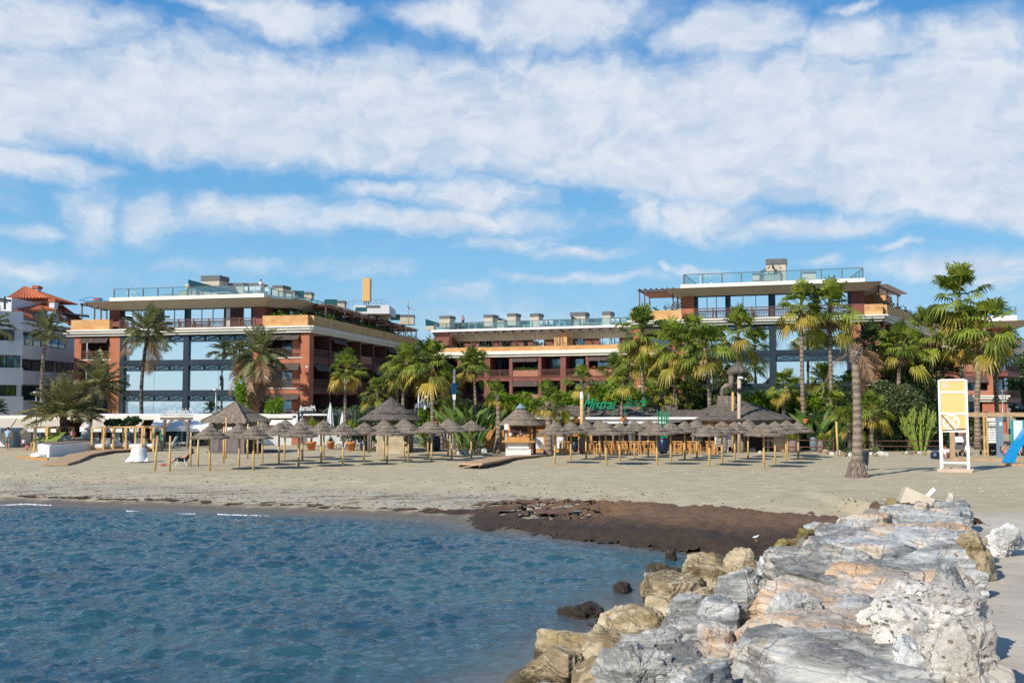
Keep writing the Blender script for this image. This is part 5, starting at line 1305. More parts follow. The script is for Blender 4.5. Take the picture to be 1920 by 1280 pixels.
# spiky rosettes
def rosette(name,label,cat,loc,R,n,m_,seed,root=None,wd=.07,up=.1,h=0):
    rr=random.Random(seed); t=root or thing(name,label,cat,loc); loc=Vector(loc); lb=LB()
    for i in range(n):
        az=i*2.4+rr.random()*.3; el=math.radians(85-(85-up*90)*(i/n)+rr.uniform(-8,8)); d=Vector((math.cos(az)*math.cos(el),math.sin(az)*math.cos(el),math.sin(el))); L=R*rr.uniform(.75,1.1)
        sd=d.cross(Vector((0,0,1))).normalized() if abs(d.z)<.99 else Vector((1,0,0)); w=R*wd; b=loc+Vector((0,0,h))
        m=b+d*L*.5; e=b+d*L-Vector((0,0,1))*L*.15*(i/n)
        lb.add([b-sd*w*.5,b+sd*w*.5,m+sd*w*.6,e,m-sd*w*.6],[(0,1,2,3,4)],0,rr.random())
    leafmesh('leaves',lb.v,lb.f,lb.a,lb.r,M[m_],t); return t
b=G(1575,850); rosette('yucca','dark green spiky yucca at the stone border right of the pale pots','yucca',(b.x,b.y,.8),1.6,60,'bush',31,up=.15)
b=G(1642,852); rosette('agave','small pale agave between the border stones','agave',(b.x,b.y,.8),.7,40,'banana',32,wd=.14,up=.1)
# euphorbia clump
t=thing('cactus','tall yellow green candelabra cactus clump left of the lifeguard tower','cactus',G(1722,845)); b=G(1722,845); rr=random.Random(3); mb=MB()
for i in range(60):
    x=rr.uniform(-1.0,1.0); y=rr.uniform(-.7,.7); h=rr.uniform(1.7,3.9)*(1-.25*abs(x)); lean=Vector((x*.9,y*.4,0))
    p0=b+Vector((x*.35,y,0)); p1=b+Vector((x*.8,y,h*.45)); p2=b+Vector((x*1.3+rr.uniform(-.1,.1),y,h))
    mb.tube([p0,p1,p2],[.05,.08,.06],6)
    for q in range(4):
        f=rr.uniform(.4,.85); c=p1.lerp(p2,f); sdx=rr.choice((-1,1))*rr.uniform(.15,.3); mb.tube([c,c+Vector((sdx,0,.12)),c+Vector((sdx*1.1,0,rr.uniform(.35,.7)))],[.05,.06,.045],5)
part(mb,'stems',M['cactus'],t)
# ---------------- parasols ----------------
def make_parasol(seed):
    rr=random.Random(seed); t=thing('thatched_parasol','x','parasol',(0,0,0),'thatched parasols standing on the sand')
    mb=MB(); mb.tube([(0,0,-.3),(0,0,1.0),(.01,0,2.4)],[.065,.06,.055],10); part(mb,'pole',M['pole'],t,True)
    mb=MB(); N=40
    tiers=[(0.02,2.56,.43,2.265),(.32,2.265,.79,2.06),(.68,2.05,1.08,1.87)]
    for (ra,za,rb,zb) in tiers:
        b=len(mb.v)
        for ring,(r,z,j) in enumerate(((ra,za,0),((ra+rb)/2,(za+zb)/2+.015,.012),(rb,zb,.03),(rb-.03,zb-.07,.03),(ra*.9,za-.12,0))):
            for k in range(N):
                a=2*PI*k/N+(rr.uniform(-.03,.03) if ring else 0); q=r+rr.uniform(-j,j); mb.v.append((q*math.cos(a),q*math.sin(a),z+rr.uniform(-j,j)*.9))
        for ring in range(4):
            for k in range(N):
                k2=(k+1)%N; mb.f.append((b+ring*N+k,b+(ring+1)*N+k,b+(ring+1)*N+k2,b+ring*N+k2))
        mb.f.append(tuple(b+k for k in range(N))); mb.f.append(tuple(b+4*N+k for k in range(N))[::-1])
    for k in range(N*2):
        a=2*PI*k/(N*2)+rr.uniform(-.04,.04); r=1.07; p=Vector((r*math.cos(a),r*math.sin(a),1.87)); q=p+Vector((math.cos(a)*rr.uniform(.01,.07),math.sin(a)*rr.uniform(.01,.07),-rr.uniform(.03,.09))); mb.bar(p,q,.03,.012)
    part(mb,'canopy',M['thatch'],t)
    mb=MB()
    for k in range(8):
        a=2*PI*k/8; mb.bar((0,0,2.3),(.9*math.cos(a),.9*math.sin(a),1.86),.03)
    part(mb,'ribs',M['rope'],t); return t
PL_=[(393,879),(448,872.5),(475,878),(492,866),(523,870),(533,859),(560,874),(567,863),(602.5,867),(607,857.5),(643,872),(682,865),(720,860),(725.5,868),(757.5,855),(765.5,863),(802.5,857.5),(809,865),(840,855),(847,861),(884,857),
 (1040,869),(1070,863),(1099,859),(1125,855),(1137,872),(1162,864),(1190,859),(1215.5,856),(1232,872),(1258,865),(1284,861),(1307,857),(1330,874),(1354,868),(1378,862.5),(1402.5,858),(1432.5,877),(1453.5,870),(1474,863),(1477,856),(1497,859)]
ords=['first','second','third','fourth','fifth','sixth','seventh','eighth','ninth','tenth','eleventh','twelfth','thirteenth','fourteenth','fifteenth','sixteenth','seventeenth','eighteenth','nineteenth','twentieth','twenty-first']
protos=[make_parasol(s) for s in (1,2,3)]; used=[0,0,0]; rr=random.Random(12)
li=sorted([p for p in PL_ if p[0]<900]); ri=sorted([p for p in PL_ if p[0]>900])
for grp,lst in (('massage hut side group',li),('group before the thatched bar',ri)):
    for i,(u,v) in enumerate(lst):
        g=G(u,v,.8); g.z=gz(g.x,g.y)-.02; k=rr.randrange(3)
        lab='thatched parasol, %s pole from the left in the %s'%(ords[i],grp)
        tl=(rr.uniform(-.02,.02),rr.uniform(-.02,.02)); s=rr.uniform(.97,1.05)
        if not used[k]: used[k]=1; o=protos[k]; place(o,g,rr.random()*6,s,tl); o['label']=lab
        else: dup(protos[k],g,rr.random()*6,s,lab,tilt=tl)
poles=[(290,880,66,'leaning'),(318,881,66,'thin'),(357,872.5,64,'thick'),(371,873,56,'short'),(419,867,68,'tall thin'),(423,860,78,'tall'),(464,859,64,'pale'),(483,852,62,'reddish')]
where=['leftmost of the row, before the daybeds','beside the reclining man\'s feet','just right of the reclining man','left of the first thatched canopy','before the massage hut counter','close behind another before the massage hut','before the right side of the massage hut','at the right corner of the massage hut']
pp=None
for i,(u,v,h,ad) in enumerate(poles):
    g=G(u,v,.8); g.z=gz(g.x,g.y); H=h/F*g.y; lx={0:.12}.get(i,0)
    t=MB(); t.tube([g-Vector((0,0,.2)),g+Vector((lx,0,H))],[.062,.055],9); o=t.build('wooden_pole',M['pole'],None,True,at=g)
    tag(o,'%s bare wooden pole, %s'%(ad,where[i]),'pole','bare parasol poles in the sand')
# ---------------- thatched huts ----------------
def cone_roof(mb,c,prof,n=32,jit=.02,seed=1):
    mb.lathe(c,prof,n,jit,random.Random(seed))
def hut(name,label,cat,u,v_ap,v_eave,rpx,Yd,bands=3,m_='thatchd',cap=None,nside=32,posts=6,postr=.7,pm='rope',wall=None,zg=None):
    ap=P(u,v_ap,Yd); ea=P(u,v_eave,Yd); R=rpx/F*Yd; b=Vector((ap.x,Yd,gz(ap.x,Yd))); t=thing(name,label,cat,b); H=ap.z-ea.z
    mb=MB(); pr=[(R-.1,ea.z-b.z-.08),(R,ea.z-b.z)]
    for i in range(bands):
        f0=i/bands; f1=(i+1)/bands; r0=R*(1-f0); r1=R*(1-f1)
        cz=lambda f: ea.z-b.z+H*(f**1.12)
        if i: pr.append((r0*1.06+.05,cz(f0)-.02))
        pr.append((max(.03,(r0+r1)/2),cz((f0+f1)/2))); pr.append((max(.03,r1*(1.0 if i<bands-1 else 0)+.03),cz(f1)+.0))
    cone_roof(mb,b,pr,nside,.025,int(u)); part(mb,'thatch_roof',M[m_],t,False)
    for k in range(posts):
        a=2*PI*(k+.5)/posts; x=math.cos(a)*R*postr; y=math.sin(a)*R*postr
        q=MB(); q.tube([b+Vector((x,y,-.2)),b+Vector((x,y,ea.z-b.z+.15))],.09,8); part(q,'post',M[pm],t,True)
    if cap:
        q=MB(); q.lathe(b,[(R*.24,ap.z-b.z-H*.17),(R*.14,ap.z-b.z-H*.06),(.03,ap.z-b.z+.12)],20); part(q,'roof_cap',M[cap],t)
    return t,b,R,ea.z
# gazebo
t,b,R,ez=hut('gazebo','large round thatched gazebo with pointed top behind the left parasols','gazebo',733,744,786,60,76,3,posts=8)
mb=MB()
rr=random.Random(5)
for i in range(9):
    y=b.y-R*.62; x0=b.x-.9+rr.uniform(-.1,.1); mb.box(x0,x0+2.1+rr.uniform(-.1,.2),y-.18,y+.12,.8+i*.17,.8+i*.17+.15)
q=mb; o=q.build('stone_counter',M['sandstone'],None,at=(b.x,b.y-R*.6,.8)); tag(o,'pale rough stone slab counter standing under the round thatched gazebo','counter')
# kiosk
kY=71
t,b,R,ez=hut('beach_kiosk','round thatched kiosk with blue grey cap and white counter left of the stout palm','kiosk',976,759,796,44,kY,3,m_='thatch',cap='bluegrey',posts=6,postr=.68,pm='wood')
bx0,bx1=P(948,830,kY-2.1).x,P(995,830,kY-2.1).x; yk=kY-2.1; zt=P(970,829,yk).z
mb=MB(); mb.box(bx0,bx1,yk,yk+2.2,.7,zt); part(mb,'counter_front',M['white'],t)
mb=MB(); mb.box(bx0-.25,bx1+.3,yk-.3,yk+2.5,zt+.002,zt+.09); part(mb,'countertop',M['pine'],t)
mb=MB(); mb.box(bx0+.1,bx1-.1,yk+.05,yk+.12,zt+.09,zt+.36); part(mb,'reed_screen',M['pine'],t)
mb=MB(); mb.box(bx0-.05,bx0+.12,yk+.02,yk+.2,zt+.09,zt+.62); part(mb,'side_board',M['sandstone'],t)
for x in (bx0-.1,bx1-.1,bx1+.1):
    mb=MB(); mb.bar((x,yk-.02,zt-.4),(x,yk-.27,zt-.0),.06); part(mb,'bracket',M['wood'],t)
mb=MB(); mb.box(bx0+.3,bx1-.2,yk+1.0,yk+1.1,zt+.5,ez-.05); part(mb,'back_board',M['darkwall'],t)
def textobj(name,body,size,m_,parent,mat4,ext=.02,shear=0.0,align='LEFT'):
    cu=bpy.data.curves.new(name,'FONT'); cu.body=body; cu.size=size; cu.extrude=ext; cu.shear=shear; cu.align_x=align; cu.bevel_depth=0.0; cu.offset=0.012*size
    o=bpy.data.objects.new(name,cu); C.objects.link(o); dg=bpy.context.evaluated_depsgraph_get(); dg.update()
    me=bpy.data.meshes.new_from_object(o.evaluated_get(dg)); bpy.data.objects.remove(o)
    me.transform(mat4); me.materials.clear(); me.materials.append(M[m_])
    if parent is not None:
        me.transform(Matrix.Translation(-BASE[parent.name]))
    o=bpy.data.objects.new(name,me); C.objects.link(o)
    if parent is not None: o.parent=parent; BASE[o.name]=BASE[parent.name]
    return o
def vert_m(loc,ang=0,mirror=False,sx=1.0):
    m=Matrix.Translation(Vector(loc))@Matrix.Rotation(ang,4,'Z')@Matrix.Rotation(PI/2,4,'X')
    if mirror: m=m@Matrix.Diagonal((-1,1,1,1))
    return m@Matrix.Diagonal((sx,1,1,1))
M['greytext']=mat('grey_lettering',(0.30,0.30,0.31),0.6,0.05,1)
textobj('lettering','MISTRAL BEACH MARBELLA',.125,'greytext',t,vert_m(((bx0+bx1)/2,yk-.012,zt-.5)),.004,0,'CENTER')
for (nm,lab,x,z0,z1,w,m_) in (('notice','small white notice hanging at the left of the kiosk counter',bx0+.05,zt+.85,zt+1.25,.3,'fabric'),):
    mb=MB(); mb.box(x-w/2,x+w/2,yk+.3,yk+.33,z0,z1); o=mb.build(nm,M[m_],None,at=(x,yk+.3,z0)); tag(o,lab,'notice')
for i,(x,c_,lab) in enumerate(((bx0+.35,'clothw','white vase of dried flowers on the kiosk counter'),(bx0+1.1,'potbrown','small brown figurine on the kiosk counter'))):
    mb=MB(); mb.lathe((x,yk+.35,zt+.36-.27),[(.06,0),(.1,.12),(.05,.28),(.09,.36),(.13,.5),(.02,.55)],10); o=mb.build('vase',M[c_],None,True,at=(x,yk+.3,zt)); tag(o,lab,'vase')
# massage hut: square pyramid roof
mY=73; ap=P(443,753,mY+2.3); zl=P(443,790,mY).z
t=thing('massage_hut','square massage hut of taupe boards with shaggy pyramid roof, behind the bare poles','hut',(ap.x,mY+2.3,.8))
cor=[P(376,790,mY+.8),P(462,790,mY-.6),P(508,789,mY+3.2),P(425,789,mY+5.2)]
for c in cor: c.z=zl
cen=sum(cor,Vector())/4; apx=Vector((ap.x,cen.y,ap.z)); mb=MB(); rr=random.Random(9)
for i in range(4):
    p,q=cor[i],cor[(i+1)%4]; n=14; prev=None
    for k in range(n+1):
        e=p.lerp(q,k/n)+Vector((0,0,-.07 if k%2 else .03)); m1=e.lerp(apx,.5)+Vector((0,0,-.12+(.03 if k%2 else 0))); m2=m1+Vector((0,0,.06)); 
        cur=[e-Vector((0,0,.1)),e,m1,m2.lerp(apx,.02),apx]
        if prev:
            for a in range(4): mb.add([prev[a],cur[a],cur[a+1],prev[a+1]],[(0,1,2,3)])
        prev=cur
    mb.tube([p+Vector((0,0,.02)),p.lerp(apx,.5)+Vector((0,0,-.05)),apx],.07,6)
part(mb,'thatch_roof',M['thatch'],t)
fh=Frame((cor[0].x+.7,cor[0].y+.5),(cor[1].x-.35,cor[1].y+.6)); Lh=fh.len
for a,b_ in ((.0,1.05),(Lh-2.35,Lh)):
    mb=MB(); s=a
    while s<b_-.05:
        mb.fb(fh,s,min(b_,s+.17),-.08-.01*(int(s*10)%2),0,.95,zl-.1 if (a==0 or s>Lh-1.2) else .95+1.1); s+=.18
    part(mb,'board_wall',M['taupe'],t)
mb=MB(); mb.fb(fh,-.3,Lh+.35,-3.9,.25,.68,.93); part(mb,'deck',M['taupe'],t)
mb=MB(); mb.fb(fh,.0,Lh,-.05,.08,zl-.42,zl-.06); part(mb,'sign_board',M['darkwall'],t)
M['lettersand']=mat('sand_lettering',(0.30,0.23,0.19),0.7,0.05,1)
a0=math.atan2(fh.a.y,fh.a.x)
textobj('lettering','MASSAGES',.42,'lettersand',t,vert_m(fh.pt(Lh/2-.1,.1,zl-.38),a0),.02,0,'CENTER')
fh2=Frame((cor[1].x-.35,cor[1].y+.6),(cor[2].x-.7,cor[2].y-.2))
mb=MB(); mb.fb(fh2,0,fh2.len,-.05,.06,zl-.42,zl-.06); part(mb,'sign_board',M['darkwall'],t)
textobj('lettering','MASSAGES',.40,'greytext',t,vert_m(fh2.pt(fh2.len/2,.08,zl-.38),math.atan2(fh2.a.y,fh2.a.x)),.02,0,'CENTER')
mb=MB(); mb.fb(fh2,.9,fh2.len-.2,-.1,0,.9,2.0); part(mb,'side_wall',M['darkwall'],t)
for (fr_,s_) in ((fh,0),(fh,Lh),(fh2,fh2.len)):
    mb=MB(); mb.fb(fr_,s_-.07,s_+.07,-.14,.02,.7,zl); part(mb,'post',M['rope'],t)
for s_ in (.15,Lh-.2): 
    mb=MB(); mb.lathe(fh.pt(s_,.25,zl-.45),[(.04,.3),(.2,.25),(.19,.1),(.04,.0)],10); part(mb,'lantern',M['fabric'],t)
tb=thing('massage_table','white massage table behind the massage hut opening','table',fh.pt(1.8,-2,.93)); mb=MB(); mb.fb(fh,1.15,2.8,-2.4,-1.7,1.5,1.66); part(mb,'tabletop',M['fabric'],tb)
for a_,b_ in ((1.25,-1.8),(2.7,-1.8),(1.25,-2.3),(2.7,-2.3)): mb=MB(); mb.fb(fh,a_-.03,a_+.03,b_-.03,b_+.03,.93,1.498); part(mb,'leg',M['wood'],tb)
# ---------------- long thatched bar ----------------
bY=77; b0=P(1010,800,bY); b1=P(1500,800,bY)
bar=thing('beach_bar','long thatched beach bar with pine counters behind the right group of parasols','beach bar',((b0.x+b1.x)/2,bY,.8))
def ridge_roof(root,u0,u1,v_r,v_e,Yd,dep=3.5,m_='thatchd',rows=4,seed=1):
    rr=random.Random(seed); mb=MB(); n=60
    for sgn in (0,1):
        prev=None
        for k in range(n+1):
            f=k/n; u=u0+(u1-u0)*f; cols_=[]
            for r in range(rows+1):
                g=r/rows
                for e in (0,1) if 0<r<rows else (0,):
                    p=P(u,v_e+(v_r-v_e)*g,Yd); y=Yd+dep*g if not sgn else Yd+2*dep-dep*g
                    z0=P(u,v_e,Yd).z; z1=P(u,v_r,Yd+dep).z; z=z0+(z1-z0)*g+(.09 if e==0 and r else 0)*(-1 if e else 1)+rr.uniform(-.03,.03)
                    x=(u-960)/F*Yd*(1+0*g); cols_.append(Vector((x,y-(.06 if (e==1) else 0),z-(.1 if e else 0))))
            cols_=[cols_[0]-Vector((0,0,.22))]+cols_
            if prev:
                for a in range(len(cols_)-1): mb.add([prev[a],cur_[a] if False else cols_[a],cols_[a+1],prev[a+1]],[(0,1,2,3) if not sgn else (3,2,1,0)])
            prev=cols_
    part(mb,'thatch_roof',M[m_],root)
ridge_roof(bar,1042,1275,762,786,bY,3.2,seed=2)
ridge_roof(bar,1275,1350,770,787,bY-.4,3,seed=3)
# conical end roofs
def bar_cone(u,va,ve,rpx,Yd,nm='thatch_roof'):
    ap=P(u,va,Yd); ea=P(u,ve,Yd); R=rpx/F*Yd; mb=MB(); b=Vector((ap.x,Yd,0)); H=ap.z-ea.z
    pr=[(R-.15,ea.z-.22),(R,ea.z-.05)]+[(R*(1-f)**.82+.08,ea.z+H*f**1.25+(.05 if i%2 else 0)) for i,f in enumerate([.1,.25,.26,.45,.46,.65,.82,.97])]
    mb.lathe(b,pr,40,.03,random.Random(int(u))); part(mb,nm,M['thatchd'],bar)
bar_cone(1031,756,790,70,bY+1.5); bar_cone(1378,748,784,108,bY+1.2)
# chimney cowl on the cone
cb=P(1363,748,bY+1.2)
for (u,v0,v1,w,dy,m_) in ((1358,742,762,9,-1.5,'rope'),(1371,742,762,6,-1.2,'rope')):
    mb=MB(); p0=P(u-w,v1,bY+1.2+dy); p1=P(u+w,v0,bY+1.2+dy); mb.box(p0.x,p1.x,bY-.3,bY+.5,p0.z,p1.z); part(mb,'chimney',M[m_],bar)
mb=MB(); mb.tube([P(1355,745,bY),P(1355,728,bY),P(1360,723,bY),P(1371,723,bY)],[.17,.17,.2,.2],10); mb.tube([P(1371,729,bY),P(1371,700,bY)],.2,10); mb.tube([P(1371,703,bY),P(1371,699,bY)],.26,10); part(mb,'chimney_pipe',M['rope'],bar,True)
# structure under the roof
mb=MB(); x0,x1=P(1012,800,bY+2.5).x,P(1470,800,bY+2.5).x; mb.box(x0,x1,bY+2.4,bY+2.6,.8,3.4); part(mb,'back_wall',M['wood'],bar)
fb_=P(920,800,bY+1).x
mb=MB(); mb.box(P(906,800,bY).x,P(1040,800,bY).x,bY+1.0,bY+1.15,.8,P(940,796,bY+1).z); part(mb,'wall',M['pine'],bar)
mb=MB(); mb.box(P(908,800,bY).x,P(1040,800,bY).x,bY+.7,bY+1.0,.8,1.0); part(mb,'plinth',M['pine'],bar)
wx0=P(996,800,bY-1).x; wx1=P(1110,800,bY-1).x
mb=MB(); mb.box(wx0,wx1,bY-1.05,bY-.95,2.0,2.5); mb.box(wx0,wx1,bY-1.05,bY-.9,.8,1.0); part(mb,'bar_front',M['pine'],bar)
for u in (996,1021,1040,1062,1086,1108):
    x=P(u,820,bY-1).x; mb=MB(); mb.box(x-.09,x+.09,bY-1.07,bY-.9,1.001,1.999); part(mb,'bar_post',M['pine'],bar)
for u0,u1 in ((998,1019),(1042,1060)):
    mb=MB(); mb.box(P(u0,820,bY-1).x,P(u1,820,bY-1).x,bY-1.0,bY-.97,1.05,1.95); part(mb,'fridge_panel',M['fabric'],bar)
mb=MB(); mb.box(wx0,P(1325,820,bY-1).x,bY-1.3,bY-.8,3.28,3.45); part(mb,'white_awning_roll',M['white'],bar)
mb=MB(); mb.box(P(1075,820,bY).x,P(1272,820,bY).x,bY-1.0,bY-.85,P(1100,791,bY-1).z,P(1100,784,bY-1).z); part(mb,'awning_cassette',M['white'],bar)
mb=MB(); mb.box(P(1118,820,bY).x,P(1245,820,bY).x,bY-1.2,bY-1.02,P(1100,794,bY-1).z,P(1100,789.5,bY-1).z); part(mb,'awning_cassette',M['fabric'],bar)
mb=MB(); mb.box(P(1415,800,bY).x,P(1475,800,bY).x,bY-.3,bY-.2,2.2,P(1440,786,bY).z); part(mb,'grey_side_panel',M['bluegrey'],bar)
mb=MB(); mb.box(P(1318,800,bY).x,P(1392,800,bY).x,bY-.5,bY-.4,2.1,P(1350,790,bY).z-.05); part(mb,'bamboo_panel',M['pine'],bar)
mb=MB(); mb.box(P(1310,800,bY).x,P(1368,800,bY).x,bY-.9,bY-.5,P(1350,787,bY).z,P(1350,779,bY).z); part(mb,'gutter',M['steel'],bar)
for u in (1055,1102,1150,1200,1250,1300,1345,1395,1440,1476):
    x=P(u,820,bY-.8).x; mb=MB(); mb.tube([(x,bY-.8,.7),(x,bY-.8,3.3)],.1,8); part(mb,'post',M['rope'],bar,True)
# inner counters and clutter seen in the shade
mb=MB(); mb.box(P(1110,800,bY+1).x,P(1320,800,bY+1).x,bY+.8,bY+1.4,.8,1.9); part(mb,'inner_counter',M['wood'],bar)
for u0,u1,v0,v1,m_ in ((1178,1184,806,828,'white'),(1186,1190,808,826,'white'),(1296,1306,806,820,'bluegrey'),(1300,1316,818,828,'tealglass')):
    mb=MB(); mb.box(P(u0,800,bY+.5).x,P(u1,800,bY+.5).x,bY+.4,bY+.5,P(u0,v1,bY+.5).z,P(u0,v0,bY+.5).z); part(mb,'shelf_panel',M[m_],bar)
# green script sign on the ridge
sg=thing('shop_sign','large green script lettering reading Mistral Beach along the thatched ridge','sign',P(1160,768,bY-.1))
z=P(1110,765,bY-.1).z
textobj('lettering','Mistral',1.12,'greensign',sg,vert_m((P(1091,765,bY-.1).x,bY-.1,z-.05),.0,False,.80),.04,.55)
textobj('lettering','Beach',1.0,'greensign',sg,vert_m((P(1170,765,bY-.1).x,bY-.1,z+.12),.0,False,.68),.04,.55)
for u in (1095,1125,1150,1172,1205):
    mb=MB(); mb.tube([P(u,778,bY),P(u,764,bY)],.03,5); part(mb,'sign_post',M['greensign'],sg)
# pine bar tables with stools
def bar_table(name,label,u0,u1,vt,Yd,dep=.7,legs=2):
    x0,x1=P(u0,vt,Yd).x,P(u1,vt,Yd).x; zt=P(u0,vt,Yd).z; t=thing(name,label,'table',((x0+x1)/2,Yd,.8),'pine bar tables before the thatched bar')
    mb=MB(); mb.box(x0,x1,Yd,Yd+dep,zt-.07,zt); part(mb,'tabletop',M['pine'],t)
    for x in (x0+.12,x1-.12):
        for y in (Yd+.06,Yd+dep-.06): mb=MB(); mb.box(x-.05,x+.05,y-.05,y+.05,.75,zt-.072); part(mb,'leg',M['pine'],t)
    mb=MB(); mb.box(x0+.172,x1-.172,Yd+.03,Yd+.09,1.1,1.18); part(mb,'stretcher',M['pine'],t)
def make_stool():
    t=thing('bar_stool','x','stool',(0,0,0),'pine bar stools at the tables'); mb=MB(); mb.box(-.18,.18,-.18,.18,.72,.78); part(mb,'seat',M['pine'],t)
    for x in (-.14,.14):
        for y in (-.14,.14): mb=MB(); mb.bar((x*1.25,y*1.25,-.05),(x,y,.72),.06); part(mb,'leg',M['pine'],t)
    mb=MB(); mb.box(-.15,.15,-.17,-.13,.25,.3); part(mb,'footrest',M['pine'],t); return t
k=0; st=make_stool(); rr=random.Random(2); sn=['first','second','third','fourth','fifth','sixth','seventh','eighth']
spans=[(1049,1068),(1103,1128),(1132,1150),(1156,1176),(1180,1200),(1204,1228),(1262,1280),(1290,1312),(1325,1342)]
n_=0
for i,(a,b_) in enumerate(spans):
    bar_table('bar_table','pine high table, number %s from the left before the thatched bar'%(['one','two','three','four','five','six','seven','eight','nine'][i]),a,b_,827,73.5+.4*(i%2))
    for j in range(2):
        u=a+(b_-a)*(.25+.5*j); Yd=72.4+.3*((i+j)%2); g=Vector(((u-960)/F*Yd,Yd,.8)); lab='pine bar stool, %s one at high table number %s'%('left' if j==0 else 'right',['one','two','three','four','five','six','seven','eight','nine'][i])
        if n_==0: place(st,g,rr.uniform(-.2,.2)); st['label']=lab
        else: dup(st,g,rr.uniform(-.2,.2),1,lab)
        n_+=1
# pots
def pot(label,u,v,hpx,wpx,m_,plant=None,prof='urn',name='plant_pot',Yd=None,ph=1.0):
    g=G(u,v,.8); g.z=gz(g.x,g.y); H=hpx/F*g.y; R=wpx/2/F*g.y; t=thing(name,label,'pot',g); mb=MB()
    if prof=='urn': mb.lathe(g,[(R*.65,0),(R*.9,H*.2),(R*1.0,H*.5),(R*.9,H*.85),(R*.72,H*.95),(R*.8,H),(R*.6,H),(R*.55,H*.93)],18)
    else: mb.lathe(g,[(R*.68,0),(R*.9,H*.75),(R*1.0,H*.76),(R*1.0,H),(R*.85,H),(R*.8,H*.9)],18)
    part(mb,'vessel',M[m_],t,True)
    if plant=='yucca': 
        lbn='spiky yellow green yucca growing in the %s'%label.split(' pot')[0].replace('large ','')+' pot'
        rosette('yucca',lbn,'yucca',g+Vector((0,0,H)),.98*ph,95,'yucca',int(u),h=1.05,up=-.25)
        sm_=MB(); sm_.tube([g+Vector((0,0,H*.9)),g+Vector((.05,0,H+1.05))],[.08,.06],8); part(sm_,'stem',M['trunkd'],t,True)
    if plant=='bush': 
        rosette('potted_plant','leafy plant growing in the %s'%label.split(' pot')[0].replace('large ','')+' pot','plant',g+Vector((0,0,H)),.8*ph,40,'yucca' if int(u)%2 else 'bush',int(u),wd=.14,up=.1)
    return t
pot('left terracotta pot under the first big yucca, at the gazebo\'s left',583.5,844,16,19,'terracotta','yucca','tub')
pot('middle terracotta pot without tall plant behind the parasols',620,841,13,16,'terracotta','bush','tub',ph=.6)
pot('right terracotta pot under the second big yucca',658.5,844,16,19,'terracotta','yucca','tub',ph=.92)
pot('small terracotta pot leaning by the stone counter',716,847,12,12,'terracotta',None,'tub')
pot('dark blue pot by the stone counter',683,845,20,17,'potblue',None)
pot('slate blue urn pot right of the stone counter',750,846,25,12,'potgrey','bush',ph=.5)
pot('dark blue ribbed pot before the small palm right of the gazebo',820,845,27,12,'potblue',None)
pot('pale grey urn pot beside the stout palm\'s right',804,843,22,10,'potgrey',None)
pot('rounded blue pot left of the tall brown urn',1078,847,20,13,'potblue','bush',ph=.7)
pot('tall brown urn with yellow plant before the bar tables',1091.5,850,31,13,'potbrown','bush',ph=.8)
pot('big dark blue urn pot holding the green tubes',1243.5,850,30,20,'potblue',None)
pot('brown urn pot beside the stacked white chairs',1359,849,29,12,'potbrown',None)
pot('pale stone pot with hollow by the concrete post',1387,847,24,16,'sandstone',None)
pot('reddish square planter pot before the shaded garden',1487,848,24,18,'potbrown','bush')
pot('speckled light grey urn at the garden edge pot',1526,846,27,15,'potgrey','bush',ph=.5)
pot('brown ribbed urn right of the speckled grey urn pot',1539,848,24,12,'potbrown','bush',ph=.7)
gt=thing('green_tubes','cluster of tall green tubes standing in the big dark blue urn','ornament',G(1243,848,.8)); g=G(1243,850,.8)
for i,(a,b_) in enumerate(((1236,1240),(1241,1242),(1246,1244),(1250,1247),(1253,1249),(1239,1243))):
    mb=MB(); mb.tube([P(b_,825,g.y),P(a-4 if i==0 else a,768+(i*3)%7,g.y)],.045,6); part(mb,'tube',M['greensign'],gt)
# hanging flower pots
for i,(u,v,lab) in enumerate(((1079.5,787,'leftmost red hanging flower pot under the bar eave'),(1167.5,786,'red flower pot fixed on the pale slender palm trunk'),(1325,783,'red flower pot on the straight grey palm trunk'),(1374,784,'red flower pot on the wooden pole by the bar chimney'),(1396,783,'red flower pot right of the concrete post'),(1508,788,'red flower pot on the left trunk of the tall pair'),(817,793,'red hanging pot before the marquee palms'))):
    Yd=76 if u not in (1508,) else 79; c=P(u,v,Yd); c.y-=.35; t=thing('hanging_pot',lab,'flower pot',c,'hanging red flower pots'); mb=MB(); mb.lathe(c,[(.12,-.2),(.24,.1),(.22,.14),(.05,.14)],12); part(mb,'vessel',M['terracotta'],t)
    rosette('','','',c+Vector((0,0,.12)),.3,24,'bush',int(u),root=t,wd=.15)
# ---------------- posts, lamps ----------------
def post(name,label,cat,u,v0,v1,Yd,r,m_,z0=None,group=None):
    a=P(u,v1,Yd) if z0 is None else Vector(((u-960)/F*Yd,Yd,z0)); b_=P(u,v0,Yd); t=thing(name,label,cat,a,group); mb=MB(); mb.tube([a,b_],r,10); part(mb,'pole',M[m_],t,True); return t,a,b_
t,a,tp=post('umbrella_post','concrete post carrying a raised thatch umbrella above the bar','raised umbrella',1386,700,848,74,.14,'pinkconc')
mb=MB(); mb.lathe(P(1383,697,74.3),[(.82,-.12),(.86,0),(.5,.36),(.2,.6),(.03,.8)],28,.04,random.Random(6)); part(mb,'thatch_cap',M['thatchd'],t)
mb=MB(); c=P(1386,732,73.8); mb.lathe(c,[(.1,-.15),(.2,0),(.1,.18)],10); part(mb,'speaker',M['black'],t)
mb=MB(); c=P(1388,707.5,73.8); mb.box(c.x-.18,c.x+.18,c.y-.05,c.y+.05,c.z-.08,c.z+.08); part(mb,'lamp_box',M['fabric'],t)
post('wooden_post','thin wooden pole with blue wrapped head beside the raised umbrella post','pole',1374,735,850,75.5,.09,'pole')
t,a,tp=post('wooden_post','thick wooden post with pale cap left of the green sign','pole',1091,747,850,75.6,.14,'pole')
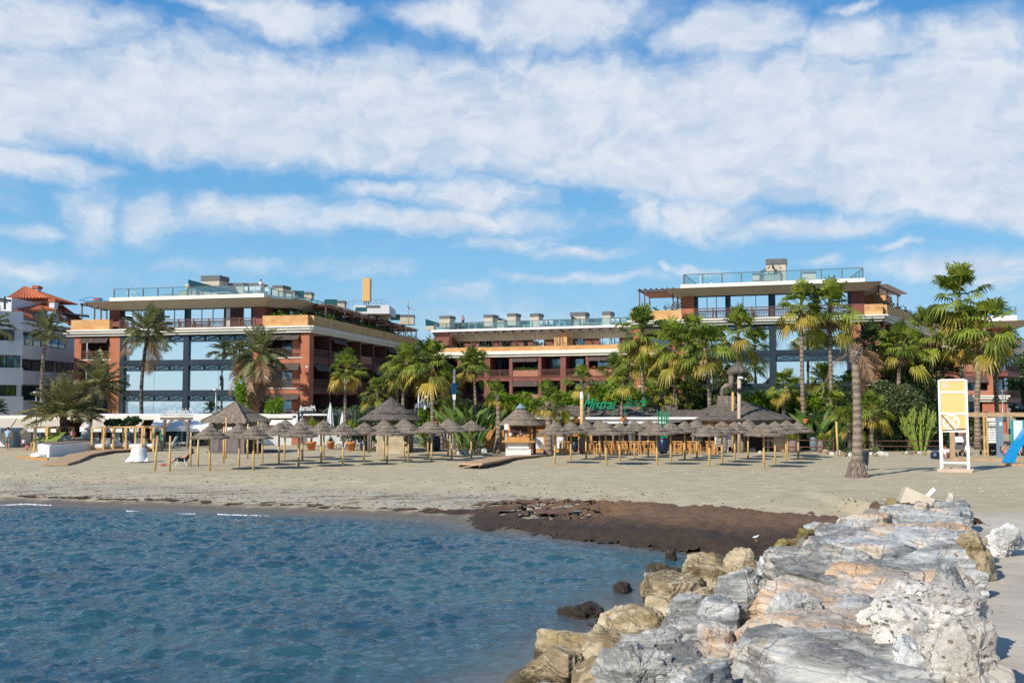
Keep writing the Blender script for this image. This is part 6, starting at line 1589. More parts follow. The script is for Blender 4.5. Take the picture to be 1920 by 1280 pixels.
mb=MB(); mb.lathe(tp,[(.14,-.05),(.17,.1),(.1,.5),(.05,.55)],10); part(mb,'cap',M['fabric'],t)
post('wooden_post','plain weathered post rising through the M of the green sign','pole',1104,738,800,77,.1,'rope')
post('wooden_post','leaning pale stake among the shrubs left of the lone trunk','pole',1568,790,856,70,.07,'pole',.75)
t,a,tp=post('lamp_post','tall post with solar panel between the marquee and the banana plants','solar lamp',852,692,850,77,.09,'metal')
mb=MB(); c=P(850.5,728,76.6); q=[c+Vector((-.2,0,-.42)),c+Vector((.2,0,-.42)),c+Vector((.2,.22,.42)),c+Vector((-.2,.22,.42))]; mb.add(q+[p+Vector((0,.05,-.01)) for p in q],[(0,1,2,3),(7,6,5,4),(0,4,5,1),(1,5,6,2),(2,6,7,3),(3,7,4,0)]); part(mb,'solar_panel',M['darkglass'],t)
mb=MB(); c=P(851.5,744,76.6); mb.box(c.x-.12,c.x+.12,c.y-.1,c.y+.1,c.z-.2,c.z+.2); part(mb,'battery_box',M['fabric'],t)
def street_lamp(label,u,v0,v1,Yd,r=.05,head=.3):
    t,a,tp=post('street_lamp',label,'street lamp',u,v0,v1,Yd,r,'metal',group='street lamps'); mb=MB(); mb.lathe(tp,[(.04,-.05),(head,.0),(head*.9,.08),(.05,.14)],12); part(mb,'lamp_head',M['metal'],t)
street_lamp('slim street lamp left of the bushy date palm on the sand',68,736,845,82,.06,.3)
street_lamp('slim street lamp before the left glass wall over the massage hut roof',405,731,800,88,.07,.3)
street_lamp('grey street lamp before the marquee tent',785,727,800,86,.09,.3)
street_lamp('street lamp in front of the far right wing corner',1880,733,850,100,.06,.2)
for i,(u,v) in enumerate(((1868,752),(1911,766))):
    c=P(u,v,95-8*i); t=thing('lantern','bell shaped grey lantern hanging before the right wing, %s'%('over the ochre wall' if i==0 else 'at the right edge'),'lantern',c,'bell shaped lanterns'); mb=MB(); mb.lathe(c,[(.45,0),(.3,.25),(.12,.45),(.05,.7)],14); part(mb,'shade',M['grey'],t)
    mb=MB(); mb.tube([c+Vector((0,0,.6)),c+Vector((0,0,1.0)),c+Vector((.9 if i==0 else -.9,0,1.0)),c+Vector((.9 if i==0 else -.9,0,-3))],.03,5); part(mb,'bracket',M['grey'],t)
# ---------------- marquee, closed parasols ----------------
t=thing('marquee_tent','white pop up marquee tent behind the fan palm trunks','tent',P(799,790,92)); c0=P(778,757,92); c1=P(823,757,92); ap=P(799,741,94); D_=3
mb=MB(); base=[(c0.x,92),(c1.x,92),(c1.x,96),(c0.x,96)]; zc_=c0.z
pr=[Vector((x,y,zc_)) for x,y in base]; m_=[p.lerp(Vector((ap.x,94,ap.z)),.6)-Vector((0,0,.18)) for p in pr]; A_=Vector((ap.x,94,ap.z))
mb.add(pr+m_+[A_]+[p-Vector((0,0,.35)) for p in pr],[(0,1,5,4),(1,2,6,5),(2,3,7,6),(3,0,4,7),(4,5,8),(5,6,8),(6,7,8),(7,4,8),(9,10,1,0),(10,11,2,1),(11,12,3,2),(12,9,0,3)]); part(mb,'canopy',M['fabric'],t)
for x,y in base: mb=MB(); mb.tube([(x,y,.8),(x,y,zc_)],.04,6); part(mb,'leg',M['metal'],t)
def closed_parasol(label,u,v0,v1,wpx,Yd):
    a=P(u,v1,Yd); b_=P(u,v0,Yd); H=b_.z-a.z; R=wpx/2/F*Yd; t=thing('closed_parasol',label,'parasol',(a.x,Yd,a.z),'closed white parasols'); mb=MB(); rr=random.Random(int(u))
    n=16; prof=[(R,.0),(R*.9,H*.15),(R*.6,H*.55),(R*.3,H*.85),(.03,H)]; b=len(mb.v)
    for i,(r,z) in enumerate(prof):
        for k in range(n): tt=2*PI*k/n; q=r*(1 if k%2 else .62); mb.v.append((a.x+q*math.cos(tt),a.y+q*math.sin(tt),a.z+z+.02*(k%3)))
    for i in range(len(prof)-1):
        for k in range(n): k2=(k+1)%n; mb.f.append((b+i*n+k,b+i*n+k2,b+(i+1)*n+k2,b+(i+1)*n+k))
    mb.f.append(tuple(b+k for k in range(n))[::-1]); mb.f.append(tuple(b+(len(prof)-1)*n+k for k in range(n)))
    part(mb,'folded_fabric',M['fabric'],t); q=MB(); q.tube([(a.x,Yd,.75),(a.x,Yd,a.z+H*.3)],.03,6); part(q,'pole',M['metal'],t)
for lab,u,v0,v1,w,Yd in (("tall closed white parasol left of the gazebo terrace, largest one",619,755,806,17,83),("closed white parasol beside the mirrored sign bracket",563,762,806,15,84),("second closed white parasol just left of the largest one's twin sign",557,770,812,12,85),("small closed white parasol between the gazebo and the largest one",642,772,800,11,90),("closed white parasol below the marquee tent",797,758,782,12,88),("tiny closed white parasol above the bright hedge before the middle wing",1000,739,750,6,98)):
    closed_parasol(lab,u,v0,v1,w,Yd)
# glass fence of the hotel terrace
gf=thing('glass_fence','low glass balustrade of the hotel terrace behind the closed parasols','fence',P(660,790,92)); fr_=Frame(((608-960)/F*90,90),((835-960)/F*94,94))
glassrail(fr_,gf,0,fr_.len,2.4,1.5,0,3.0,'balustrade')
mb=MB(); mb.fb(fr_,-9,fr_.len+1,-.4,-.1,.8,2.39); part(mb,'retaining_wall',M['white'],gf)
# ---------------- restaurant with awnings (left) ----------------
rY=88
rest=thing('beach_restaurant','long low white beach restaurant with cream awnings at the left','restaurant',P(220,800,rY))
fr_=Frame(((-40-960)/F*rY,rY),((545-960)/F*rY,rY))
def sx(u,o=0): return fr_.px(u,800,o)[0]
def zx(v,o=0): return fr_.px(200,v,o)[1]
mb=MB(); mb.fb(fr_,0,fr_.len,-6,-4,.8,zx(781)); part(mb,'wall',M['whitewall'],rest)
mb=MB(); mb.fb(fr_,-.5,fr_.len,-6.2,-1.0,zx(787),zx(779)); part(mb,'flat_roof',M['cornice'],rest)
mb=MB(); mb.fb(fr_,sx(140),fr_.len+3,-7.2,-1.2,zx(779)+.002,zx(776.5)); part(mb,'roof_parapet',M['white'],rest)
def awn(u0,u1,v0,v1,o0,o1,m_='awncream'):
    a=[fr_.pt(sx(u0),o0,zx(v0,o0)),fr_.pt(sx(u1),o0,zx(v0,o0)),fr_.pt(sx(u1,o1),o1,zx(v1,o1)),fr_.pt(sx(u0,o1),o1,zx(v1,o1))]; mb=MB(); d=Vector((0,0,.05)); mb.hexa([p-d for p in a]+a)
    r=part(mb,'awning',M[m_],rest); q=MB(); q.fb(fr_,sx(u0,o1),sx(u1,o1),o1,o1+.05,zx(v1,o1)-.42,zx(v1,o1)-.03); part(q,'valance',M['fabric'],r)
awn(-30,20,784,800,-1,2.2); awn(22,66,784,800,-1,2.2); awn(68,118,785,801,-1,2.2); awn(150,198,786,800,-1,1.6); awn(200,262,788,801,-1,1.2); awn(282,350,786,799,-1,1.6,'fabric'); awn(352,470,787,800,-1,1.4,'fabric')
for u0,u1,g in ((60,88,'darkglass'),(148,176,'tealglass'),(200,226,'darkglass'),(228,262,'railglass'),(296,330,'tealglass'),(332,352,'darkglass'),(352,380,'tealglass')):
    window(fr_,rest,sx(u0,-3.9),sx(u1,-3.9),1.0,3.3,-3.95,g,3,name='window')
for i,u in enumerate((298,306,330,338,352,362,372)):
    mb=MB(); mb.fb(fr_,sx(u)-.06,sx(u)+.06,-.5,-.4,.8,zx(800)); part(mb,'post',M['fabric'] if i%2 else M['teal'],rest)
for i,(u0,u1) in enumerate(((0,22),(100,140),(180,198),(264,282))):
    mb=MB(); mb.fb(fr_,sx(u0,-3),sx(u1,-3),-3.9,-3.7,.8,3.2); part(mb,'opening_shade',M['darkwall'],rest)  # solid dark panel standing in for the shade inside an opening
mb=MB(); mb.fb(fr_,sx(-30,3.5),sx(30,3.5),2.2,6,zx(806,6)-.2,zx(803,6)); part(mb,'bluegrey_canopy',M['bluegrey'],rest)
mb=MB(); mb.fb(fr_,sx(26,3),sx(31,3),2.2,3,.8,zx(808,3)); part(mb,'canopy_wall',M['bluegrey'],rest)
mb=MB(); mb.fb(fr_,sx(-30,3),sx(26,3),2.2,2.4,.8,2.1); part(mb,'canopy_wall',M['whitewall'],rest)
# second low white building with mirrored sign bracket (right of massage hut)
mb=MB(); mb.fb(fr_,sx(500),sx(560),-3,-1,zx(797),zx(784)); part(mb,'side_parapet',M['white'],rest)
mb=MB(); mb.fb(fr_,sx(500),sx(560),-3.1,-1.1,.8,zx(797)-.002); part(mb,'side_wall',M['orange'],rest)
# mirrored white script signs seen from behind
sg=thing('shop_sign','white script lettering seen mirrored from behind on the left restaurant pergola','sign',P(331,776,84))
textobj('lettering','Cabina beach',.82,'fabric',sg,vert_m((P(363.5,777,84).x,84,P(331,777.5,84).z),0,True,.58),.03,.3)
mb=MB(); mb.bar(P(300,778.5,84),P(363,778.5,84),.05); part(mb,'sign_rail',M['rope'],sg)
sg=thing('shop_sign','small white script lettering seen mirrored on black brackets before the left hotel block','sign',P(573,770,82))
textobj('lettering','Mistral',.62,'fabric',sg,vert_m((P(592.5,769,82).x,82,P(575,769.5,82).z),0,True,.7),.03,.3)
mb=MB(); mb.bar(P(552,770.5,82),P(592,772,82),.09); mb.bar(P(556,774,82),P(592,774,82),.12); mb.bar(P(561,786,82),P(568,775,82),.12); mb.bar(P(560,806,82),P(560,775,82),.16); mb.bar(P(583,778,82),P(588,786,82),.1); part(mb,'bracket',M['steel'],sg)
# pergola frame before the restaurant sign
pg=thing('pergola','weathered wooden pergola frame with braces under the mirrored script sign','pergola',P(332,830,82)); 
mb=MB(); mb.bar(P(301,784.5,82),P(361,784.5,82),.22)
for u,w in ((309,.3),(354,.22)): mb.tube([Vector(((u-960)/F*82,82,.75)),P(u,786,82)],w/2,8)
for a,b_ in (((311,800),(325,785)),((353,800),(339,785)),): mb.bar(P(*a,82),P(*b_,82),.18)
part(mb,'frame',M['rope'],pg)
# daybeds with pine frames
def daybed(label,u0,u1,vb,vt,Yd,dep=1.9,mattress=True,grey=False):
    x0,x1=P(u0,vb,Yd).x,P(u1,vb,Yd).x; z0=.8; zt=P(u0,vt,Yd).z; t=thing('daybed',label,'daybed',((x0+x1)/2,Yd,z0),'pine framed daybeds in front of the left restaurant')
    for x in (x0,x1):
        for y in (Yd,Yd+dep): mb=MB(); mb.box(x-.06,x+.06,y-.06,y+.06,z0-.05,zt-.1); part(mb,'post',M['pole'],t)
    mb=MB(); mb.box(x0-.1,x1+.1,Yd-.06,Yd+.06,zt-.099,zt); mb.box(x0-.1,x1+.1,Yd+dep-.06,Yd+dep+.06,zt-.099,zt); mb.box(x0-.06,x0+.06,Yd+.062,Yd+dep-.062,zt-.1,zt-.002); mb.box(x1-.06,x1+.06,Yd+.062,Yd+dep-.062,zt-.1,zt-.002); part(mb,'top_frame',M['pole'],t)
    if mattress:
        mb=MB(); mb.box(x0+.07,x1-.07,Yd+.07,Yd+dep-.07,z0+.22,z0+.36); part(mb,'base',M['pole'],t)
        mb=MB(); mb.box(x0+.1,x1-.1,Yd+.1,Yd+dep-.1,z0+.361,z0+.58); o=part(mb,'mattress',M['fabric'],t)
        mb=MB(); mb.box(x0+.15,x1-.15,Yd+dep-.3,Yd+dep-.12,z0+.581,z0+1.0); part(mb,'backrest',M['grey'] if grey else M['fabric'],t)
for i,(u0,u1,vt,lab,g) in enumerate(((64,88,800,'pine daybed frame left of the bushy date palm, near the seated woman',0),(92,106,801,'narrow pine frame directly left of the bushy date palm trunk',0),(108,117,801,'small pine frame behind the bushy date palm trunk',0),(172,194,801,'pine daybed frame right of the white planter with white mattress',0),(196,212,801,'pine daybed frame between the white planter and the dining guests',0),(214,234,799,'tall pine daybed frame in the middle with grey backrest',1),(236,266,799,'wide pine daybed frame before the tall date palm with two guests',1),(270,288,800,'rightmost pine daybed frame left of the first bare pole',1))):
    daybed(lab,u0,u1,835,vt,76+(i%3)*.9,1.9,True,g)
# white tub, loungers
def at(name,label,cat,mb,m_,loc,group=None,smooth=False):
    o=mb.build(name,M[m_],None,smooth,at=loc); return tag(o,label,cat,group)
g=G(260,865,.8); mb=MB(); rr=random.Random(4)
mb.lathe(g,[(.62,0),(.6,.05),(.42,.82),(.40,.86),(.03,.87)],18,.02,rr); 
t=thing('covered_tub','upturned white tub covered by a sheet, alone on the left sand','tub',g); part(mb,'cover',M['fabric'],t,True)
mb=MB(); mb.add([g+Vector((-.75,-.4,.02)),g+Vector((-.2,-.62,.03)),g+Vector((.1,-.55,.3)),g+Vector((-.45,-.35,.35))],[(0,1,2,3)]); mb.add([g+Vector((.1,-.56,.02)),g+Vector((.7,-.3,.02)),g+Vector((.6,-.1,.3)),g+Vector((.1,-.5,.34))],[(0,1,2,3)]); part(mb,'sheet_edge',M['fabric'],t)
# white planter with zigzag walls
pY=G(110,850).y; t=thing('planter','low whitewashed zigzag planter wall around the bushy date palm','planter',G(120,848)); zt=1.55
pts=[G(72,852),G(92,856),G(134,852),G(172,846),G(186,838),G(150,836),G(100,838)]
mb=MB(); mb.prism([(p.x,p.y) for p in pts],.7,zt); part(mb,'wall',M['white'],t)
mb=MB(); c=sum((Vector((p.x,p.y,0)) for p in pts),Vector())/len(pts); mb.prism([(c.x+(p.x-c.x)*.9,c.y+(p.y-c.y)*.9) for p in pts],zt-.02,zt+.06); part(mb,'soil',M['olive'] if False else M['rope'],t)
b=G(84,847); mb=MB(); mb.add([Vector((b.x-.9,b.y-.3,zt+.07)),Vector((b.x+1.0,b.y-.3,zt+.07)),Vector((b.x+1.2,b.y+.9,zt+.75)),Vector((b.x-.1,b.y+.9,zt+.6))],[(0,1,2,3)]); at('grass_patch','sloping green turf patch on the left end of the white planter','turf',mb,'cactus',(b.x,b.y,zt))
mb=MB(); p,q=P(97,842,b.y),P(110,833,b.y); mb.bar(p,q,.5,.06); at('surfboard','pale blue board leaning on the white planter','board',mb,'clothb',p)
# timber walkways
def walkway(label,pts,w,name='walkway',th=.1,thick=.0):
    t=thing(name,label,'walkway',pts[0]); mb=MB(); n=len(pts)
    segs=[]
    for i in range(n-1):
        L_=(pts[i+1]-pts[i]).length; k=max(1,int(L_/.16))
        for j in range(k): segs.append((pts[i].lerp(pts[i+1],j/k),pts[i].lerp(pts[i+1],(j+.93)/k)))
    for a,b_ in segs:
        d=(b_-a).normalized(); s=d.cross(Vector((0,0,1))).normalized()*w/2; a1=a.copy(); b1=b_.copy()
        mb.hexa([a1-s-Vector((0,0,th)),a1+s-Vector((0,0,th)),b1+s-Vector((0,0,th)),b1-s-Vector((0,0,th)),a1-s,a1+s,b1+s,b1-s])
    part(mb,'boards',M['deck'],t)
    mb=MB()
    for sgn in (-1,1):
        for i in range(n-1):
            d=(pts[i+1]-pts[i]).normalized(); s=d.cross(Vector((0,0,1))).normalized()*w*.4*sgn; mb.bar(pts[i]+s-Vector((0,0,th+.07)),pts[i+1]+s-Vector((0,0,th+.07)),.08,.12)
    part(mb,'joists',M['wood'],t)
def gp(u,v,dz): p=G(u,v,.8+dz); return p
walkway('curving timber boardwalk rising from the sand past the white planter',[gp(102,869,.05),gp(125,862,.12),gp(150,851,.2),gp(190,844,.22),gp(240,841,.22)],1.5)
walkway('raised end of a timber boardwalk before the white kiosk',[gp(880,868,.28),gp(912,862.5,.28),gp(945,856,.2),gp(1010,851,.12)],1.5)
mb=MB()
for i in range(6): g0=G(38+i*9,856+i*.9,.85); mb.bar(g0-Vector((.2,0,0)),g0+Vector((.25,0,0)),.14)
at('timber_edging','row of short yellowish timber blocks edging the sand below the planter','edging',mb,'pine',G(60,860))
mb=MB(); rr=random.Random(3); g=G(72,855); mb.lathe(g,[(.5,0),(.45,.15),(.2,.22),(.03,.3)],12,.06,rr); at('towel','crumpled white towel lying at the planter\'s left foot','towel',mb,'fabric',g)
# boulder rows and stones near the garden: each its own stone
# ---------------- rocks ----------------
def vn3(p,seed=0):
    pi=np.floor(p).astype(np.int64); f=p-pi; u=f*f*(3-2*f)
    def h(dx,dy,dz):
        n=((pi[:,0]+dx)*374761393+(pi[:,1]+dy)*668265263+(pi[:,2]+dz)*2147483647+seed*144269)&0xffffffff; n=((n^(n>>13))*1274126177)&0xffffffff
        return ((n^(n>>16))&0xffff)/65535.0
    r=0
    for dx in (0,1):
        for dy in (0,1):
            for dz in (0,1):
                r=r+h(dx,dy,dz)*(u[:,0] if dx else 1-u[:,0])*(u[:,1] if dy else 1-u[:,1])*(u[:,2] if dz else 1-u[:,2])
    return r-.5
def fb3(p,o=4,seed=0,g=.5):
    s=0;a=1
    for i in range(o): s=s+a*vn3(p*2**i,seed+i*7); a*=g
    return s
_cube={}
def cubesphere(n):
    if n in _cube: return _cube[n]
    t=np.linspace(-1,1,n+1); vs={};V=[];Fc=[]
    def vid(p):
        k=tuple(np.round(p,6))
        if k not in vs: vs[k]=len(V); V.append(p)
        return vs[k]
    for ax in range(3):
        for sg in (-1,1):
            for i in range(n):
                for j in range(n):
                    q=[]
                    for (a,b) in ((i,j),(i+1,j),(i+1,j+1),(i,j+1)):
                        p=[0,0,0]; p[ax]=sg; p[(ax+1)%3]=t[a]; p[(ax+2)%3]=t[b]; q.append(vid(np.array(p,float)))
                    Fc.append(q if sg>0 else q[::-1])
    _cube[n]=(np.array(V),np.array(Fc)); return _cube[n]
def rockmesh(name,size,seed,n=22,strata=.5,block=.55,rough=.05,cuts=7,strike=None):
    V,Fc=cubesphere(n); rs=np.random.RandomState(seed)
    S_=V/np.linalg.norm(V,axis=1,keepdims=True); p=S_*(1-block)+V*block/1.25
    # random planar breaks
    for k in range(cuts):
        nrm=rs.normal(size=3); nrm[2]=nrm[2]*.6+.15; nrm/=np.linalg.norm(nrm); h=rs.uniform(.52,.86); d=p@nrm; ex=np.maximum(d-h,0); p=p-ex[:,None]*nrm*.95
    sz=np.array(size)/2; p=p*sz
    nn=S_
    m_=max(size); q=p/m_*2.0
    p=p+nn*(fb3(q*1.2+seed,3,seed)[:,None])*m_*.12
    # bedding ridges
    bd=np.array(strike) if strike is not None else rs.normal(size=3); bd/=np.linalg.norm(bd)
    c=(p@bd)/0.16+fb3(q*1.5,3,seed+5)*2.2
    rid=np.abs((c%1)-.5)*2; rid2=np.abs(((c*2.7)%1)-.5)*2
    p=p+nn*((rid**.6*.6+rid2*.25)[:,None]-.45)*strata*.085
    p=p+nn*fb3(p*3.0+seed,5,seed+9,.62)[:,None]*rough*2.2
    cr=1-np.minimum(1,np.abs(vn3(p*1.7+31,seed+3))*22); p=p-nn*(cr[:,None])*.045
    me=bpy.data.meshes.new(name); me.from_pydata(p.tolist(),[],Fc.tolist()); me.update(); me.polygons.foreach_set('use_smooth',[False]*len(me.polygons))
    return me
def rockmat(name,base,light,dark,stain=None,stf=.5,streak=6.0,peb=False,rough=.85,sdir=(.3,.2,1.0),spotted=False):
    m=bpy.data.materials.new(name); m.use_nodes=True; t=NT(m.node_tree); t.n.clear()
    b=t.node('ShaderNodeBsdfPrincipled'); o=t.node('ShaderNodeOutputMaterial'); t.l.new(b.outputs[0],o.inputs[0])
    tc=t.node('ShaderNodeTexCoord'); oi=t.node('ShaderNodeObjectInfo')
    off=t.vm('MULTIPLY',oi.outputs['Location'],(3.1,1.7,2.3)); V=t.vm('ADD',tc.outputs['Object'],off)
    mp=t.node('ShaderNodeMapping'); t.l.new(V,mp.inputs[0]); rc=t.node('ShaderNodeCombineXYZ'); t.l.new(t.m('MULTIPLY',oi.outputs['Random'],1.3),rc.inputs[0]); t.l.new(t.m('SUBTRACT',.9,t.m('MULTIPLY',oi.outputs['Random'],1.5)),rc.inputs[1]); rc.inputs[2].default_value=.4; t.l.new(rc.outputs[0],mp.inputs['Rotation']); mp.inputs['Scale'].default_value=(.55,1.0,streak)
    W=mp.outputs[0]
    n1=t.noise(W,.9,8,.68,dist=.6); n2=t.noise(V,1.3,6,.65); n3=t.noise(V,7,6,.7); n4=t.noise(W,4,5,.7)
    c=t.mix(t.sstep(n1,.38,.6),dark,base); c=t.mix(t.sstep(t.m('ADD',t.m('MULTIPLY',n1,.6),t.m('MULTIPLY',n2,.45)),.5,.66),c,light)
    c=t.mix(t.m('MULTIPLY',t.sstep(n4,.57,.68),.55),c,light); c=t.mix(t.m('MULTIPLY',t.sstep(n4,.26,.40),-.6 if False else .0),c,dark)
    if stain: c=t.mix(t.m('MULTIPLY',t.sstep(t.m('ADD',t.m('MULTIPLY',n2,.7),t.m('MULTIPLY',n3,.3)),1-stf-.06,1-stf+.1),.85),c,stain)
    c=t.mix(t.m('MULTIPLY',t.sstep(n3,.55,.8),.35),c,dark)
    # hairline cracks
    vo=t.node('ShaderNodeTexVoronoi'); vo.feature='DISTANCE_TO_EDGE'; t.l.new(t.vm('ADD',V,t.vm('MULTIPLY',t.noise(V,2,4,.6),(.9,.9,.9))),vo.inputs['Vector']); vo.inputs['Scale'].default_value=1.7
    ck=t.m('MULTIPLY',t.m('LESS_THAN',vo.outputs['Distance'],.012),t.sstep(n2,.46,.56)); c=t.mix(t.m('MULTIPLY',ck,.7),c,(.07,.06,.05))
    h=t.m('ADD',t.m('ADD',t.m('MULTIPLY',n1,1.0),t.m('MULTIPLY',n3,.5)),t.m('MULTIPLY',n4,.7)); h=t.m('SUBTRACT',h,t.m('MULTIPLY',ck,.8))
    if peb:
        vp=t.node('ShaderNodeTexVoronoi'); t.l.new(t.vm('MULTIPLY',V,(1,1,1.5)),vp.inputs['Vector']); vp.inputs['Scale'].default_value=7.5; vp.inputs['Randomness'].default_value=1
        pk=t.m('LESS_THAN',vp.outputs['Distance'],.26); sel=t.node('ShaderNodeSeparateColor'); t.l.new(vp.outputs['Color'],sel.inputs[0]); pk=t.m('MULTIPLY',pk,t.m('GREATER_THAN',sel.outputs[0],.4))
        pcol=t.mix(sel.outputs[1],(.09,.08,.075),(.30,.22,.15)); c=t.mix(pk,c,pcol); h=t.m('ADD',h,t.m('MULTIPLY',pk,-.35))
    ge=t.node('ShaderNodeNewGeometry'); gs=t.node('ShaderNodeSeparateXYZ'); t.l.new(ge.outputs['Position'],gs.inputs[0])
    wet=t.m('SUBTRACT',1.0,t.sstep(t.m('ADD',gs.outputs[2],t.m('MULTIPLY',t.m('SUBTRACT',n2,.5),.7)),.16,.42))
    c=t.mix(t.m('MULTIPLY',wet,.85),c,(.045,.035,.022))
    t.l.new(c,b.inputs['Base Color']); t.l.new(t.m('SUBTRACT',rough,t.m('MULTIPLY',wet,.45)),b.inputs['Roughness']); b.inputs['Specular IOR Level'].default_value=.25
    bn=t.node('ShaderNodeBump'); bn.inputs['Strength'].default_value=.75; bn.inputs['Distance'].default_value=.06
    t.l.new(h,bn.inputs['Height']); t.l.new(bn.outputs[0],b.inputs['Normal']); return m
RM={'schist':rockmat('blue_grey_schist',(.38,.395,.40),(.62,.605,.565),(.16,.17,.175),(.60,.46,.31),.45),
 'slab':rockmat('grey_green_slab',(.38,.375,.345),(.60,.58,.53),(.18,.175,.16),(.54,.42,.28),.42,7),
 'ochre':rockmat('ochre_streaked_rock',(.54,.48,.41),(.66,.61,.54),(.29,.245,.21),(.58,.36,.19),.48,5),
 'tan':rockmat('golden_tan_rock',(.44,.35,.22),(.60,.51,.37),(.20,.15,.085),(.30,.21,.07),.45,2.0),
 'moss':rockmat('brown_mossy_rock',(.24,.18,.08),(.36,.29,.15),(.10,.075,.04),(.26,.22,.05),.5,1.5),
 'cong':rockmat('pebbly_conglomerate',(.58,.54,.48),(.68,.65,.60),(.40,.36,.31),None,.5,1.4,True),
 'white':rockmat('white_marble_rock',(.60,.59,.56),(.74,.73,.70),(.38,.365,.34),(.55,.47,.36),.35,3),
 'wet':rockmat('wet_dark_rock',(.045,.032,.032),(.09,.07,.05),(.018,.014,.016),(.10,.05,.05),.45,1.5,rough=.35)}
RG='breakwater boulders between the sea and the path'
def rock(label,kind,u0,u1,v0,v1,zc,yaw=None,n=None,dk=.75,strata=.55,block=.66,rough=.032,cuts=11,name='boulder',grow=1.24,group=RG,under=.5,tilt=(0,0),seed=None):
    uc,vc=(u0+u1)/2,(v0+v1)/2; c=G(uc,vc,zc); Yc=c.y; W=(u1-u0)/F*Yc; Hv=(v1-v0)/F*Yc; sa=(CH-zc)/math.hypot(CH-zc,Yc)
    d=min(W*1.0,.95*Hv/sa if sa>0 else W,5.5); d=max(d,W*.45); h=max(Hv-d*sa*.7,.2*W,.25)
    tot=h+under; seed=seed or int(u0*13+v0*7)%9999; rs=random.Random(seed)
    yaw=rs.uniform(-.25,.25) if yaw is None else yaw; grow=min(grow,1.08) if v1<990 else grow
    if n is None: n=int(min(46,max(12,(u1-u0)/6.5)))
    me=rockmesh(name,(W*grow,d*grow*1.1,tot*1.25),seed,n,strata,block,rough,cuts,strike=(.25,.2,1) if kind in('schist','slab','ochre') else None)
    me.materials.append(RM[kind]); o=bpy.data.objects.new(name,me); C.objects.link(o); o.location=(c.x,c.y,zc+h/2-tot/2); o.rotation_euler=(tilt[0],tilt[1],yaw); BASE[o.name]=Vector(o.location)
    return tag(o,label,'boulder' if name=='boulder' else 'rock',group)
R_=rock
R_('wide grey striated slab at the bottom edge, nearest of the breakwater','slab',1330,1740,1185,1330,1.15,strata=.9,block=.8,tilt=(.05,-.06),n=46)
R_('blocky white boulder with rusty orange vertical stains above the bottom slab','ochre',1375,1640,1125,1255,1.15,block=.85,cuts=4,n=42)
R_('cream conglomerate boulder full of dark pebbles, upper of the two','cong',1620,1840,1095,1205,1.7,n=40,strata=.2,rough=.09,tilt=(0,.1))
R_('cream pebbly conglomerate boulder at the bottom right beside the path','cong',1745,1892,1170,1300,1.55,n=36,strata=.2,rough=.09,block=.75)
R_('pale grey chunk wedged below the pebbly conglomerate at bottom','white',1660,1790,1200,1300,1.35,n=30)
R_('blue grey rock with white knobs between ochre slab and blocky boulder','schist',1522,1690,1118,1168,1.45,n=30,rough=.07)
R_('white crumbly rock left of the blue grey knobbed one','white',1440,1530,1115,1165,1.35,n=24,rough=.08)
R_('long cream and orange cracked slab across the middle of the breakwater','ochre',1432,1790,1062,1146,1.45,n=46,strata=.7,block=.7,tilt=(.06,-.04))
R_('rounded grey shoulder at the right end of the long orange slab','slab',1735,1825,1068,1150,1.65,n=26,block=.4)
R_('long smooth grey slab behind the orange cracked slab','slab',1440,1715,1033,1098,1.55,n=42,strata=.9,block=.75,tilt=(.05,-.03))
R_('blue grey block at the right of the long smooth slab','schist',1672,1815,1014,1082,1.5,n=30,block=.8)
R_('dark tan rounded boulder overhanging the path','tan',1790,1864,998,1080,1.6,n=28,block=.35)
R_('flat grey slab with a golden band, high on the crest','ochre',1655,1852,980,1030,1.7,n=32,strata=.9,block=.7)
R_('grey wedge with pale top left of the golden banded slab','schist',1622,1800,996,1032,1.65,n=30,strata=.8)
R_('pointed blue grey boulder with sharp dark peak','schist',1532,1634,978,1034,1.55,n=28,cuts=10,block=.4)
R_('pinkish ochre boulder above the pointed one','ochre',1582,1674,966,1008,1.65,n=24)
R_('small blue grey upright rock on the seaweed side of the crest','schist',1568,1597,963,990,1.6,n=16)
R_('big blue grey rock near the concrete block','schist',1642,1722,943,984,1.65,n=26)
R_('orange topped small rock left of the concrete block','ochre',1620,1650,955,974,1.7,n=14)
R_('long flat blue white slab just under the far crest','schist',1668,1830,957,988,1.7,n=30,strata=.9)
R_('farthest grey slab beside the concrete block','schist',1745,1828,938,966,1.75,n=24,strata=.8)
R_('small golden rock in front of the concrete block','ochre',1705,1750,948,966,1.85,n=14)
R_('reddish brown stone on the far sand behind the breakwater','ochre',1774,1792,929,939,1.55,n=10,under=.2,group=None)
R_('mossy brown stone left of the concrete block','moss',1660,1684,938,955,1.5,n=12)
R_('cream white boulder standing alone on the path','white',1848,1899,985,1034,1.5,n=30,block=.45,group=None,under=.1,rough=.08)
R_('small bluish white wedge stone leaning at the path edge','white',1812,1853,1072,1113,1.38,n=22,block=.3,under=.1)
R_('grey rock under the blue grey block near the path','slab',1795,1830,1055,1092,1.4,n=18)
R_('golden rock beneath the golden banded slab by the path','tan',1790,1850,1022,1062,1.35,n=20)
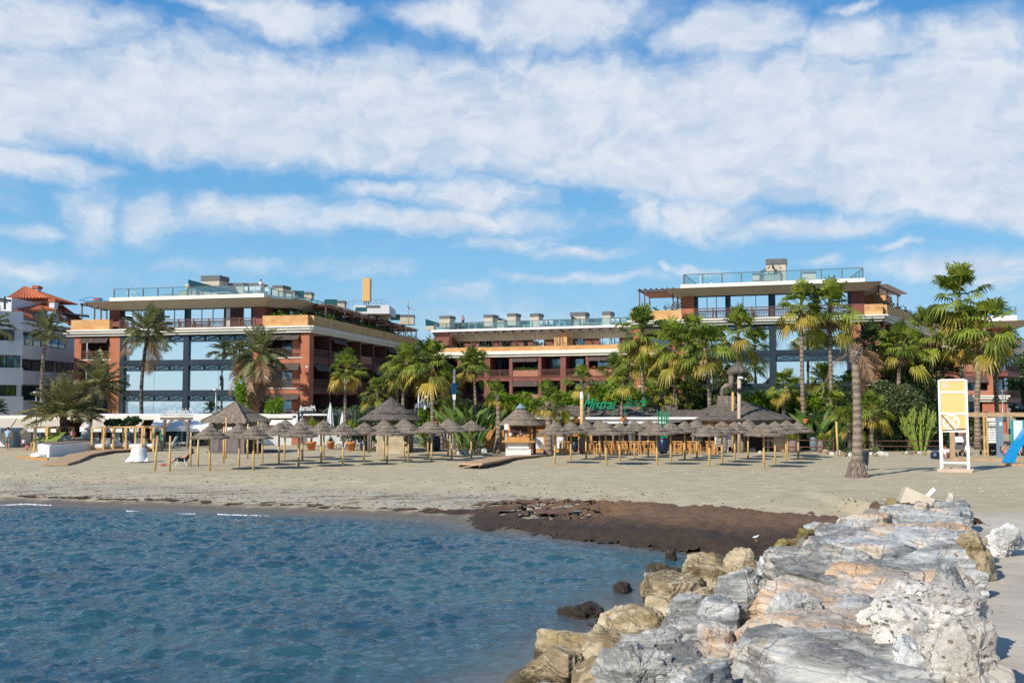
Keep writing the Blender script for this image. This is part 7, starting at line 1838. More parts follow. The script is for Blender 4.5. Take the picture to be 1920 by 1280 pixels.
for i,(a,b_,c,d_,zc,k,l) in enumerate([(1440,1475,1008,1036,.45,'moss','olive brown rock at the seaweed edge, lowest left'),(1462,1502,998,1028,.55,'moss','mossy rock second up along the seaweed edge'),(1490,1528,992,1020,.7,'moss','mossy rock with green tint along the seaweed edge, third up'),(1512,1548,984,1010,.8,'moss','brown rock in the chain beside the seaweed, fourth up'),(1535,1568,976,998,.95,'moss','topmost brown rock of the chain beside the seaweed'),(1490,1540,1008,1045,.9,'slab','grey rock above the mossy chain'),(1455,1500,1020,1052,.85,'schist','grey sloping rock right of the lowest mossy stone')]):
    R_(l,k,a,b_,c,d_,zc,n=20,rough=.07)
R_('big golden tan boulder by the water below the seaweed bank','tan',1348,1440,1030,1078,.7,n=30,block=.4)
R_('tan angular boulder left of the big golden one','tan',1293,1384,1040,1082,.5,n=28,block=.5)
R_('pyramid shaped orange tan rock in front of the tan boulders','tan',1312,1376,1058,1098,.75,n=26,cuts=10,block=.3)
R_('pale tan boulder with yellow lichen at the waterline','tan',1203,1335,1070,1130,.5,n=34,block=.7,yaw=.45)
R_('brown ochre boulder below the lichen one at the waterline','tan',1186,1315,1115,1190,.6,n=34,block=.7,yaw=.5)
R_('grey green slab between the ochre boulder and the crest','slab',1222,1340,1146,1205,.9,n=32,strata=.8)
R_('large smooth grey face left of the long orange slab','slab',1322,1446,1075,1165,1.15,n=36,strata=.8,tilt=(.08,-.15))
R_('cream streaked rock below the smooth grey face','schist',1300,1386,1120,1172,1.05,n=26)
R_('tan slope slab running down to the water at lower left','tan',1040,1225,1160,1250,.45,yaw=.7,n=36,block=.7,strata=.4)
R_('brown edge boulder at the waterline near the bottom','moss',1090,1170,1185,1240,.35,n=26,rough=.08)
R_('golden boulder touching the water at the bottom left','tan',975,1095,1218,1292,.3,yaw=.75,n=30,block=.75)
R_('sloping ochre rock filling the waterline between the long tan slope and brown ochre boulder','tan',1118,1232,1135,1200,.5,yaw=.6,n=28,block=.7)
R_('low brown weathered rock dipping into the water beside the tan slope','tan',1078,1180,1172,1228,.35,yaw=.7,n=26,block=.7)
R_('tan rock with dark foot between lichen boulder and angular boulder','tan',1232,1318,1066,1112,.5,yaw=.5,n=26,block=.65)
R_('cream brown rock at the bottom edge by the water','tan',1062,1155,1224,1292,.6,n=28)
R_('pale craggy rock with peaked top at the bottom','slab',1140,1250,1220,1300,.95,n=34,cuts=9,rough=.1)
R_('flat pale grey slab at the bottom, right of the pale craggy rock','slab',1200,1345,1208,1290,.95,n=36,strata=.5)
R_('dark furrowed rock with vertical ribs at the bottom','slab',1312,1390,1225,1300,.95,n=30,strata=1.4,cuts=8)
R_('olive grey slab in the lower middle of the breakwater','slab',1150,1275,1172,1232,.75,n=30,strata=.8)
R_('brownish flat slab above the dark furrowed rock','ochre',1285,1385,1172,1235,.95,n=28)
R_('tan rock wedged between brown ochre boulder and smooth grey face','tan',1285,1345,1092,1140,.8,n=24)
R_('grey rock filling the gap right of the pyramid rock','slab',1370,1455,1060,1110,1.1,n=28,strata=.8)
R_('mottled pale slab above the long smooth slab','schist',1500,1690,1005,1050,1.5,n=34,strata=.8,tilt=(.04,0))
R_('white grey rock left of the long smooth slab','white',1415,1500,1040,1085,1.2,n=26)
rr=random.Random(77); FILL=[]
for i in range(24):
    y=rr.uniform(11,33); s0=np.interp(y,[11,16,19.4,22.6,25.4,27.6,33],[-1.6,.4,2.3,3.2,4.6,7,10.5]); s1=pathx(y)-.4; x=rr.uniform(s0+.2,s1); sz=rr.uniform(.5,1.1)
    me=rockmesh('boulder',(sz*1.3,sz,sz*.7),500+i,12,.4,.5,.05,6); k=rr.choice(['schist','slab','ochre','schist','tan' if x<s0+2 else 'white']); me.materials.append(RM[k])
    o=bpy.data.objects.new('boulder',me); C.objects.link(o); f=(x-s0)/(s1-s0); z=.25+.75*math.sin(min(1,f*1.3+.1)*PI*.6); o.location=(x,y,z); o.rotation_euler=(0,0,rr.random()*6)
    FILL.append((y,o,k))
FILL.sort(key=lambda q:q[0]); ords=ords+['twenty-second','twenty-third','twenty-fourth']
for i,(y,o,k) in enumerate(FILL): tag(o,'small %s filler stone, %s from the near end, half buried between the large boulders'%({'schist':'blue grey','slab':'grey','ochre':'ochre','tan':'tan','white':'white'}[k],ords[i]),'boulder','small filler stones of the breakwater')
sr=[('largest dark wet rock standing in the sea left of the breakwater',1028,1136,1132,1164,-.02),('low dark wet rock in the sea with small peak',1143,1202,1096,1117,-.02),('brown weed covered rock in the sea nearest the tan boulders',1195,1292,1062,1086,.0),('submerged purple dark rock touching the breakwater foot',1090,1190,1150,1192,-.05),('tiny dark rock breaking the water near the seaweed bank',1246,1270,1039,1048,.05),('dark weedy rock at the bottom left foot of the breakwater',975,1030,1245,1275,.02),('small reddish wet rock between the two larger sea rocks',1210,1240,1088,1100,.03)]
for i,(l,a,b_,c,d_,zc) in enumerate(sr): R_(l,'wet' if i!=2 else 'moss',a,b_,c,d_,zc,n=26,rough=.07,block=.35,cuts=5,grow=.92,name='sea_rock',group='dark rocks standing in the sea',under=.35,strata=.2)
# garden border stones
bs=[]
for u,v,w in ((851,851,14),(862,852,12),(873,852,14),(885,850,12),(897,850,14),(908,849,12),(918,847,10),(845,848,10)): bs.append((u,v,w,'bananas'))
for u,v,w in ((1549,849,14),(1561,853,10),(1572,852,13),(1583,855,14),(1594,855,12),(1633,853,10),(1642,855,12),(1652,853,13),(1661,855,11)): bs.append((u,v,w,'trunk'))
for u,v,w in ((1396,846,12),(1410,846,12),(1425,850,9),(1470,848,9)): bs.append((u,v,w,'posts'))
for i in range(12): bs.append((1692+i*8.3,850+(i%3)*1.2,9,'cactus'))
cnt={}
for u,v,w,k in bs:
    i=cnt.get(k,0); cnt[k]=i+1; g=G(u,v,.8); s=w/F*g.y*1.15; me=rockmesh('border_stone',(s,s*.8,s*.7),int(u*3),9,.1,.3,.04,5); me.materials.append(RM['tan'] if (i%3==0) else RM['cong'] if i%3==1 else RM['white'] if k!='cactus' else RM['tan'])
    o=bpy.data.objects.new('border_stone',me); C.objects.link(o); o.location=(g.x,g.y,.8+s*.22); o.rotation_euler=(0,0,u)
    tag(o,'garden border stone, %s from the left in the row %s'%(ords[i],{'bananas':'before the banana plants','trunk':'either side of the lone trunk','posts':'near the concrete post','cactus':'before the cactus clump'}[k]),'stone','pale stones edging the garden')
# concrete block with white pipe
t=thing('concrete_block','tilted pale concrete block at the far end of the breakwater','concrete block',G(1720,948,1.2)); Yb=32.0
f=[P(1699,912,Yb+.3),P(1754,936,Yb-.2),P(1746,950,Yb-.2),P(1687,950,Yb+.1),P(1688,940,Yb+.2)]
mb=MB(); off=Vector((.25,1.0,-.1)); nf=len(f); mb.add(f+[p+off for p in f],[tuple(range(nf))[::-1],tuple(range(nf,2*nf))]+[(i,(i+1)%nf,(i+1)%nf+nf,i+nf) for i in range(nf)]); part(mb,'block',M['pinkconc'] if False else M['beige'],t)
o=MB(); o.tube([P(1735,935,Yb+.5),P(1753,916,Yb+.4)],.085,12); at('plastic_pipe','short white plastic pipe sticking out behind the tilted concrete block','pipe',o,'white',P(1740,930,Yb+.5),smooth=True)
# ---------------- lifeguard tower ----------------
tY=G(1786,884,.8).y; fT=Frame(((1759-960)/F*(tY+.3),tY+.3),((1812-960)/F*(tY-.3),tY-.3)); t=thing('lifeguard_tower','tall yellow panelled lifeguard tower on white legs, on the sand at the right','lifeguard tower',G(1786,884)); LT=fT.len
_,zA=fT.px(1785,712); _,zB=fT.px(1785,735); _,zC=fT.px(1785,775); _,zD=fT.px(1785,808)
for s in (.03,LT-.03):
    for o_ in (0,-1.3):
        mb=MB(); mb.fb(fT,s-.06,s+.06,o_-.06,o_+.06,.8,zA if o_==0 else zD+.3); part(mb,'leg',M['white'],t)
for (z0,z1,m_) in ((zB+.04,zA-.05,'yellow'),(zC+.04,zB-.04,'yellow'),(zD+.05,zC-.04,'yellow')):
    mb=MB(); mb.fb(fT,.09,LT-.09,-.05,.0,z0,z1); part(mb,'panel',M[m_],t)
for z in (zA,zB,zC,zD,1.28):
    mb=MB(); mb.fb(fT,.09,LT-.09,-.06,.03,z-.05,z+.05); part(mb,'rail',M['white'],t)
mb=MB(); mb.bar(fT.pt(.12,.03,zC-.08),fT.pt(LT*.52,.03,zD+.08),.05); part(mb,'diagonal_brace',M['wood'],t)
mb=MB(); mb.bar(fT.pt(.12,.03,zD+.03),fT.pt(LT-.12,.03,zD+.14),.05); part(mb,'cross_brace',M['wood'],t)
mb=MB(); c=fT.pt(LT*.42,.02,(zC+zD)/2); R=.42; n=28
for k in range(n):
    a0=2*PI*k/n; a1=2*PI*(k+1)/n; q=lambda a,r: Vector((c.x+fT.a.x*math.cos(a)*r,c.y+fT.a.y*math.cos(a)*r,c.z+math.sin(a)*r)); mb.add([q(a0,R),q(a1,R),q(a1,R-.09),q(a0,R-.09)],[(0,1,2,3)])
ea=Vector((fT.a.x,fT.a.y,0)); mb.bar(c-ea*.2+Vector((0,0,-.2)),c+ea*.22+Vector((0,0,.2)),.02,.1); mb.bar(c-ea*.18+Vector((0,0,.2)),c+ea*.2+Vector((0,0,-.2)),.02,.09); part(mb,'emblem',M['white'],t)
mb=MB(); c=fT.pt(LT*.27,.008,(zA+zB)/2+.05); mb.add([c]+[Vector((c.x+fT.a.x*math.cos(2*PI*k/20)*.17,c.y+fT.a.y*math.cos(2*PI*k/20)*.17,c.z+math.sin(2*PI*k/20)*.17)) for k in range(20)],[(0,(k+1)%20+1,k+1) for k in range(20)]); part(mb,'emblem',M['awncream'],t)
mb=MB(); mb.fb(fT,.05,LT-.05,-1.35,-.1,zD-.06,zD+.0); part(mb,'platform',M['white'],t)
mb=MB(); mb.fb(fT,-.15,LT+.15,-.35,.3,.78,.95); mb.fb(fT,-.1,LT+.2,-1.7,-1.3,.78,.92); part(mb,'footing',M['pinkconc'],t)
# playground beam and uprights
pg=thing('timber_swing','long horizontal timber beam of the playground frame behind the lifeguard tower','swing',G(1860,862)); by=64.5
mb=MB(); a=P(1806,777,by); b_=P(1960,777,by); mb.box(a.x,b_.x,by-.12,by+.12,P(1806,781,by).z,P(1806,773,by).z); part(mb,'beam',M['deck'],pg)
for u in (1785,1948): mb=MB(); x=P(u,800,by).x; mb.box(x-.12,x+.12,by-.12,by+.12,.7,P(u,773,by).z); part(mb,'upright',M['deck'],pg)
mb=MB(); mb.box(P(1806,777,by).x-.9,a.x,by-.12,by+.12,P(1806,781,by).z,P(1806,773,by).z); part(mb,'beam_end',M['deck'],pg)
mb=MB(); mb.bar(G(1782,861,.9),G(1960,861,.9),.2); at('timber_edging','low orange timber kerb of the playground behind the lifeguard tower','edging',mb,'deck',G(1870,861))
mb=MB(); g0,g1=G(1884,871,.85),G(1960,871,.85); mb.box(g0.x,g1.x,g0.y-.5,g0.y+.7,.75,.95); at('slide_base','low pinkish timber platform at the foot of the blue slide','platform',mb,'deck',G(1900,871))
sl=thing('playground_slide','bright blue slide at the right edge of the playground','slide',G(1895,867)); y=g0.y
mb=MB(); lo0,lo1=P(1886,867,y-.1),P(1903,867,y-.1); up=Vector((P(1936,805,y).x,y+.6,P(1936,800,y).z))
w=Vector((.25,.5,0)); pl=[lo0,lo1+Vector((0,0,.0)),P(1912,843,y),P(1950,790,y+.5),P(1938,786,y+.5),P(1897,846,y)]
d=Vector((0,.55,0)); mb.add(pl+[p+d for p in pl],[(0,1,2,5),(5,2,3,4),(11,8,7,6),(10,9,8,11),(0,6,7,1),(1,7,8,2),(2,8,9,3),(3,9,10,4),(4,10,11,5),(5,11,6,0)]); part(mb,'chute',M['blue'],sl)
mb=MB(); mb.tube([P(1897,787,y+.9),P(1898,850,y+.9)],.07,8); mb.tube([P(1919,787,y+.9),P(1919,850,y+.9)],.07,8); part(mb,'frame',M['teal'],sl)
mb=MB(); mb.box(P(1899,800,y+.9).x+.02,P(1917,800,y+.9).x,y+.9,y+.95,P(1900,826,y+.9).z,P(1900,788,y+.9).z); part(mb,'side_panel',M['fabric'],sl)
# notice board
nb=thing('notice_board','timber notice board with white printed rules behind the strollers','notice board',G(1862,851)); y=70; 
for u in (1845.5,1851,1876): mb=MB(); x=P(u,800,y).x; mb.box(x-.05,x+.05,y,y+.1,.75,P(u,781,y).z); part(mb,'post',M['pole'],nb)
for u0,u1,v0,v1,m_ in ((1851.5,1871,783,789.5,'fabric'),(1853,1871,791.5,799,'fabric'),(1852,1870.5,802,830,'fabric')):
    mb=MB(); mb.box(P(u0,v0,y).x,P(u1,v0,y).x,y-.05,y-.02,P(u0,v1,y-.05).z,P(u0,v0,y-.05).z); part(mb,'board',M[m_],nb)
for i,(s,tx) in enumerate(((.17,'PLAYA'),(.10,'NORMAS DE USO'),(.09,'PROHIBIDO FUMAR'),(.09,'NO PERROS'),(.09,'DUCHAS 10-20 H'),(.09,'ZONA INFANTIL'))):
    textobj('lettering',tx,s,'greytext',nb,vert_m((P(1852.8,797+(i*5 if i else 0)+ (3 if i else 0),y-.06).x,y-.06,P(1853,798+(i*5.0 if i else 0)+(3 if i else 0),y-.06).z)),.003,0)
t=thing('info_column','blue grey metal column left of the slide','column',G(1877,851)); y=68.5
mb=MB(); mb.box(P(1871.5,800,y).x,P(1881,800,y).x,y,y+.35,.75,P(1875,781,y).z); part(mb,'body',M['bluegrey'],t)
mb=MB(); mb.box(P(1874,800,y).x,P(1879,800,y).x,y-.02,y-.004,P(1875,798,y).z,P(1875,791,y).z); part(mb,'sticker',M['fabric'],t)
mb=MB(); mb.box(P(1873,800,y).x,P(1882,800,y).x,y-.15,y,1.2,1.55); part(mb,'bin_box',M['grey'],t)
# strollers
def stroller(label,u,v,s,hood='fabric',seat='grey',folded=False):
    g=G(u,v,.8); t=thing('stroller',label,'stroller',g); W=.3*s
    for x in (-.25,.25):
        for y_,r in ((-.3,.13),(.35,.16)):
            mb=MB(); p=g+Vector((x*s,y_*s,r)); mb.tube([p-Vector((.03,0,0)),p+Vector((.03,0,0))],r,14); part(mb,'wheel',M['black'],t)
        mb=MB(); mb.bar(g+Vector((x*s,-.3*s,.15)),g+Vector((x*s,.45*s,1.0*s)),.04); mb.bar(g+Vector((x*s,.35*s,.18)),g+Vector((x*s,-.2*s,.65*s)),.04); part(mb,'frame_side',M['black'],t)
    mb=MB(); mb.hexa([g+Vector(p)*s for p in ((-.22,-.35,.4),(.22,-.35,.4),(.22,.2,.4),(-.22,.2,.4),(-.22,-.2,.62),(.22,-.2,.62),(.25,.35,1.0),(-.25,.35,1.0))]); part(mb,'seat',M[seat],t)
    mb=MB(); n=10
    for k in range(n):
        a=PI*k/n; b2=PI*(k+1)/n
        q=lambda a,x: g+Vector((x*s,(.1-.32*math.cos(a))*s,(.85+.34*math.sin(a))*s)); mb.add([q(a,-.25),q(a,.25),q(b2,.25),q(b2,-.25)],[(0,1,2,3)])
    part(mb,'hood',M[hood],t)
stroller('grey stroller with pale hood seen through the lifeguard tower legs',1797,855,1.15,'fabric','grey')
stroller('dark tan hooded stroller between the palm trunk and the notice board',1850,853,1.0,'rope','black')
stroller('black folded low pushchair left of the blue grey column',1865,852,.85,'black','black')
mb=MB(); g=G(1815,850); mb.lathe(g+Vector((0,0,.4)),[(.1,-.25),(.2,-.1),(.2,.12),(.05,.3)],10,.03,random.Random(1)); at('bag','white bag hanging on the stroller by the palm trunk','bag',mb,'fabric',g)
mb=MB(); g=G(1755,860); mb.lathe(g,[(.28,0),(.34,.2),(.25,.45),(.05,.5)],10,.05,random.Random(2)); at('bag','colourful beach bag on the sand left of the lifeguard tower','bag',mb,'potblue',g)
# litter bin by the lone trunk
t=thing('litter_bin','dark green litter bin on a thin stand right of the lone trunk','litter bin',G(1626,881)); g=G(1623,881); g2=G(1626,882)
mb=MB(); mb.tube([g2,P(1626,852,g2.y)],.025,6); part(mb,'stand',M['black'],t); mb=MB(); c=P(1622,871,g.y); mb.lathe(c,[(.17,0),(.22,.62),(.24,.63),(.24,.7),(.03,.72)],14); part(mb,'bin',M['steel'],t)
# dark rail fence along the garden
def railfence(label,u0,u1,v,Yd,h=1.0,step=1.9):
    t=thing('rail_fence',label,'fence',P((u0+u1)/2,v,Yd)); x0,x1=(u0-960)/F*Yd,(u1-960)/F*Yd; n=max(1,int((x1-x0)/step))
    for i in range(n+1): x=x0+(x1-x0)*i/n; mb=MB(); mb.box(x-.05,x+.05,Yd-.05,Yd+.05,.75,.8+h); part(mb,'post',M['wood'],t)
    for z in (.45,.9): mb=MB(); mb.box(x0,x1,Yd-.09,Yd-.052,.8+z*h,.87+z*h); part(mb,'rail',M['wood'],t)
railfence('dark timber rail fence in the shade right of the lone trunk',1640,1760,840,76,.9)
railfence('thin dark rail fence before the pots on the right of the bar',1430,1560,838,72.5,1.1)
railfence('dark rail fence behind the playground stones',1800,1900,840,74,.9)
# chairs: stack of white chairs, green crate
def chairstack(label,u,v,n=5):
    g=G(u,v,.8); t=thing('chair_stack',label,'chairs',g,'stacked white plastic chairs'); 
    for i in range(n):
        dz=.12*i; mb=MB(); mb.box(g.x-.22,g.x+.22,g.y-.22+.02*i,g.y+.22+.02*i,g.z+.42+dz,g.z+.45+dz); mb.box(g.x-.22,g.x+.22,g.y+.2+.02*i,g.y+.24+.02*i,g.z+.45+dz,g.z+.9+dz)
        part(mb,'chair_shell',M['fabric'],t)
    for x in (-.2,.2):
        for y_ in (-.2,.2): mb=MB(); mb.bar(g+Vector((x*1.15,y_*1.15,0)),g+Vector((x,y_,.42)),.04); part(mb,'leg',M['fabric'],t)
chairstack('stack of white plastic chairs left of the brown urn',1347,847); chairstack('stack of white plastic chairs beside the green crate',1369,847)
g=G(1378,840); mb=MB(); mb.box(g.x-.28,g.x+.28,g.y,g.y+.4,1.55,2.0); t=thing('crate','bright green plastic crate on a white stand by the concrete post','crate',(g.x,g.y,1.5)); part(mb,'crate_body',M['greenplast'],t)
mb=MB(); mb.box(g.x-.2,g.x+.25,g.y+.05,g.y+.35,.78,1.548); at('stand','white plastic stand holding the green crate','stand',mb,'fabric',(g.x,g.y,.8))
# white loungers behind the potted yuccas
def lounger(label,u,v,w,rz=0,m_='fabric',back=.5):
    g=G(u,v,.8); L_=w/F*g.y; t=thing('sun_lounger',label,'sun lounger',g,'white sun loungers'); mb=MB(); mb.box(g.x-L_/2,g.x+L_/2,g.y-.3,g.y+.3,g.z+.3,g.z+.38); part(mb,'seat',M[m_],t)
    for x in (-.42,.42):
        for y_ in (-.26,.26): mb=MB(); mb.box(g.x+x*L_-.03,g.x+x*L_+.03,g.y+y_-.03,g.y+y_+.03,g.z-.03,g.z+.298); part(mb,'leg',M[m_],t)
    mb=MB(); mb.bar(g+Vector((L_*.45,0,.4)),g+Vector((L_*.8,0,.4+back)),.5,.05); part(mb,'backrest',M[m_],t)
lounger('white lounger between the left and middle terracotta pots',640,840,18); lounger('white lounger right of the second yucca pot',672,842,16)
lounger('white lounger visible through the massage hut opening',405,838,22); lounger('white lounger base right of the mirrored pergola',343,837,26); lounger('white lounger left of the massage hut',318,838,16)
mb=MB(); g=G(705,846); mb.box(g.x-.2,g.x+.25,g.y,g.y+.12,.78,1.4); at('stone_slab','pale slab leaning at the left of the small terracotta pot','slab',mb,'sandstone',g)
mb=MB(); g=G(733,845); mb.box(g.x-.3,g.x+.3,g.y,g.y+.12,.78,1.5); at('stone_slab','broad pale slab right of the small terracotta pot','slab',mb,'sandstone',g)
mb=MB(); g=G(1420,843); mb.box(g.x-.9,g.x+.9,g.y,g.y+.5,.78,2.2); at('rendered_wall','cream rendered low wall behind the parasols left of the pots','wall',mb,'sandstone',g)
mb=MB(); g=G(1463,846); mb.lathe(g,[(.5,0),(.75,.7),(.7,1.2),(.1,1.3)],14,.03,random.Random(5)); at('stone_planter','rounded pinkish stone planter right of the cream wall','planter',mb,'pinkconc',g,smooth=True)
g=G(945,838); mb=MB(); mb.bar(g+Vector((0,0,.1)),g+Vector((.3,0,1.2)),.5,.08); mb.bar(g+Vector((-.4,0,.6)),g+Vector((.1,0,.6)),.4,.06); at('wooden_board','brown boards stacked left of the thin palm near the kiosk','boards',mb,'pine',g)
for i,(u,v,c_) in enumerate(((1100,849,'red'),)): pass
# seagull near the seaweed
g=G(1417,1012,.45); t=thing('seagull','small white seagull standing on the brown seaweed bank','seagull',g); mb=MB(); mb.tube([g+Vector((-.09,0,.07)),g+Vector((-.03,0,.09)),g+Vector((.04,0,.10)),g+Vector((.07,0,.13)),g+Vector((.10,0,.14))],[.008,.032,.03,.018,.016],8); part(mb,'body',M['fabric'],t,True)
mb=MB(); mb.tube([g+Vector((0,-.01,.08)),g+Vector((0,-.01,-.05))],.006,4); mb.tube([g+Vector((.03,.01,.08)),g+Vector((.03,.01,-.05))],.006,4); part(mb,'legs',M['pine'],t)
# ---------------- people ----------------
def person(label,loc,pose,h=1.7,face=0.0,hair='hair',top=None,bottom=None,topm=None,long=False,group=None):
    s=h/1.75; R=Matrix.Rotation(face,3,'Z'); loc=Vector(loc)
    def T_(p): return R@(Vector(p)*s)
    J={'stand':dict(pel=(0,0,.95),sp=(0,0,1.15),ch=(0,-.01,1.36),nk=(0,0,1.50),hd=(0,-.03,1.63),ht=(0,-.03,1.70),shL=(-.19,0,1.42),elL=(-.25,.03,1.13),wrL=(-.24,-.08,.90),haL=(-.24,-.11,.80),hpL=(-.10,0,.90),knL=(-.12,-.02,.50),anL=(-.12,.02,.08),toL=(-.13,-.16,.03),anR=(.14,-.12,.08),knR=(.12,-.10,.50)),
       'sit':dict(pel=(0,0,.12),sp=(0,.02,.32),ch=(0,-.02,.52),nk=(0,-.03,.66),hd=(0,-.07,.79),ht=(0,-.08,.86),shL=(-.19,-.02,.58),elL=(-.25,-.12,.36),wrL=(-.16,-.34,.36),haL=(-.12,-.42,.36),hpL=(-.10,-.03,.12),knL=(-.16,-.40,.42),anL=(-.13,-.58,.06),toL=(-.14,-.74,.03)),
       'chair':dict(pel=(0,0,.50),sp=(0,.03,.70),ch=(0,.02,.90),nk=(0,0,1.04),hd=(0,-.04,1.17),ht=(0,-.04,1.24),shL=(-.19,.01,.96),elL=(-.24,-.08,.72),wrL=(-.14,-.28,.68),haL=(-.11,-.36,.68),hpL=(-.10,-.03,.50),knL=(-.12,-.45,.50),anL=(-.12,-.47,.08),toL=(-.13,-.63,.03)),
       'recline':dict(pel=(0,0,.42),sp=(0,.18,.52),ch=(0,.38,.66),nk=(0,.50,.78),hd=(0,.56,.90),ht=(0,.58,.97),shL=(-.19,.42,.70),elL=(-.25,.25,.52),wrL=(-.18,.02,.52),haL=(-.14,-.06,.52),hpL=(-.10,-.03,.42),knL=(-.12,-.42,.40),anL=(-.12,-.75,.10),toL=(-.13,-.86,.05))}[pose]
    J=dict(J)
    for k in list(J):
        if k.endswith('L') and k[:-1]+'R' not in J: p=J[k]; J[k[:-1]+'R']=(-p[0],p[1],p[2])
    if pose=='stand': J['toR']=(.14,-.30,.03)
    rad=dict(pel=.14,sp=.12,ch=.15,nk=.055,hd=.095,ht=.085,sh=.065,el=.042,wr=.03,ha=.035,hp=.10,kn=.06,an=.04,to=.035)
    names=list(J); idx={k:i for i,k in enumerate(names)}
    E_=[('pel','sp'),('sp','ch'),('ch','nk'),('nk','hd'),('hd','ht')]
    for q in 'LR': E_+=[('ch','sh'+q),('sh'+q,'el'+q),('el'+q,'wr'+q),('wr'+q,'ha'+q),('pel','hp'+q),('hp'+q,'kn'+q),('kn'+q,'an'+q),('an'+q,'to'+q)]
    root=thing('person',label,'person',loc,group)
    me=bpy.data.meshes.new('body'); me.from_pydata([tuple(T_(J[k])) for k in names],[(idx[a],idx[b]) for a,b in E_],[]); me.materials.append(M['skin'])
    o=bpy.data.objects.new('body',me); C.objects.link(o); o.parent=root; BASE[o.name]=loc
    md=o.modifiers.new('skin','SKIN'); sv=me.skin_vertices[0].data if me.skin_vertices else None
    if sv is None:
        me.attributes.new
    for i,k in enumerate(names):
        r=rad[k if k in rad else k[:-1]]*s; me.skin_vertices[0].data[i].radius=(r,r)
        me.skin_vertices[0].data[i].use_root=(k=='pel')
    sb=o.modifiers.new('sub','SUBSURF'); sb.levels=1; sb.render_levels=1
    W=lambda k: loc+T_(J[k])
    # hair cap, face
    f=R@Vector((0,-1,0)); mb=MB(); hd=W('hd'); mb.lathe(hd+Vector((0,0,.0))-f*.02*s,[(.07*s,-.02*s),(.108*s,.03*s),(.10*s,.10*s),(.05*s,.15*s),(.01,.16*s)],12); 
    if long: mb.tube([hd-f*.07*s,hd-f*.10*s-Vector((0,0,.22*s))],[.075*s,.04*s],8)
    part(mb,'hair',M[hair],root,True)
    if top:
        mb=MB(); mb.tube([W('pel')+Vector((0,0,.0)),W('sp'),W('ch'),W('ch').lerp(W('nk'),.55)],[.165*s,.15*s,.185*s,.11*s],12)
        for q in 'LR': mb.tube([W('ch').lerp(W('sh'+q),.5),W('sh'+q),W('sh'+q).lerp(W('el'+q),.6)],[.09*s,.085*s,.065*s],8)
        part(mb,'shirt',M[top],root,True)
    if bottom:
        mb=MB(); mb.tube([W('sp').lerp(W('pel'),.5),W('pel'),W('pel')-Vector((0,0,.06*s))],[.15*s,.17*s,.13*s],12)
        for q in 'LR': mb.tube([W('hp'+q),W('hp'+q).lerp(W('kn'+q),.85)],[.12*s,.085*s],8)
        part(mb,'trousers' if long else 'shorts',M[bottom],root,True)
    return root
zr=fl.px(490,550,.6)[1]
person('person in white shirt standing on the roof edge of the left hotel block',fl.pt(S(fl,489,540,-.6),-.6,zr2L),'stand',1.7,0,'hair','clothw','clothg')
person('shirtless person in dark shorts standing on the middle wing roof',fm.pt(S(fm,868,610,-2.2),-2.2,fm.px(868,613,-2.2)[1]),'stand',1.7,.4,'hair',None,'clothd')
g=G(14,843); person('person in pale blue shirt and grey trousers standing at the white counter on the left',g,'stand',1.78,PI,'hair','clothb','clothg')
def pp_(u,v,dz=0):
    q=G(u,v,.8); q.z=gz(q.x,q.y)+dz; return q
# (positions measured on the photograph: feet or seat)
person('toddler in white top and dark shorts standing left of the pink clad seated child',pp_(44,843.5),'stand',.95,.2,'hair','clothw','clothd')
person('child in pink sitting on the sand next to the toddler',pp_(51,843.5),'sit',1.0,.5,'hair','clothp',None)
person('woman with bare arms sitting on a low stool under the bushy date palm\'s left fronds',pp_(69,840,.0),'chair',1.65,-.9,'hair','clothw',None,long=True)
t=thing('stool','low white stool under the seated woman','stool',pp_(69,840)); g=pp_(69,840); mb=MB(); mb.box(g.x-.2,g.x+.2,g.y-.2,g.y+.2,g.z+.3,g.z+.4); part(mb,'seat',M['fabric'],t)
for x in (-.15,.15):
    for y_ in (-.15,.15): mb=MB(); mb.box(g.x+x-.02,g.x+x+.02,g.y+y_-.02,g.y+y_+.02,g.z-.03,g.z+.298); part(mb,'leg',M['fabric'],t)
g=pp_(240,838,.35); person('guest in pale lilac robe sitting on a daybed in the middle',g,'chair',1.65,.2,'hair','clothw','clothb',long=True)
g=pp_(262,838,.35); person('guest in dark blue sitting on the daybed before the tall date palm',g,'chair',1.7,1.2,'hair','clothd','clothd')
g=pp_(271,837,.35); person('guest in pink top sitting at the right end of the daybeds',g,'chair',1.6,-1.2,'hair','clothp','clothd')
g=pp_(135,838,.35); person('guest half hidden behind the bushy date palm trunk on a daybed',g,'chair',1.65,.6,'hair','clothp','clothd')
# reclining man on a folding chair
g=pp_(341,871); man=person('shirtless man in dark shorts reclining on a low beach chair between the bare poles',g,'recline',1.75,-PI/2,'hair',None,'clothd')
t=thing('beach_chair','low white framed beach chair under the reclining man','beach chair',g)
mb=MB(); mb.bar(g+Vector((-.35,0,.32)),g+Vector((.2,0,.28)),.5,.04); part(mb,'seat',M['clothd'],t); mb=MB(); mb.bar(g+Vector((.2,0,.3)),g+Vector((.66,0,.85)),.5,.04); part(mb,'backrest',M['clothd'],t)
for x,y_ in ((-.3,-.24),(-.3,.24),(.35,-.24),(.35,.24)): mb=MB(); mb.bar(g+Vector((x,y_,0)),g+Vector((x*.6,y_,.42)),.03); part(mb,'leg',M['fabric'],t)
mb=MB(); c=g+Vector((-1.05,-.1,.03)); mb.lathe(c,[(.2,0),(.15,.08),(.02,.1)],8,.03,random.Random(1)); at('towel','small crumpled red towel by the reclining man\'s feet','towel',mb,'red',c)
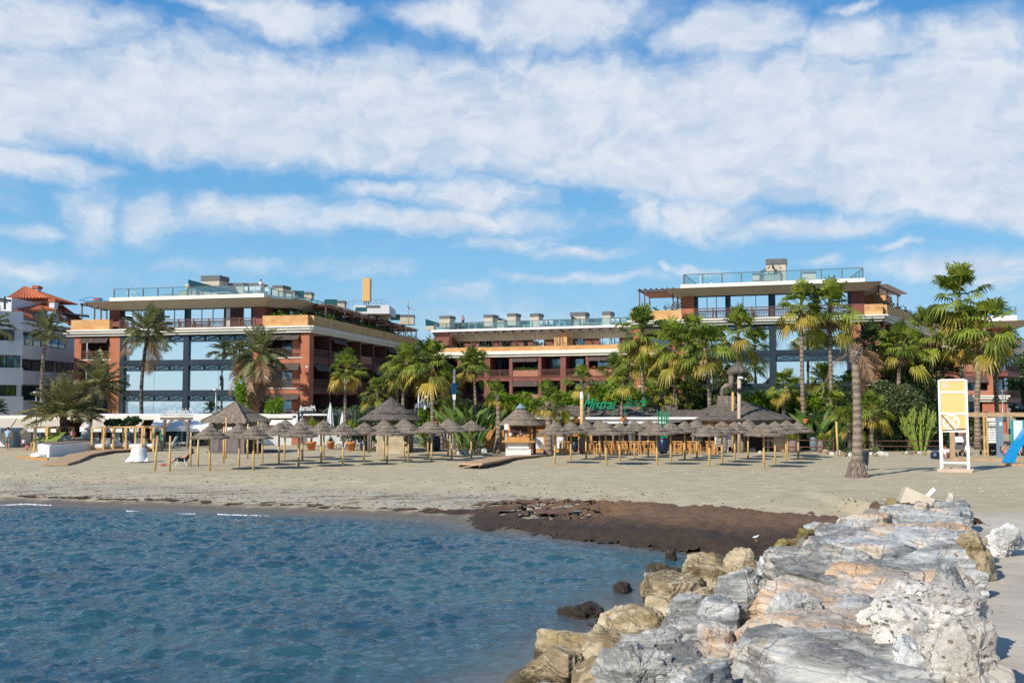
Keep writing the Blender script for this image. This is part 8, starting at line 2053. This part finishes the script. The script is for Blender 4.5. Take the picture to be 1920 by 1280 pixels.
# people at the playground
g=pp_(1774,858); person('person in white sitting low behind the lifeguard tower legs',g,'sit',1.65,-.7,'hair','clothw',None)
g=pp_(1768,857); person('person in pale cloth sitting left behind the lifeguard tower',g,'sit',1.6,.8,'hair','clothw','clothp')
g=pp_(1885.5,862,.25); person('shirtless person sitting on the timber kerb beside the blue slide',g,'sit',1.7,.1,'hair',None,'clothp')
g=pp_(1916,862,.25); person('person in pink sitting at the right edge behind the blue slide',g,'sit',1.7,-.4,'hair','clothp','clothd')
# roof terrace furniture
def rchair(label,fr_,u,o,zf,rot=0):
    q=fr_.pt(S(fr_,u,600,o),o,zf); t=thing('terrace_chair',label,'chair',q,'white chairs on the roof terraces'); mb=MB(); mb.box(q.x-.25,q.x+.25,q.y-.22,q.y+.22,q.z+.4,q.z+.45); part(mb,'seat',M['fabric'],t)
    mb=MB(); mb.lathe
    mb.box(q.x-.27,q.x+.27,q.y-.28,q.y-.23,q.z+.4,q.z+.92); part(mb,'backrest',M['fabric'],t)
    for x in (-.22,.22):
        for y_ in (-.18,.18): mb=MB(); mb.box(q.x+x-.02,q.x+x+.02,q.y+y_-.02,q.y+y_+.02,q.z,q.z+.4); part(mb,'leg',M['fabric'],t)
def rtable(label,fr_,u0,u1,o,zf,h=.72):
    s0,s1=S(fr_,u0,600,o),S(fr_,u1,600,o); q=fr_.pt((s0+s1)/2,o,zf); t=thing('terrace_table',label,'table',q,'white tables on the roof terraces'); mb=MB(); mb.fb(fr_,s0,s1,o-.35,o+.35,zf+h-.05,zf+h); part(mb,'tabletop',M['fabric'],t)
    for s_ in (s0+.06,s1-.06):
        for oo in (o-.3,o+.3): mb=MB(); mb.fb(fr_,s_-.03,s_+.03,oo-.03,oo+.03,zf,zf+h-.051); part(mb,'leg',M['fabric'],t)
zL=zr2L; zM_=fm.px(1000,613,-.9)[1]; zR=Zp(frr,1400,536,1.3)+.42
wn=['leftmost','second','third','fourth','fifth','sixth','seventh','rightmost']
for i,u in enumerate((463,473,484,500)): rchair('white chair on the left hotel roof, %s near the standing person'%wn[i],fl,u,-.4 if u<490 else -.9,zL)
rtable('white table on the left end of the left hotel roof',fl,240,256,-.6,zL); rtable('low white table in the middle of the left hotel roof',fl,305,330,-.6,zL,.35); rtable('long white lounge table by the green screen on the left roof',fl,375,395,-.6,zL,.4); rtable('low white table right of the roof chimney, left block',fl,405,432,-.6,zL,.4)
for i,u in enumerate((1014,1023,1033,1148,1157,1169)): rchair('white chair on the middle wing roof, %s from the left'%wn[i],fm,u,-2.2,zM_)
rtable('white table on the middle wing roof near the shirtless person',fm,880,893,-2.2,zM_,.9); rtable('white table at the centre of the middle wing roof',fm,1045,1060,-2.2,zM_); rtable('low white lounger table on the middle roof left of centre',fm,982,996,-2.2,zM_,.4); rtable('long low white table on the middle wing roof right part',fm,1092,1130,-2.2,zM_,.4)
rtable('white table at the left end of the right hotel roof',frr,1313,1335,-.6,zR,.85); rtable('low white table on the right hotel roof centre',frr,1494,1515,-.6,zR,.4); rtable('low white table near the right end of the right hotel roof',frr,1544,1562,-.6,zR,.4)
